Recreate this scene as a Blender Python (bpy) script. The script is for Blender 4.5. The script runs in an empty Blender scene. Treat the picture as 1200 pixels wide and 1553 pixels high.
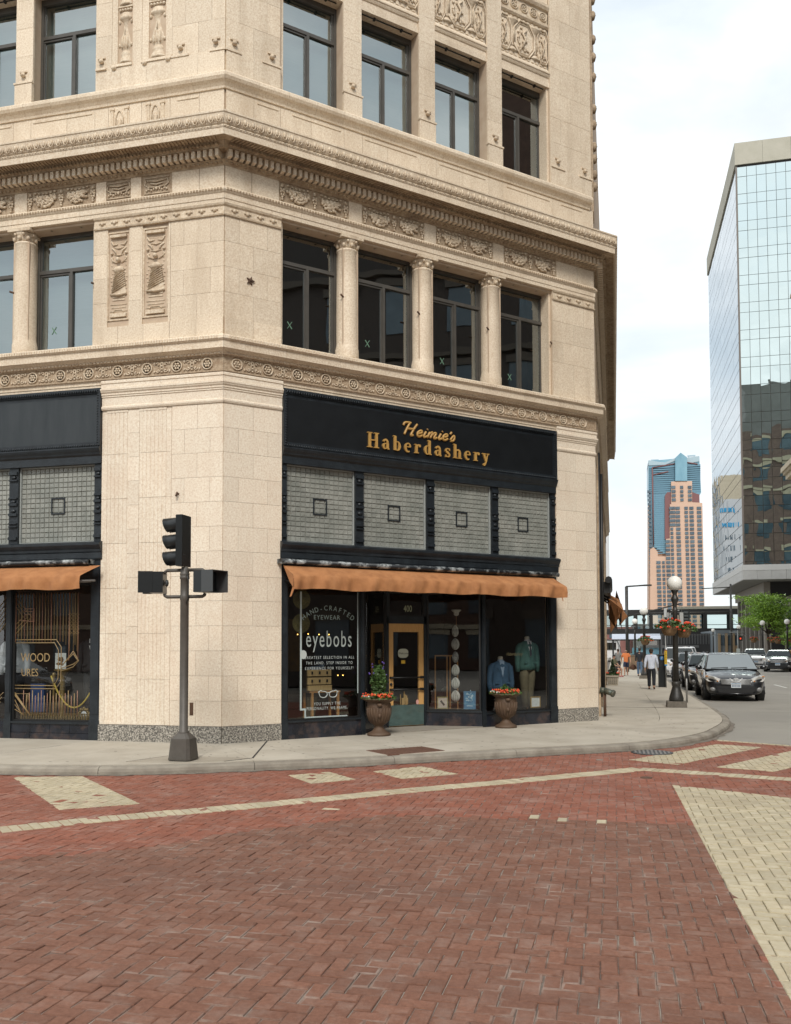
import bpy, bmesh, math, random
import numpy as np
from mathutils import Vector, Matrix
from math import radians as R, sin, cos, pi, hypot, atan2
random.seed(7)
SC = bpy.context.scene
COL = SC.collection

# ------------------------------------------------------------------ camera
CAM = Vector((0, 0, 1.9))
PITCH, YAW, ROLL = 0.0435775, 0.2389047, -0.0026554
fw = Vector((-sin(YAW)*cos(PITCH), cos(YAW)*cos(PITCH), sin(PITCH)))
rt = Vector((cos(YAW), sin(YAW), 0)); up = rt.cross(fw)
rt, up = cos(ROLL)*rt+sin(ROLL)*up, cos(ROLL)*up-sin(ROLL)*rt
cd = bpy.data.cameras.new('camera'); cam = bpy.data.objects.new('camera', cd); COL.objects.link(cam)
cd.sensor_fit = 'VERTICAL'; cd.sensor_height = 36; cd.lens = 36*1359.74/1553
cd.shift_y = (918.91-776.5)/1553; cd.clip_end = 5000; cd.clip_start = .05
cam.matrix_world = Matrix.Translation(CAM) @ Matrix((rt, up, -fw)).transposed().to_4x4()
SC.camera = cam

# ------------------------------------------------------------------ sky, sun, exposure
SUN_EL, SUN_AZ = R(44), R(168)        # azimuth measured from +Y towards +X
w = bpy.data.worlds.new('World'); SC.world = w; w.use_nodes = True
nt = w.node_tree; nt.nodes.clear()
def nd(t, kind, **kw):
    n = t.nodes.new(kind)
    for k, v in kw.items():
        if k.startswith('_'): setattr(n, k[1:], v)
        else:
            key = int(k[1:]) if k[0] == 'i' and k[1:].isdigit() else k.replace('__', ' ')
            n.inputs[key].default_value = v
    return n
def lk(t, a, b): t.links.new(a, b)
sky = nd(nt, 'ShaderNodeTexSky', _sky_type='NISHITA', _sun_disc=False, _sun_elevation=SUN_EL, _sun_rotation=SUN_AZ, _air_density=1.2, _dust_density=1.5)
tc = nd(nt, 'ShaderNodeTexCoord')
mp = nd(nt, 'ShaderNodeMapping'); mp.inputs['Scale'].default_value = (1.5, 1.5, 4.2); mp.inputs['Location'].default_value = (3.4, .7, .35)
lk(nt, tc.outputs['Generated'], mp.inputs['Vector'])
n1 = nd(nt, 'ShaderNodeTexNoise', Scale=1.25, Detail=7.0, Roughness=.52, Distortion=.35)
lk(nt, mp.outputs[0], n1.inputs['Vector'])
cr = nd(nt, 'ShaderNodeValToRGB'); cr.color_ramp.elements[0].position = .33; cr.color_ramp.elements[1].position = .55
lk(nt, n1.outputs['Fac'], cr.inputs[0])
n2 = nd(nt, 'ShaderNodeTexNoise', Scale=2.6, Detail=5.0, Roughness=.5)
lk(nt, mp.outputs[0], n2.inputs['Vector'])
cc = nd(nt, 'ShaderNodeValToRGB'); cc.color_ramp.elements[0].position = .3; cc.color_ramp.elements[1].position = .68
cc.color_ramp.elements[0].color = (5.6, 5.85, 6.0, 1); cc.color_ramp.elements[1].color = (8.3, 8.45, 8.5, 1)
lk(nt, n2.outputs['Fac'], cc.inputs[0])
hz = nd(nt, 'ShaderNodeMix', _data_type='RGBA', Factor=.8); hz.inputs[7].default_value = (5.2, 5.75, 6.05, 1)
lk(nt, sky.outputs[0], hz.inputs[6])
mx = nd(nt, 'ShaderNodeMix', _data_type='RGBA'); lk(nt, cr.outputs['Color'], mx.inputs[0]); lk(nt, hz.outputs[2], mx.inputs[6]); lk(nt, cc.outputs['Color'], mx.inputs[7])
bg = nd(nt, 'ShaderNodeBackground', Strength=.1); lk(nt, mx.outputs[2], bg.inputs[0])
wo = nd(nt, 'ShaderNodeOutputWorld'); lk(nt, bg.outputs[0], wo.inputs[0])
sl = bpy.data.lights.new('sun', 'SUN'); sl.energy = 1.5; sl.angle = R(16); sl.color = (1, .95, .88)
so = bpy.data.objects.new('sun', sl); COL.objects.link(so)
sd = Vector((sin(SUN_AZ)*cos(SUN_EL), cos(SUN_AZ)*cos(SUN_EL), sin(SUN_EL)))
so.rotation_euler = sd.to_track_quat('Z', 'Y').to_euler(); so.location = (-10, -20, 40)
SC.view_settings.view_transform = 'Standard'; SC.view_settings.look = 'None'; SC.view_settings.gamma = 1
SC.view_settings.exposure = .80; SC.view_settings.use_curve_mapping = False
SC.cycles.max_bounces = 8; SC.cycles.transparent_max_bounces = 12; SC.cycles.use_denoising = True
SC.cycles.sample_clamp_indirect = 6

# ------------------------------------------------------------------ object helpers
def tag(o, label=None, cat=None, group=None, kind=None):
    if label: o['label'] = label
    if cat: o['category'] = cat
    if group: o['group'] = group
    if kind: o['kind'] = kind
    return o
def empty(name, loc, label=None, cat=None, group=None, kind=None, rz=0):
    o = bpy.data.objects.new(name, None); o.empty_display_size = .2; COL.objects.link(o)
    o.location = loc; o.rotation_euler = (0, 0, rz)
    return tag(o, label, cat, group, kind)
def rootloc(p):
    v = Vector((0, 0, 0))
    while p is not None: v += p.location; p = p.parent
    return v
def link(name, me, parent=None, loc=None, rz=0, scale=None, **kw):
    o = bpy.data.objects.new(name, me); COL.objects.link(o)
    if parent: o.parent = parent
    if loc is not None: o.location = Vector(loc)-rootloc(parent)
    o.rotation_euler = (0, 0, rz)
    if scale: o.scale = scale
    return tag(o, **kw)
def copy_tree(o, parent=None, loc=None, rz=None):
    c = o.copy(); COL.objects.link(c)
    if parent: c.parent = parent
    if loc is not None: c.location = loc
    if rz is not None: c.rotation_euler = (0, 0, rz)
    for ch in o.children: copy_tree(ch, c)
    return c

class Frame:
    """a vertical plane: s runs to the right as seen from outside, d points outwards"""
    def __init__(s, o, ang):
        s.o = Vector((o[0], o[1], 0)); s.a = ang
        s.r = Vector((cos(ang), sin(ang), 0)); s.n = Vector((sin(ang), -cos(ang), 0))
    def __call__(s, a, d, z): return s.o+s.r*a+s.n*d+Vector((0, 0, z))
P0 = Vector((-6.912, 15.076)); MLEN = 9.22
P1 = P0+Vector((1, 1))*(MLEN/2**.5)
FL = Frame(P0, 0); FM = Frame(P0, pi/4); FR = Frame(P1, pi/2); W0 = Frame((0, 0), 0)

class MB:
    def __init__(s, fr=W0): s.v = []; s.f = []; s.fr = fr; s.sm = []
    def add(s, vs, fs, smooth=False, raw=False):
        n = len(s.v)
        s.v += [Vector(v) if raw else s.fr(v[0], v[1], v[2]) for v in vs]
        s.f += [tuple(i+n for i in f) for f in fs]; s.sm += [smooth]*len(fs)
        return s
    # box in frame coordinates (s, d, z); for W0 d is -y
    def box(s, a0, a1, d0, d1, z0, z1):
        vs = [(a, d, z) for z in (z0, z1) for d in (d0, d1) for a in (a0, a1)]
        return s.add(vs, [(0, 1, 3, 2), (4, 6, 7, 5), (0, 4, 5, 1), (2, 3, 7, 6), (0, 2, 6, 4), (1, 5, 7, 3)])
    def wbox(s, x0, x1, y0, y1, z0, z1): return s.box(x0, x1, -y1, -y0, z0, z1)
    def prism(s, poly, d0, d1):          # poly of (s, z), extruded along d
        n = len(poly); vs = [(a, d0, z) for a, z in poly]+[(a, d1, z) for a, z in poly]
        return s.add(vs, [tuple(range(n)), tuple(range(2*n-1, n-1, -1))]+[(i, (i+1) % n, n+(i+1) % n, n+i) for i in range(n)])
    def plan(s, poly, z0, z1):           # poly of world (x, y)
        n = len(poly); vs = [(x, y, z0) for x, y in poly]+[(x, y, z1) for x, y in poly]
        return s.add(vs, [tuple(range(n)), tuple(range(2*n-1, n-1, -1))]+[(i, (i+1) % n, n+(i+1) % n, n+i) for i in range(n)], raw=True)
    def tube(s, pts, r, n=6, caps=True):
        P = [s.fr(*p) for p in pts]; rs = r if isinstance(r, (list, tuple)) else [r]*len(P)
        vs = []; prev = None
        for i, p in enumerate(P):
            t = (P[min(i+1, len(P)-1)]-P[max(i-1, 0)])
            if t.length < 1e-9: t = Vector((0, 0, 1))
            t.normalize()
            a = (prev-t*prev.dot(t)) if prev is not None else t.cross(Vector((0, 0, 1)) if abs(t.z) < .9 else Vector((1, 0, 0)))
            if a.length < 1e-6: a = t.orthogonal()
            a.normalize(); prev = a; b = t.cross(a)
            vs += [p+(a*cos(2*pi*k/n)+b*sin(2*pi*k/n))*rs[i] for k in range(n)]
        fs = [(i*n+k, i*n+(k+1) % n, (i+1)*n+(k+1) % n, (i+1)*n+k) for i in range(len(P)-1) for k in range(n)]
        s.add(vs, fs, True, raw=True)
        if caps:
            m = len(s.v)-len(vs); s.f += [tuple(m+k for k in range(n-1, -1, -1)), tuple(m+(len(P)-1)*n+k for k in range(n))]; s.sm += [False]*2
        return s
    def lathe(s, prof, n=16, c=(0, 0, 0), a0=0, a1=2*pi, sq=1.0):   # prof (r, z); axis vertical at c (s, d)
        full = abs(a1-a0-2*pi) < 1e-6; m = n if full else n+1; vs = []
        for r, z in prof:
            for k in range(m):
                t = a0+(a1-a0)*k/n; vs.append((c[0]+r*cos(t), c[1]+r*sin(t)*sq, c[2]+z))
        fs = []
        for i in range(len(prof)-1):
            for k in range(n):
                k2 = (k+1) % m; fs.append((i*m+k, i*m+k2, (i+1)*m+k2, (i+1)*m+k))
        s.add(vs, fs, True)
        if full:
            b = len(s.v)-len(vs)
            if prof[0][0] > 1e-4: s.f.append(tuple(b+k for k in range(m-1, -1, -1))); s.sm.append(False)
            if prof[-1][0] > 1e-4: s.f.append(tuple(b+(len(prof)-1)*m+k for k in range(m))); s.sm.append(False)
        return s
    def blob(s, c, r, n=6, rings=4):
        r = (r, r, r) if not isinstance(r, (tuple, list)) else r
        vs = [(c[0], c[1], c[2]-r[2])]
        for i in range(1, rings):
            t = pi*i/rings
            vs += [(c[0]+r[0]*sin(t)*cos(2*pi*k/n), c[1]+r[1]*sin(t)*sin(2*pi*k/n), c[2]-r[2]*cos(t)) for k in range(n)]
        vs.append((c[0], c[1], c[2]+r[2])); L = len(vs)-1
        fs = [(0, 1+(k+1) % n, 1+k) for k in range(n)]
        for i in range(rings-2):
            a = 1+i*n; fs += [(a+k, a+(k+1) % n, a+n+(k+1) % n, a+n+k) for k in range(n)]
        a = 1+(rings-2)*n; fs += [(a+k, a+(k+1) % n, L) for k in range(n)]
        return s.add(vs, fs, True)
    def leaf(s, c, size, rnd):           # one leaf-sized quad, random turn (world coordinates)
        u = Vector((rnd.gauss(0, 1), rnd.gauss(0, 1), rnd.gauss(0, .6))).normalized(); v = u.orthogonal().normalized()
        v = (Matrix.Rotation(rnd.uniform(0, 6.28), 3, u) @ v); c = Vector(c)
        a = u*size; b = v*size*.55
        return s.add([c-a, c+b-a*.1, c+a, c-b-a*.1], [(0, 1, 2, 3)], raw=True)
    def mesh(s, name, mat, recalc=True):
        me = bpy.data.meshes.new(name); me.from_pydata([tuple(v) for v in s.v], [], s.f)
        me.polygons.foreach_set('use_smooth', s.sm)
        if recalc and len(s.f) < 60000:
            b = bmesh.new(); b.from_mesh(me); bmesh.ops.recalc_face_normals(b, faces=b.faces); b.to_mesh(me); b.free()
        if mat:
            for m in (mat if isinstance(mat, (list, tuple)) else [mat]): me.materials.append(m)
        return me
    def build(s, name, mat, parent=None, **kw):
        o = rootloc(parent); s.v = [v-o for v in s.v]
        return link(name, s.mesh(name, mat), parent, **kw)
def reroot(root, rz):                   # turn a thing built facing -Y at the origin
    root.rotation_euler = (0, 0, rz)

CUBES = {}
def cube(mat):
    if mat.name not in CUBES:
        CUBES[mat.name] = MB().box(-.5, .5, -.5, .5, -.5, .5).mesh('block', mat)
    return CUBES[mat.name]
def slab(fr, s0, s1, d0, d1, z0, z1, name, mat, parent, **kw):
    c = fr((s0+s1)/2, (d0+d1)/2, (z0+z1)/2)
    return link(name, cube(mat), parent, loc=c, rz=fr.a, scale=(abs(s1-s0), abs(d1-d0), abs(z1-z0)), **kw)
def place(name, me, fr, s, d, z, parent, scale=None, **kw):
    """put a shared ornament mesh (local x right, -y outwards, z up) on a facade"""
    return link(name, me, parent, loc=fr(s, d, z), rz=fr.a, scale=scale, **kw)
OUT = Frame((0, 0), 0)                 # frame for ornament meshes: (s, d, z) -> (s, -d, z)

# ------------------------------------------------------------------ materials
def mat(name, col, rough=.6, col2=None, scale=8, detail=4, bump=0, bscale=40, metal=0, spec=.5, coord='Object', obr=0, isl=0, stain=None, sscale=1.2, samt=.4, emit=None, coat=0, stretch=None, col3=None, stain2=None):
    m = bpy.data.materials.new(name); m.use_nodes = True; t = m.node_tree; b = t.nodes['Principled BSDF']
    b.inputs['Roughness'].default_value = rough; b.inputs['Metallic'].default_value = metal
    b.inputs['Specular IOR Level'].default_value = spec; b.inputs['Coat Weight'].default_value = coat; b.inputs['Coat Roughness'].default_value = .06
    c4 = lambda c: (c[0], c[1], c[2], 1)
    if coord == 'Position': src = nd(t, 'ShaderNodeNewGeometry').outputs['Position']
    else: src = nd(t, 'ShaderNodeTexCoord').outputs['Object']
    if stretch:
        ms = nd(t, 'ShaderNodeMapping'); ms.inputs['Scale'].default_value = stretch; lk(t, src, ms.inputs[0]); src = ms.outputs[0]
    cur = None
    if col2:
        n = nd(t, 'ShaderNodeTexNoise', Scale=scale, Detail=detail, Roughness=.6); lk(t, src, n.inputs['Vector'])
        r = nd(t, 'ShaderNodeValToRGB'); e = r.color_ramp.elements
        e[0].position = .36; e[1].position = .64; e[0].color = c4(col); e[1].color = c4(col2)
        if col3: x = e.new(.5); x.color = c4(col3)
        lk(t, n.outputs['Fac'], r.inputs[0]); cur = r.outputs['Color']
    else:
        g = nd(t, 'ShaderNodeRGB'); g.outputs[0].default_value = c4(col); cur = g.outputs[0]
    if stain:
        n = nd(t, 'ShaderNodeTexNoise', Scale=sscale, Detail=6.0, Roughness=.65); lk(t, src, n.inputs['Vector'])
        r = nd(t, 'ShaderNodeMapRange'); r.inputs[1].default_value = .48; r.inputs[2].default_value = .72; r.inputs[4].default_value = samt
        lk(t, n.outputs['Fac'], r.inputs[0])
        x = nd(t, 'ShaderNodeMix', _data_type='RGBA'); lk(t, r.outputs[0], x.inputs[0]); lk(t, cur, x.inputs[6]); x.inputs[7].default_value = c4(stain); cur = x.outputs[2]
    if stain2:                          # wear with a shape of its own: (colour, scale, amount, stretch)
        ms2 = nd(t, 'ShaderNodeMapping'); ms2.inputs['Scale'].default_value = stain2[3]; ms2.inputs['Location'].default_value = (3.1, 1.7, .4); lk(t, src, ms2.inputs[0])
        n = nd(t, 'ShaderNodeTexNoise', Scale=stain2[1], Detail=5.0, Roughness=.6); lk(t, ms2.outputs[0], n.inputs['Vector'])
        r = nd(t, 'ShaderNodeMapRange'); r.inputs[1].default_value = .5; r.inputs[2].default_value = .7; r.inputs[4].default_value = stain2[2]
        lk(t, n.outputs['Fac'], r.inputs[0])
        x = nd(t, 'ShaderNodeMix', _data_type='RGBA'); lk(t, r.outputs[0], x.inputs[0]); lk(t, cur, x.inputs[6]); x.inputs[7].default_value = c4(stain2[0]); cur = x.outputs[2]
    for amt, kind in ((obr, 'o'), (isl, 'i')):
        if amt:
            o = nd(t, 'ShaderNodeObjectInfo').outputs['Random'] if kind == 'o' else nd(t, 'ShaderNodeNewGeometry').outputs['Random Per Island']
            r = nd(t, 'ShaderNodeMapRange'); r.inputs[3].default_value = 1-amt; r.inputs[4].default_value = 1+amt; lk(t, o, r.inputs[0])
            x = nd(t, 'ShaderNodeVectorMath', _operation='SCALE'); lk(t, cur, x.inputs[0]); lk(t, r.outputs[0], x.inputs['Scale']); cur = x.outputs[0]
    lk(t, cur, b.inputs['Base Color'])
    if bump:
        n = nd(t, 'ShaderNodeTexNoise', Scale=bscale, Detail=5.0, Roughness=.65); lk(t, src, n.inputs['Vector'])
        u = nd(t, 'ShaderNodeBump', Strength=bump, Distance=.02); lk(t, n.outputs['Fac'], u.inputs['Height']); lk(t, u.outputs[0], b.inputs['Normal'])
    if emit: b.inputs['Emission Color'].default_value = c4(emit[0]); b.inputs['Emission Strength'].default_value = emit[1]
    return m
def glass(name, tint=(.85, .9, .9), ior=1.5, refl=(1, 1, 1), wob=0, wscale=.5, solid=None, coat=1.0):
    """window glass: see-through (or dark) body with a mirror coat growing at grazing angles"""
    m = bpy.data.materials.new(name); m.use_nodes = True; t = m.node_tree; t.nodes.clear()
    fr = nd(t, 'ShaderNodeFresnel', IOR=ior); g = nd(t, 'ShaderNodeBsdfGlossy', Roughness=.0); g.inputs[0].default_value = (*refl, 1)
    if solid: tr = nd(t, 'ShaderNodeBsdfDiffuse'); tr.inputs[0].default_value = (*solid, 1)
    else: tr = nd(t, 'ShaderNodeBsdfTransparent'); tr.inputs[0].default_value = (*tint, 1)
    x = nd(t, 'ShaderNodeMixShader'); o = nd(t, 'ShaderNodeOutputMaterial')
    # same reflectance from both sides of the pane
    ge = nd(t, 'ShaderNodeNewGeometry'); 
    dt = nd(t, 'ShaderNodeVectorMath', _operation='DOT_PRODUCT'); lk(t, ge.outputs['Normal'], dt.inputs[0]); lk(t, ge.outputs['Incoming'], dt.inputs[1])
    ab = nd(t, 'ShaderNodeMath', _operation='ABSOLUTE'); lk(t, dt.outputs['Value'], ab.inputs[0])
    om = nd(t, 'ShaderNodeMath', _operation='SUBTRACT', i0=1.0); lk(t, ab.outputs[0], om.inputs[1])
    pw = nd(t, 'ShaderNodeMath', _operation='POWER', i1=5.0); lk(t, om.outputs[0], pw.inputs[0])
    f0 = ((ior-1)/(ior+1))**2*2*coat; f0 = min(f0, .95)
    ml = nd(t, 'ShaderNodeMath', _operation='MULTIPLY_ADD', i1=1-f0, i2=f0); lk(t, pw.outputs[0], ml.inputs[0])
    t.nodes.remove(fr)
    lk(t, ml.outputs[0], x.inputs[0]); lk(t, tr.outputs[0], x.inputs[1]); lk(t, g.outputs[0], x.inputs[2]); lk(t, x.outputs[0], o.inputs[0])
    if wob:
        c = nd(t, 'ShaderNodeNewGeometry'); oi = nd(t, 'ShaderNodeObjectInfo')
        ad = nd(t, 'ShaderNodeVectorMath', _operation='ADD'); lk(t, c.outputs['Position'], ad.inputs[0])
        sc = nd(t, 'ShaderNodeVectorMath', _operation='SCALE'); sc.inputs[0].default_value = (37, 91, 53); lk(t, oi.outputs['Random'], sc.inputs['Scale']); lk(t, sc.outputs[0], ad.inputs[1])
        n = nd(t, 'ShaderNodeTexNoise', Scale=wscale, Detail=1.0); lk(t, ad.outputs[0], n.inputs['Vector'])
        u = nd(t, 'ShaderNodeBump', Strength=1.0, Distance=wob); lk(t, n.outputs['Fac'], u.inputs['Height']); lk(t, u.outputs[0], g.inputs['Normal'])
    return m
# ------------------------------------------------------------------ material set
STONE = mat('terracotta', (.575, .45, .32), .62, (.735, .635, .50), scale=34, detail=4, bump=.25, bscale=30, coord='Position', obr=.06, stain2=((.40, .30, .20), 1.0, .35, (2.6, 2.6, .35)), stain=(.42, .30, .19), sscale=1.1, samt=.28, col3=(.665, .555, .42))
STONEL = mat('pale_terracotta', (.64, .525, .40), .62, (.78, .70, .575), scale=34, detail=4, bump=.2, bscale=30, coord='Position', obr=.05, stain2=((.56, .42, .31), 1.0, .25, (2.2, 2.2, .3)), stain=(.62, .46, .33), sscale=.9, samt=.3, col3=(.72, .625, .50))
JOINT = mat('joint', (.46, .345, .245), .9, (.52, .41, .30), scale=4, coord='Position')
CARVE = mat('carved_terracotta', (.53, .41, .28), .65, (.68, .575, .44), scale=20, detail=4, bump=.35, bscale=45, coord='Position', stain=(.22, .14, .085), sscale=3.2, samt=.5)
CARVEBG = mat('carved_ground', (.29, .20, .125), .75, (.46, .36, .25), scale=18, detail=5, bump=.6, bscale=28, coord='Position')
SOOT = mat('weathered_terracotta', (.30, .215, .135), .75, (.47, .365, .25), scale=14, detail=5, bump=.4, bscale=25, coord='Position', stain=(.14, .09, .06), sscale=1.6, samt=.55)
GRAN = mat('granite', (.06, .058, .055), .5, (.48, .45, .39), scale=38, detail=2, bump=.1, bscale=90, coord='Position', col3=(.22, .20, .17), obr=.06)
IRON = mat('black_iron', (.008, .011, .014), .42, (.015, .02, .025), scale=5, bump=.3, bscale=30, coord='Position', stain=(.035, .045, .052), sscale=3.5, samt=.35)
IRONW = mat('worn_black_iron', (.008, .011, .014), .45, (.014, .018, .022), scale=5, bump=.3, bscale=30, coord='Position', stain=(.62, .67, .67), sscale=4.5, samt=1.0)
SIGNB = mat('sign_black', (.0045, .0055, .0065), .38, (.008, .0095, .011), scale=2.5, coord='Position', bump=.05, bscale=3)
GREYB = mat('sign_charcoal', (.016, .022, .026), .5, (.028, .034, .038), scale=1.6, coord='Position', stretch=(3, 3, .5))
GOLD = mat('gold_letter', (.46, .27, .075), .45, (.38, .215, .06), scale=6, metal=0, spec=.5)
PRISM = mat('prism_tile', (.22, .23, .205), .3, (.285, .29, .26), scale=2.2, coord='Position', isl=.10, bump=.35, bscale=60, spec=.6)
LEAD = mat('lead_came', (.235, .23, .205), .5)
LEADP = mat('lead_pale', (.33, .35, .335), .45)
FRAMEM = mat('bronze_frame', (.060, .055, .047), .42, (.075, .068, .058), scale=4, spec=.5)
FRAMED = mat('dark_frame', (.012, .012, .012), .45)
CANVAS = mat('orange_canvas', (.40, .175, .066), .85, (.33, .138, .05), scale=5, detail=5, bump=.15, bscale=120, coord='Position', stain=(.25, .105, .04), sscale=2.5, samt=.45, stain2=((.47, .235, .105), 1.0, .4, (3, 3, .8)))
CANVASD = mat('torn_canvas', (.22, .095, .04), .9, (.36, .16, .06), scale=4, bump=.3, bscale=20)
PLY = mat('grey_plank', (.12, .11, .1), .8)
OAK = mat('oak', (.43, .22, .07), .45, (.34, .16, .048), scale=7, detail=6, stretch=(9, 9, .6), coat=.2)
OAKD = mat('oak_door', (.62, .36, .13), .45, (.52, .28, .09), scale=7, detail=6, stretch=(9, 9, .6), coat=.2)
KICK = mat('verdigris_plate', (.075, .12, .11), .55, (.05, .085, .08), scale=4, stain=(.10, .09, .06), sscale=3)
TILEB = mat('black_tile', (.010, .012, .018), .18, (.02, .024, .034), scale=3, stain=(.13, .08, .06), sscale=3.2, samt=.6, coord='Position')
WHITEL = mat('white_vinyl', (.45, .49, .47), .5)
PALEL = mat('pale_vinyl', (.34, .43, .40), .5)
GOLDL = mat('gold_vinyl', (.31, .225, .105), .4, (.26, .17, .075), scale=8)
COPL = mat('copper_vinyl', (.38, .20, .13), .4)
GSHOP = glass('shop_glass', (.92, .94, .93), 1.52, coat=1.15, wob=.0012, wscale=1.1)
GUP = glass('upper_glass', (.42, .47, .46), 1.7, (.88, .96, .97), coat=2.3, wob=.006, wscale=.8)
BLIND = mat('blind', (.34, .40, .41), .7, (.30, .36, .37), scale=3, coord='Position', stretch=(1, 1, 30))
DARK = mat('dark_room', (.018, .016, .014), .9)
ROOMW = mat('room_wall', (.045, .035, .028), .8, (.03, .024, .02), scale=1.5)
ROOMF = mat('room_floor', (.07, .035, .025), .5, (.05, .025, .018), scale=3)
RUST = mat('rust', (.11, .055, .03), .8, (.07, .04, .025), scale=9)

# ------------------------------------------------------------------ the corner building
BLD = empty('corner_building', (P0.x, P0.y, .13), 'cream terracotta corner building with carved cornices and black shopfronts under orange awnings', 'building')
def B(mb, name, m, **kw): return mb.build(name, m, BLD, **kw)
WT = 23.0
def core(fr, s0, s1, z0, z1, d0=-.4, d1=-.012, name='wall', m=None):
    slab(fr, s0, s1, d0, d1, z0, z1, name, m or JOINT, BLD)
# solid wall cores behind the facing blocks
FAR_L = -12.0; FAR_R = 24.0
PIERS_M = [(0, 1.13), (2.48, 2.83), (4.29, 4.64), (6.10, 6.45), (7.93, MLEN)]
OPEN_M = [(1.13, 2.48), (2.83, 4.29), (4.64, 6.10), (6.45, 7.93)]
PIERS_L = [(-2.69, 0), (-4.49, -4.14), (-6.30, -5.95), (FAR_L, -7.76)]
OPEN_L = [(-4.14, -2.69), (-5.95, -4.49), (-7.76, -6.30)]
for fr, piers in ((FM, PIERS_M), (FL, PIERS_L)):
    for a, b in piers:
        core(fr, a, b, 7.3, 10.2); core(fr, a, b, 11.4, 15.3)
core(FM, 0, 1.165, 0, 6.9); core(FM, 7.995, MLEN, 0, 6.9); core(FL, -2.485, 0, 0, 6.9)
core(FL, FAR_L, -8.4, 0, 6.9)
for fr, a, b in ((FM, 0, MLEN), (FL, FAR_L, 0), (FR, 0, FAR_R)):
    core(fr, a, b, 6.8, 7.6, d1=.0); core(fr, a, b, 10.03, 11.45, d1=-.02); core(fr, a, b, 11.45, 12.5, d1=.02)
    core(fr, a, b, 14.95, WT, d1=-.15 if fr is not FR else -.05)
core(FR, 0, FAR_R, 11.45, WT, d1=-.06, m=STONE, d0=-.9)

# facing blocks: each its own piece
NB = 0
def blocks(fr, s0, s1, z0, z1, h, m, w=.62, d1=.012, seed=0, name='stone_block', off=.5):
    global NB
    rnd = random.Random(seed); n = max(1, round((z1-z0)/h)); h = (z1-z0)/n
    for i in range(n):
        a = z0+i*h; k = max(1, round((s1-s0)/w)); ww = (s1-s0)/k
        cuts = [s0] + [s0+ww*(j+(off if i % 2 else 0)) for j in range(0 if i % 2 and off else 1, k)] + [s1]
        cuts = [cuts[0]]+[c for c in cuts[1:-1] if c-s0 > .12 and s1-c > .12]+[cuts[-1]]
        for c0, c1 in zip(cuts, cuts[1:]):
            slab(fr, c0+.0022, c1-.0022, -.03, d1+rnd.uniform(-.0012, .0012), a+.0022, a+h-.0022, name, m, BLD); NB += 1
# ground floor piers
blocks(FM, 0.0, 1.165, .435, 6.36, .455, STONEL, .58, seed=1)
blocks(FL, -1.03, 0, .435, 6.36, .455, STONEL, .52, seed=2)
blocks(FL, -1.14, -1.04, .435, 6.36, .91, STONEL, .5, seed=3, off=0, d1=0)
blocks(FL, -1.94, -1.70, .435, 6.36, .455, STONEL, .5, seed=4, off=0, d1=.004)
blocks(FL, -2.485, -2.37, .435, 6.36, .91, STONEL, .5, seed=5, off=0, d1=.0)
blocks(FM, 7.995, MLEN, .435, 6.36, .455, STONEL, .65, seed=6)
# fluted strips, one fluted stone per course
def fluted(fr, s0, s1, z0, z1, n, h):
    k = round((z1-z0)/h); h = (z1-z0)/k
    for i in range(k):
        mb = MB(fr); a, b = z0+i*h+.003, z0+(i+1)*h-.003; wd = (s1-s0)/n
        mb.box(s0, s1, -.03, -.003, a, b)
        for j in range(n):
            c = s0+wd*(j+.5)
            mb.box(c-wd*.36, c+wd*.36, -.004, .004, a, b)
        if i == k-1: mb.box(s0, s1, -.012, .0105, b-.05, b)
        if i == 0: mb.box(s0, s1, -.012, .0105, a, a+.05)
        B(mb, 'fluted_stone', STONEL)
fluted(FL, -1.70, -1.14, .435, 6.36, 7, .91); fluted(FL, -2.37, -1.94, .435, 6.36, 5, .91)
# granite plinth
for fr, a, b in ((FM, 0.0, .47), (FM, .475, 1.165), (FM, 7.995, 8.9), (FM, 8.905, MLEN), (FL, -.9, 0.0), (FL, -1.62, -.905), (FL, -2.485, -1.625)):
    slab(fr, a, b, -.2, .03, -.02, .43, 'granite_block', GRAN, BLD)

# mouldings swept round the three facades, cut into stones with mitred ends
def mitre(d):
    """s of the corner ends for a profile offset d: (L end, M start, M end, R start)"""
    k = d*math.tan(pi/8); return k, -k, MLEN+k, -k
def moulding(name, prof, m, runs, step=.9, gap=.004, parent=None):
    """prof: closed (d, z) section; runs: list of (frame, s0, s1, mitre0, mitre1)"""
    for fr, s0, s1, m0, m1 in runs:
        n = max(1, round((s1-s0)/step)); L = (s1-s0)/n
        for i in range(n):
            mb = MB(fr); vs = []
            for e, fl in ((s0+i*L+gap/2, m0 if i == 0 else 0), (s0+(i+1)*L-gap/2, m1 if i == n-1 else 0)):
                vs += [(e+fl*d*math.tan(pi/8), d, z) for d, z in prof]
            k = len(prof)
            mb.add(vs, [tuple(range(k)), tuple(range(2*k-1, k-1, -1))]+[(j, (j+1) % k, k+(j+1) % k, k+j) for j in range(k)])
            mb.build(name, m, parent or BLD)
ALL = [(FL, -9.0, 0, 0, 1), (FM, 0, MLEN, -1, 1), (FR, 0, FAR_R, -1, 0)]
CORN = [(FL, -9.0, 0, 0, 1), (FM, 0, MLEN, -1, 1), (FR, 0, FAR_R, -1, 0)]
PIER0 = [(FL, -2.485, 0, 0, 1), (FM, 0, 1.165, -1, 0), (FM, 7.995, MLEN, 0, 1), (FR, 0, 1.2, -1, 0)]
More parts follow.
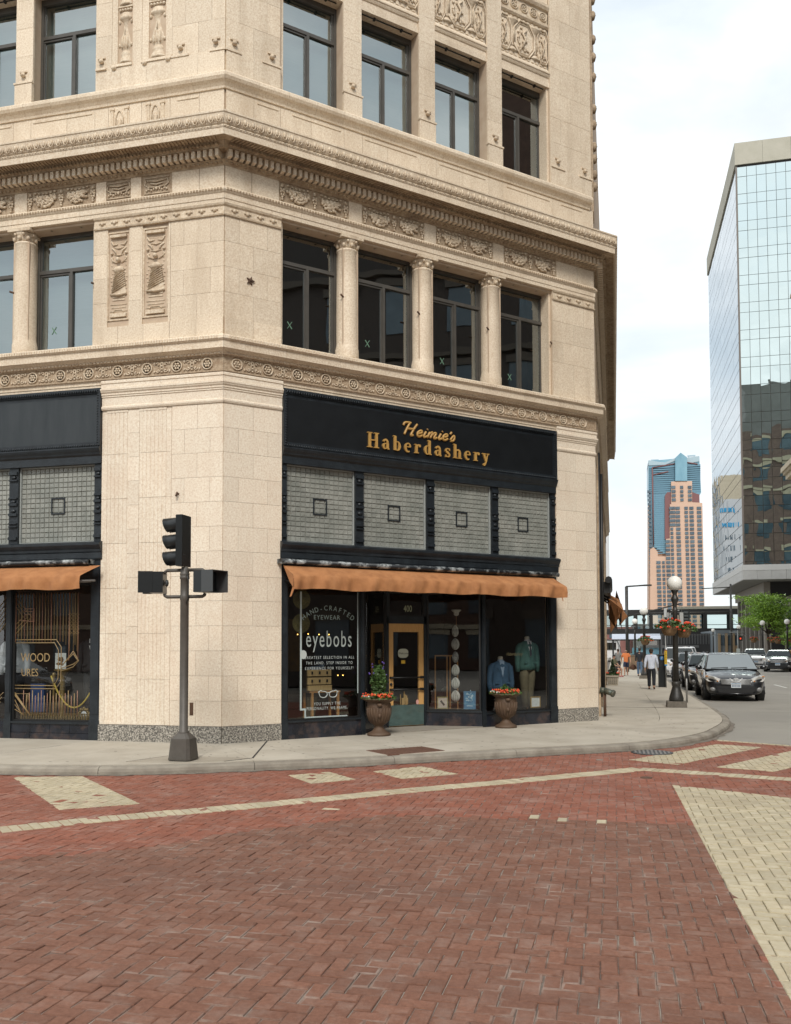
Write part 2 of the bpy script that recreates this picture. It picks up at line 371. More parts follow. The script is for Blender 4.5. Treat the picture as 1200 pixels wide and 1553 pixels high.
# pier cap
moulding('cap_moulding', [(-.03, 6.36), (.03, 6.36), (.045, 6.39), (.045, 6.42), (.02, 6.44), (.02, 6.60), (.035, 6.605), (.035, 6.635), (.05, 6.64), (.05, 6.67), (.07, 6.69), (.082, 6.72), (.09, 6.725), (.09, 6.76), (.055, 6.765), (.055, 6.855), (.07, 6.86), (.07, 6.90), (.05, 6.93), (-.03, 6.93)], STONEL, PIER0, 1.3)
BAY0 = [(FL, -8.4, -2.49, 0, 0), (FM, 1.17, 7.99, 0, 0)]
moulding('fascia', [(-.1, 6.795), (.02, 6.795), (.02, 6.85), (.035, 6.853), (.035, 6.91), (.05, 6.93), (-.1, 6.93)], STONE, BAY0, 1.2)
# rosette frieze ground and ledge
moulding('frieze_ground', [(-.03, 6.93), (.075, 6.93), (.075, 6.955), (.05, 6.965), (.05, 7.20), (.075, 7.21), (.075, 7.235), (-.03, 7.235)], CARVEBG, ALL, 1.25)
moulding('ledge_stone', [(-.03, 7.235), (.09, 7.235), (.12, 7.27), (.19, 7.31), (.215, 7.32), (.215, 7.445), (.235, 7.455), (.255, 7.48), (.25, 7.53), (.22, 7.56), (.02, 7.60), (-.03, 7.60)], STONE, ALL, 1.2)
def row(me, name, fr, s0, s1, pitch, d, z, parent=BLD):
    n = round((s1-s0)/pitch); p = (s1-s0)/n
    for i in range(n): place(name, me, fr, s0+p*(i+.5), d, z, parent)
def strip(fr, s0, s1, pitch, fn, name, m, kind='stuff'):
    mb = MB(fr); n = round((s1-s0)/pitch); p = (s1-s0)/n
    for i in range(n): fn(mb, s0+p*(i+.5), p)
    o = B(mb, name, m); o['kind'] = kind
for fr, a, b in ((FL, -9, .0), (FM, 0, MLEN), (FR, .1, 12)):
    strip(fr, a, b, .055, lambda mb, s, p: mb.box(s-p*.3, s+p*.3, .24, .268, 7.475, 7.53), 'bead_row', STONE)
    strip(fr, a, b, .075, lambda mb, s, p: mb.box(s-p*.3, s+p*.3, .08, .125, 7.238, 7.268), 'small_bead_row', CARVE)

# ---- ornament meshes
def rosette_mesh():
    mb = MB(OUT)
    mb.lathe([(.112, 0), (.112, .022), (.10, .03), (.088, .022), (.088, 0)], 16)
    for k in range(6):
        a = k*pi/3; mb.blob((.047*cos(a), .047*sin(a), .012), (.027, .027, .016), 5, 3)
    mb.blob((0, 0, .018), (.022, .022, .018), 6, 3)
    me = mb.mesh('rosette', CARVE); me.transform(Matrix.Rotation(pi/2, 4, 'X')); return me
def scroll_mesh():
    mb = MB(OUT)
    for s in (-1, 1):
        for q in (-1, 1):
            pts = []
            for k in range(9):
                t = k/8*4.6; r = .062*(1-k/11); pts.append((s*(.075+.0)+r*cos(t)*s*.8, .012, q*(.055)+r*sin(t)*q*.75))
            mb.tube(pts, [.011]*6+[.009, .008, .012], 5)
            mb.blob((s*.075, .014, q*.052), (.017, .014, .017), 5, 3)
            mb.blob((s*.155, .012, q*.075), (.02, .012, .03), 5, 3)
        mb.tube([(s*.02, .01, -.10), (s*.03, .014, 0), (s*.02, .01, .10)], .009, 5)
    for z in (-.085, -.03, .03, .085): mb.blob((0, .013, z), (.018, .014, .022), 5, 3)
    return mb.mesh('scroll', CARVE)
ROS, SCR = rosette_mesh(), scroll_mesh()
def rosettes(fr, s0, s1, first, pitch):
    k = math.ceil((s0+.1-first)/pitch)
    while first+k*pitch < s1-.1:
        s = first+k*pitch; place('rosette', ROS, fr, s, .05, 7.083, BLD)
        if s+pitch/2 < s1-.12: place('scroll', SCR, fr, s+pitch/2, .05, 7.083, BLD, kind='stuff')
        k += 1
rosettes(FM, 0, MLEN, .235, .612); rosettes(FL, -8.6, 0, -.30, .612); rosettes(FR, 0, 3, .3, .612)

# ---- second floor
for fr, ps in ((FM, [(0, 1.13)]), (FM, [(7.93, MLEN)])):
    for a, b in ps:
        blocks(fr, a, b, 7.60, 7.95, .35, STONE, .6, d1=.045, seed=11); blocks(fr, a, b, 7.95, 9.86, .48, STONE, .56, d1=.02, seed=12)
blocks(FL, -1.08, 0, 7.60, 7.95, .35, STONE, .55, d1=.045, seed=13); blocks(FL, -1.08, 0, 7.95, 9.86, .48, STONE, .5, d1=.02, seed=14)
blocks(FL, -2.69, -1.085, 7.60, 7.95, .35, STONE, .55, d1=.045, seed=15)
for a, b in ((-1.92, -1.70), (-2.69, -2.42)): blocks(FL, a, b, 7.95, 9.86, .48, STONE, .5, d1=.02, seed=16, off=0)
CAPB = [(FL, -2.69, 0, 0, 1), (FM, 0, 1.13, -1, 0), (FM, 7.93, MLEN, 0, 1), (FR, 0, 1.2, -1, 0)]
moulding('necking_band', [(-.03, 9.86), (.05, 9.86), (.06, 9.885), (.035, 9.90), (.035, 10.03), (.06, 10.05), (.075, 10.085), (-.03, 10.085)], CARVE, CAPB, 1.3)
def boss_mesh():
    mb = MB(OUT); mb.blob((0, .01, 0), (.04, .025, .04), 6, 3)
    for s in (-1, 1): mb.blob((s*.055, .008, .01), (.02, .014, .02), 5, 3)
    return mb.mesh('bud', CARVE)
BUD = boss_mesh()
for fr, a, b in ((FL, -2.69, 0), (FM, 0, 1.13), (FM, 7.93, MLEN)): row(BUD, 'bud', fr, a+.05, b-.05, .27, .04, 9.965)
moulding('architrave', [(-.35, 10.085), (.05, 10.085), (.05, 10.165), (.062, 10.17), (.062, 10.27), (.075, 10.28), (.10, 10.32), (.10, 10.345), (.05, 10.40), (-.35, 10.40)], STONE, ALL, 1.6)
for fr, a, b in ((FL, -9, 0), (FM, 0, MLEN), (FR, 0, 12)):
    strip(fr, a, b, .06, lambda mb, s, p: mb.box(s-p*.3, s+p*.3, .09, .112, 10.315, 10.35), 'bead_row', SOOT)
    # frieze blocks between the festoon panels
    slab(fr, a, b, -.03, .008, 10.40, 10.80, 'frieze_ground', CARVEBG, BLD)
def festoon_mesh():
    mb = MB(OUT); rnd = random.Random(5)
    for cx in (-.36, .36):
        for k in range(110):
            t = rnd.uniform(-1, 1); y = rnd.uniform(-1, 1)
            if t*t+y*y > 1: continue
            mb.blob((cx+t*.24, .02+.02*(1-t*t-y*y), -.03+y*.105+.07*t*t), (rnd.uniform(.022, .042),)*1+(rnd.uniform(.02, .04), rnd.uniform(.022, .042)), 5, 3)
        for k in range(6): mb.blob((cx+(k-2.5)*.085, .015, .125+.03*abs(k-2.5)/2.5), (.035, .02, .022), 5, 3)
    for cx in (-.69, 0, .69):
        for k, (dx, dz) in enumerate(((-.03, .08), (.03, .08), (-.035, .03), (.035, .03), (0, .05), (-.02, -.02), (.025, -.02), (0, -.07), (0, -.115))):
            mb.blob((cx+dx, .02, dz-.03), (.028, .025, .03), 5, 3)
        mb.blob((cx, .015, .13), (.04, .02, .04), 5, 3)
    return mb.mesh('festoon', CARVE)
FES = festoon_mesh()
for c in (1.84, 3.66, 5.46, 7.29): place('festoon', FES, FM, c, .008, 10.60, BLD, kind='stuff')
for c in (-3.42, -5.23, -7.04): place('festoon', FES, FL, c, .008, 10.60, BLD, kind='stuff')
for fr, spans in ((FM, [(0, .52), (.525, 1.08), (2.60, 2.90), (4.40, 4.70), (6.22, 6.52), (8.06, 8.7), (8.705, MLEN)]), (FL, [(-.5, 0), (-1.06, -.505), (-1.92, -1.70), (-2.66, -2.44), (-4.46, -4.18), (-6.27, -5.99)]), (FR, [(0, .8)])):
    for a, b in spans: slab(fr, a+.003, b-.003, .0, .028, 10.403, 10.797, 'frieze_block', STONE, BLD)
def urnrelief_mesh(wd, hh):
    mb = MB(OUT)
    for z, r in ((.10, .20), (.04, .13), (-.02, .17)): mb.tube([(-r*wd, .012, z), (0, .02, z-.03), (r*wd, .012, z)], .012, 5)
    for s in (-1, 1):
        mb.tube([(s*.22*wd, .012, .12), (s*.25*wd, .014, .02), (s*.17*wd, .014, -.03), (s*.20*wd, .014, -.10)], .011, 5)
        for k in range(4): mb.blob((s*(.06+.05*k)*wd, .015, -.07-.02*(k % 2)), (.02, .016, .024), 5, 3)
    mb.blob((0, .02, -.06), (.03, .02, .04), 6, 3); mb.tube([(-.26*wd, .008, .15), (.26*wd, .008, .15)], .011, 5)
    mb.tube([(-.26*wd, .008, -.15), (.26*wd, .008, -.15)], .009, 5)
    return mb.mesh('urn_relief', CARVE)
UR = urnrelief_mesh(1, 1)
for c in (-1.38, -2.18): place('urn_relief', UR, FL, c, .01, 10.60, BLD, kind='stuff')

# cornice
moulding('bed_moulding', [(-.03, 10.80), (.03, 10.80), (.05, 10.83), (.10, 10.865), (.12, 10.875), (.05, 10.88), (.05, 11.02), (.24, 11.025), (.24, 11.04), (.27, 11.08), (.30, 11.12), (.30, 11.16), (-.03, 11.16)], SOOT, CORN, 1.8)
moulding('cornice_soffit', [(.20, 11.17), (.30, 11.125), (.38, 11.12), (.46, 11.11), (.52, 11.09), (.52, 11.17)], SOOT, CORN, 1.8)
moulding('cornice_stone', [(-.03, 11.16), (.51, 11.16), (.50, 11.095), (.53, 11.09), (.53, 11.205), (.54, 11.215), (.55, 11.24), (.54, 11.26), (.525, 11.27), (.545, 11.29), (.565, 11.37), (.575, 11.46), (.59, 11.475), (.59, 11.505), (.10, 11.56), (-.03, 11.56)], STONE, CORN, 1.0)
def egg_mesh():
    mb = MB(OUT); mb.blob((0, 0.004, .01), (.034, .034, .075), 6, 4)
    mb.tube([(-.058, .012, .09), (-.056, .012, 0), (-.03, .0, -.075), (0, -.006, -.09), (.03, .0, -.075), (.056, .012, 0), (.058, .012, .09)], .012, 5, False)
    mb.blob((.078, 0, -.01), (.010, .014, .085), 4, 3)
    return mb.mesh('egg_and_dart', CARVE)
EGG = egg_mesh()
EGG.transform(Matrix.Rotation(-.28, 4, 'X'))
row(EGG, 'egg_and_dart', FM, -.22, MLEN+.23, .157, .562, 11.375); row(EGG, 'egg_and_dart', FL, -7.4, .22, .157, .562, 11.375)
strip(FR, -.2, 20, .16, lambda mb, s, p: mb.blob((s, .565, 11.375), (.05, .03, .08), 6, 3), 'egg_row', CARVE)
for fr, a, b in ((FL, -9, .0), (FM, -.03, MLEN+.03), (FR, 0, 16)):
    strip(fr, a, b, .118, lambda mb, s, p: mb.box(s-p*.29, s+p*.29, .04, .235, 10.885, 11.018), 'dentil_row', STONE)
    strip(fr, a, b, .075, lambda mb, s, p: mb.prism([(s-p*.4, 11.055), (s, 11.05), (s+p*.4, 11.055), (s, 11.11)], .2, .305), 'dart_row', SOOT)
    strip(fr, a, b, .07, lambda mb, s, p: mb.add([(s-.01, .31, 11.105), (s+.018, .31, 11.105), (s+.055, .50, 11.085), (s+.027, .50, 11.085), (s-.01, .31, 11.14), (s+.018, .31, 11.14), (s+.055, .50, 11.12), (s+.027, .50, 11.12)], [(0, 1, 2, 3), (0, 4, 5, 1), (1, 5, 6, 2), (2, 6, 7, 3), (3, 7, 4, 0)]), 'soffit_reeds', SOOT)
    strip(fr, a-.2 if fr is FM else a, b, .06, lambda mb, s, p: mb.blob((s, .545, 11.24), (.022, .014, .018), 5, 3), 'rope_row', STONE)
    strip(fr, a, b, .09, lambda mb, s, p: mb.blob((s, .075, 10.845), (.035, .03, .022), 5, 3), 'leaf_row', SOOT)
# parapet course and bullnose sill
def parapet(fr, cuts, z0=11.55, z1=12.25):
    for a, b in zip(cuts, cuts[1:]):
        slab(fr, a+.003, b-.003, -.03, .05, z0, z1, 'parapet_block', STONE, BLD)
parapet(FM, [0, .55, 1.1, 1.75, 2.48, 2.9, 3.5, 4.29, 4.70, 5.4, 6.1, 6.5, 7.2, 7.93, 8.6, MLEN])
parapet(FL, [-8.9, -8.3, -7.7, -6.9, -6.3, -5.9, -5.2, -4.5, -4.1, -3.3, -2.69, -2.4, -1.95, -1.7, -1.1, -.5, 0])
for fr, ps in ((FM, [(.62, 1.05), (1.35, 2.4), (2.95, 4.2), (4.78, 6.0), (6.6, 7.85), (8.2, 8.85)]), (FL, [(-.95, -.52), (-4.05, -2.75), (-5.85, -4.55), (-7.65, -6.35)])):
    for a, b in ps: slab(fr, a, b, .04, .064, 12.15, 12.185, 'panel_fillet', STONE, BLD)
def nichemesh():
    mb = MB(OUT)
    for s in (-1, 1): mb.box(s*.15-.03, s*.15+.03, 0, .02, -.26, .2); mb.box(s*.15-.05, s*.15+.05, 0, .03, .2, .235); mb.blob((s*.085, .02, -.17), (.03, .025, .05), 6, 3)
    pts = [(-.075, .012, -.15), (-.08, .012, .05), (-.04, .012, .15), (0, .012, .19), (.04, .012, .15), (.08, .012, .05), (.075, .012, -.15)]
    mb.tube(pts, .014, 5); mb.blob((0, .01, -.05), (.05, .02, .1), 6, 3); mb.box(-.09, .09, 0, .02, -.22, -.19)
    return mb.mesh('niche_relief', CARVE)
NI = nichemesh()
for c in (-1.40, -2.16): place('niche_relief', NI, FL, c, .05, 11.95, BLD, kind='stuff')
moulding('sill_stone', [(-.1, 12.25), (.075, 12.25), (.085, 12.29), (.12, 12.34), (.165, 12.38), (.19, 12.43), (.185, 12.49), (.15, 12.53), (.0, 12.55), (-.1, 12.55)], STONE, [(FL, -9.0, 0, 0, 1), (FM, 0, MLEN-.12, -1, 0)], .62)

# third floor
blocks(FM, 0, 1.10, 12.55, 13.02, .47, STONE, .56, d1=.045, seed=21); blocks(FM, 0, 1.10, 13.02, WT-4, .62, STONE, .55, d1=.02, seed=22)
blocks(FL, -1.08, 0, 12.55, 13.02, .47, STONE, .5, d1=.045, seed=23); blocks(FL, -1.08, 0, 13.02, 17.3, .62, STONE, .5, d1=.02, seed=24)
blocks(FM, 7.93, MLEN-.02, 12.55, 13.02, .47, STONE, .62, d1=.04, seed=25); blocks(FM, 7.93, MLEN-.02, 13.02, WT-4, .58, STONE, .62, d1=.02, seed=26)
for a, b in ((2.48, 2.90), (4.29, 4.70), (6.10, 6.51)):
    blocks(FM, a, b, 12.55, 13.0, .45, STONE, .5, d1=.05, seed=27); blocks(FM, a, b, 13.0, 18.2, .58, STONE, .5, d1=.02, seed=28, off=0)
    slab(FM, a-.015, b+.015, .0, .065, 13.0, 13.035, 'pier_fillet', STONE, BLD)
for a, b in ((-4.49, -4.10), (-6.30, -5.91)):
    blocks(FL, a, b, 12.55, 13.0, .45, STONE, .5, d1=.05, seed=27); blocks(FL, a, b, 13.0, 17, .58, STONE, .5, d1=.02, seed=28, off=0)
    slab(FL, a-.015, b+.015, .0, .065, 13.0, 13.035, 'pier_fillet', STONE, BLD)
for fr, a, b in ((FM, -.02, .30), (FM, .72, 1.115), (FM, 7.93, 8.35), (FM, 8.8, MLEN), (FL, -.30, .02), (FL, -1.08, -.72), (FL, -2.69, -2.46)):
    slab(fr, a, b, .0, .062, 13.0, 13.035, 'pier_fillet', STONE, BLD)
def bracket_mesh():
    mb = MB(OUT); mb.blob((0, .035, 0), (.055, .05, .04), 7, 4); mb.box(-.08, .08, .0, .03, .06, .085); mb.box(-.03, .03, 0, .03, .02, .06)
    return mb.mesh('bracket_boss', CARVE)
BR = bracket_mesh()
for c in (.16, .92, 2.69, 4.50, 6.31, 8.14, 8.98): place('bracket_boss', BR, FM, c, .02, 13.17, BLD)
for c in (-.18, -.9, -2.57, -4.30, -6.1): place('bracket_boss', BR, FL, c, .02, 13.17, BLD)
# ornamental pier of the third floor on the other street
blocks(FL, -2.69, -1.085, 12.55, 13.02, .47, STONE, .55, d1=.03, seed=31)
for a, b in ((-1.92, -1.72), (-2.69, -2.36)): blocks(FL, a, b, 13.02, 17, .62, STONE, .5, d1=.02, seed=32, off=0)
for a, b in ((-1.22, -1.085), (-1.72, -1.58), (-2.36, -2.24)): slab(FL, a, b, -.03, .012, 13.1, 17, 'panel_strip', STONE, BLD)
slab(FL, -1.73, -1.085, -.03, .05, 13.02, 13.07, 'panel_sill', STONE, BLD); slab(FL, -2.36, -1.92, -.03, .05, 13.02, 13.07, 'panel_sill', STONE, BLD)
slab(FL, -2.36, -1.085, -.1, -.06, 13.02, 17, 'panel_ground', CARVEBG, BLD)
def baluster_mesh():
    mb = MB(OUT)
    pr = [(.0, 0), (.17, 0), (.175, .03), (.15, .055), (.155, .09), (.12, .115), (.13, .15), (.14, .19), (.11, .23), (.10, .26), (.13, .29), (.155, .36), (.14, .45), (.10, .58), (.075, .72), (.09, .80), (.13, .86), (.165, .88), (.165, .93), (.12, .94), (.12, 1.0)]
    mb.lathe(pr, 12, sq=.55)
    for s in (-1, 1):
        for z in (.36, .82): mb.blob((s*.145, .03, z), (.035, .04, .05), 6, 3)
    for k in (-1, 0, 1): mb.blob((k*.06, .07, .40), (.03, .025, .13), 6, 4)
    for k in (-2, -1, 0, 1, 2): mb.blob((k*.065, .05, 1.05), (.034, .03, .034), 6, 3)
    mb.box(-.18, .18, -.02, .06, 1.10, 1.13); mb.blob((0, .08, .62), (.014, .02, .1), 4, 3)
    return mb.mesh('baluster_relief', CARVE)
BAL = baluster_mesh()
for c in (-1.40, -2.08):
    for k in range(3): place('baluster_relief', BAL, FL, c, -.045, 13.10+1.15*k, BLD, scale=(1 if c > -1.5 else .85, 1, 1), kind='stuff')
for c in (-1.16, -1.65, -2.30): place('bracket_boss', BR, FL, c, .0, 13.0, BLD)

# second floor carved panels with a twisted vase
def vase_mesh():
    mb = MB(OUT); W, H = .24, .86
    for x0, x1, z0, z1 in ((-W, -W+.03, -H, H), (W-.03, W, -H, H), (-W, W, H-.03, H), (-W, W, -H, -H+.03)): mb.box(x0, x1, .0, .035, z0, z1)
    for k in range(18):
        for s in (-1, 1): mb.blob((s*(W-.055), .012, -H+.08+k*.093), (.014, .012, .034), 4, 3)
    mb.box(-.17, .17, 0, .06, .74, .79); mb.box(-.17, .17, 0, .05, -.80, -.73)
    body = [(-.10, .05), (.10, .05), (.15, -.28), (.17, -.34), (.12, -.42), (-.12, -.42), (-.17, -.34), (-.15, -.28)]
    mb.prism(body, 0, .03)
    for k in range(9):
        z = -.27+k*.042; hw = .15-.05*(k/8)
        mb.tube([(-hw, .032, z-.05), (0, .042, z+.02), (hw, .032, z+.09)] if k < 8 else [(-hw, .03, z-.04), (hw*.3, .035, z+.02)], .011, 4)
    mb.tube([(-.17, .03, -.35), (0, .05, -.38), (.17, .03, -.35)], .022, 5); mb.box(-.13, .13, 0, .03, -.47, -.44)
    for z, r in ((-.55, .17), (-.61, .15), (-.68, .18)): mb.tube([(-r, .012, z), (r, .012, z)], .02, 5)
    mb.blob((0, .03, .12), (.12, .04, .075), 8, 4); mb.blob((0, .05, .30), (.045, .04, .05), 7, 4)
    for s in (-1, 1):
        mb.tube([(s*.05, .02, .25), (s*.13, .03, .3), (s*.16, .02, .36)], .014, 5); mb.tube([(s*.06, .02, .42), (s*.09, .03, .5), (s*.15, .02, .55)], .016, 5); mb.tube([(s*.03, .02, .62), (s*.12, .03, .6), (s*.16, .03, .68)], .014, 5)
        rnd = random.Random(3)
        for k in range(9): mb.blob((s*(.145+rnd.uniform(-.02, .02)), .015, .36-.075*k), (rnd.uniform(.018, .032), .02, .025), 5, 3)
        mb.blob((s*.15, .03, .44), (.03, .025, .03), 5, 3)
    mb.tube([(-.1, .02, .42), (0, .03, .40), (.1, .02, .42)], .012, 5); mb.tube([(-.1, .02, .56), (0, .03, .53), (.1, .02, .56)], .012, 5); mb.tube([(-.12, .015, .66), (.12, .015, .66)], .012, 5)
    mb.tube([(-.12, .02, -.72), (-.08, .03, -.66), (.08, .03, -.66), (.12, .02, -.72)], .01, 4)
    return mb.mesh('vase_relief', CARVE)
VA = vase_mesh()
slab(FL, -2.42, -1.085, -.1, -.045, 7.95, 9.86, 'panel_ground', CARVE, BLD)
place('vase_relief', VA, FL, -1.395, -.045, 8.94, BLD, scale=(1.12, 1.5, 1.0), kind='stuff'); place('vase_relief', VA, FL, -2.17, -.045, 8.94, BLD, scale=(1, 1.5, 1), kind='stuff')
for a, b in ((-1.125, -1.085), (-1.70, -1.665), (-2.42, -2.40), (-1.94, -1.92)): slab(FL, a, b, -.05, .02, 7.95, 9.86, 'panel_strip', STONE, BLD)

# spandrels above the third-floor windows
SPM = [(2.90, 4.29), (4.70, 6.10), (6.51, 7.93), (1.10, 2.48)]
def octagon_mesh():
    mb = MB(OUT); W, H = .30, .40
    o = [(-W, -H*.45), (-W*.45, -H), (W*.45, -H), (W, -H*.45), (W, H*.45), (W*.45, H), (-W*.45, H), (-W, H*.45)]
    mb.tube([(a, .02, b) for a, b in o+[o[0]]], .024, 5); mb.tube([(a*.86, .012, b*.86) for a, b in o+[o[0]]], .01, 4)
    rnd = random.Random(9)
    for k in range(26):
        a, b = rnd.uniform(-.17, .17), rnd.uniform(-.27, .25); mb.blob((a, .015, b), (rnd.uniform(.02, .045), .025, rnd.uniform(.02, .05)), 5, 3)
    mb.tube([(-.05, .02, -.22), (.03, .04, 0), (-.04, .03, .12), (.06, .03, .22)], .028, 5)
    return mb.mesh('octagon_medallion', CARVE)
def candle_mesh():
    mb = MB(OUT); mb.lathe([(.03, -.26), (.055, -.22), (.03, -.18), (.05, -.12), (.055, -.02), (.03, .02), (.06, .06), (.045, .14), (.03, .20), (.07, .24), (.16, .33), (.18, .36), (.0, .37)], 8, sq=.5)
    mb.lathe([(.03, -.26), (.12, -.33), (.15, -.37), (.0, -.38)], 8, sq=.4); return mb.mesh('candelabrum_relief', CARVE)
OC, CA = octagon_mesh(), candle_mesh()
for a, b in SPM:
    W = b-a; c = (a+b)/2
    slab(FM, a, b, -.4, -.005, 14.90, 15.02, 'lintel', STONE, BLD)
    moulding('spandrel_moulding', [(-.2, 15.02), (-.02, 15.02), (-.02, 15.12), (.0, 15.13), (.02, 15.17), (.02, 15.19), (.04, 15.20), (.04, 15.23), (.01, 15.25), (-.06, 15.36), (-.2, 15.36)], STONE, [(FM, a, b, 0, 0)], 3)
    slab(FM, a, b, -.2, -.06, 15.36, 16.30, 'spandrel_ground', CARVEBG if 0 else STONE, BLD)
    for k in (-1, 0, 1): place('octagon_medallion', OC, FM, c+k*W*.40 if k else c, -.06, 15.83, BLD, scale=(1 if k == 0 else .62, 1, 1), kind='stuff')
    for k in (-1, 1): place('candelabrum_relief', CA, FM, c+k*W*.235, -.06, 15.83, BLD, kind='stuff')
    strip(FM, a+.02, b-.02, .13, lambda mb, s, p: mb.box(s-p*.28, s+p*.28, -.06, -.045, 15.37, 15.46), 'flute_row', STONE); strip(FM, a+.02, b-.02, .13, lambda mb, s, p: mb.box(s-p*.28, s+p*.28, -.06, -.045, 16.19, 16.29), 'flute_row', STONE)
    moulding('spandrel_moulding', [(-.2, 16.30), (-.03, 16.30), (.0, 16.34), (.0, 16.40), (-.05, 16.42), (-.05, 16.72), (.0, 16.74), (.03, 16.80), (.03, 16.86), (-.2, 16.90)], CARVE, [(FM, a, b, 0, 0)], 3)
    for k in range(5): place('rosette', ROS, FM, a+W*(k+.5)/5, -.05, 16.57, BLD)
    slab(FM, a, b, -.3, -.04, 16.90, 19, 'spandrel_wall', STONE, BLD)
for a, b in OPEN_L: slab(FL, a, b, -.4, -.005, 14.90, 15.4, 'lintel', STONE, BLD)

# ---- columns
def column():
    sh = MB(W0); n = 18
    sh.lathe([(.235, 7.60), (.24, 7.63), (.24, 7.80), (.225, 7.86), (.215, 7.93), (.218, 8.5), (.212, 9.2), (.20, 9.78), (.215, 9.80), (.222, 9.82), (.205, 9.84)], n)
    return sh.mesh('column', STONE)
def capital():
    mb = MB(W0); mb.lathe([(.19, 9.84), (.195, 9.9), (.22, 9.97), (.25, 10.02)], 14)
    for k in range(8):
        a = k*pi/4; mb.blob((.215*cos(a), .215*sin(a), 9.90), (.045, .045, .055), 5, 3); mb.blob((.24*cos(a+.4), .24*sin(a+.4), 9.97), (.03, .03, .035), 5, 3)
    mb.box(-.25, .25, -.25, .25, 10.02, 10.083); return mb.mesh('capital', CARVE)
CO, CP = column(), capital()
for fr, cs in ((FM, (2.655, 4.465, 6.275)), (FL, (-4.315, -6.125))):
    for c in cs:
        o = link('column', CO, BLD, loc=fr(c, -.16, 0), rz=fr.a); link('capital', CP, o, loc=fr(c, -.16, 0))
        slab(fr, c-.175, c+.175, -.40, -.25, 7.6, 10.08, 'pier_backing', STONE, BLD)
for fr, a in ((FM, 1.13), (FM, 7.93-.06), (FL, -2.69-.06)):
    slab(fr, a, a+.06, -.4, -.05, 7.6, 10.08, 'reveal_strip', STONE, BLD); slab(fr, a, a+.06, -.4, -.05, 12.55, 14.9, 'reveal_strip', STONE, BLD)

# ---- upper windows
def upper_window(fr, s0, s1, z0, z1, tz, blind=False, cross=None):
    d0, d1 = -.36, -.28; f = MB(fr); t = .075; mid = (s0+s1)/2+.03
    f.box(s0, s0+t, d0, d1, z0, z1); f.box(s1-t, s1, d0, d1, z0, z1); f.box(s0+t, s1-t, d0, d1, z1-.12, z1); f.box(s0+t, s1-t, d0, d1, z0, z0+.05)
    f.box(s0+t, s1-t, d0, d1, tz-.035, tz+.035); f.box(mid-.03, mid+.03, d0, d1, z0+.05, tz-.035)
    f.box(s1-t-.05, s1-t, d0+.03, d1-.03, z0+.05, z1-.12); f.box(s0+t, s0+t+.03, d0+.03, d1-.03, z0+.05, z1-.12)
    f.box(mid-.065, mid-.03, d0+.01, d1-.02, z0+.05, tz-.035); f.box(s0+t, mid-.065, d0+.01, d1-.02, tz-.075, tz-.035)
    o = B(f, 'window', FRAMEM)
    rnd = random.Random(int(s0*100+z0*10))
    for a, b, c, e in ((s0+t, s1-t, tz+.035, z1-.12), (s0+t, mid-.03, z0+.05, tz-.035), (mid+.03, s1-t, z0+.05, tz-.035)):
        p = MB(fr); q = rnd.uniform(-.004, .004); r = rnd.uniform(-.003, .003)
        p.add([(a, -.33+q, c), (b, -.33-q, c), (b, -.33-q+r, e), (a, -.33+q+r, e)], [(0, 1, 2, 3)]); p.build('pane', GUP, o)
    if blind: slab(fr, s0+.02, s1-.02, -.46, -.45, z0, z1-.05, 'blind', BLIND, o)
    if cross:
        c = MB(fr); x, z = cross
        for sg in (-1, 1): c.prism([(x-.055, z-.065*sg-.008), (x-.042, z-.065*sg-.008*sg), (x+.055, z+.065*sg+.008), (x+.042, z+.065*sg+.008*sg)], -.326+.002*sg, -.322+.002*sg)
        c.build('tape_cross', TAPE, o)
    if z1 < 11:
        h = MB(fr); h.tube([(s1+.05, -.05, (z0+z1)/2-.02), (s1-.08, .02, (z0+z1)/2+.02)], .02, 6); h.build('shutter_hook', RUST, o)
TAPE = mat('green_tape', (.12, .22, .15), .7)
for i, (a, b) in enumerate(OPEN_M):
    a2, b2 = a-.02, b+.02
    upper_window(FM, a2, b2, 7.60, 10.085, 9.38, cross=(a2+.36+.05*i, 8.17-.06*i))
    upper_window(FM, a2, b2, 12.55, 14.90, 14.16, blind=i < 3)
for i, (a, b) in enumerate(OPEN_L):
    upper_window(FL, a-.02, b+.02, 7.60, 10.085, 9.30, blind=True, cross=(a+.36, 8.13) if i == 0 else None)
    upper_window(FL, a-.02, b+.02, 12.55, 14.90, 14.10, blind=True)
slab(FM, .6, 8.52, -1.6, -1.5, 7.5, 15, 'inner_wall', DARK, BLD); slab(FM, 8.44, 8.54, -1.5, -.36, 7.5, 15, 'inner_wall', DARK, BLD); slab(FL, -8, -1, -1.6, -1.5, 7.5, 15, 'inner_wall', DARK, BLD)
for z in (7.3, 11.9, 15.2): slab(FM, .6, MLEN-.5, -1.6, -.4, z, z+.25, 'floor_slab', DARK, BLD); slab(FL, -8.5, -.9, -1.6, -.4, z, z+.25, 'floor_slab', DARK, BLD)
# dark soffit and rods in the window heads
for fr, ops in ((FM, OPEN_M), (FL, OPEN_L)):
    for a, b in ops:
        for z in (10.06, 14.88):
            r = MB(fr); r.tube([(a+.12, -.10, z), (b-.1, -.10, z)], .012, 5)
            for q in (.3, .75): r.box(a+(b-a)*q-.02, a+(b-a)*q+.02, -.13, -.07, z-.03, z+.03)
            B(r, 'rod', FRAMED)
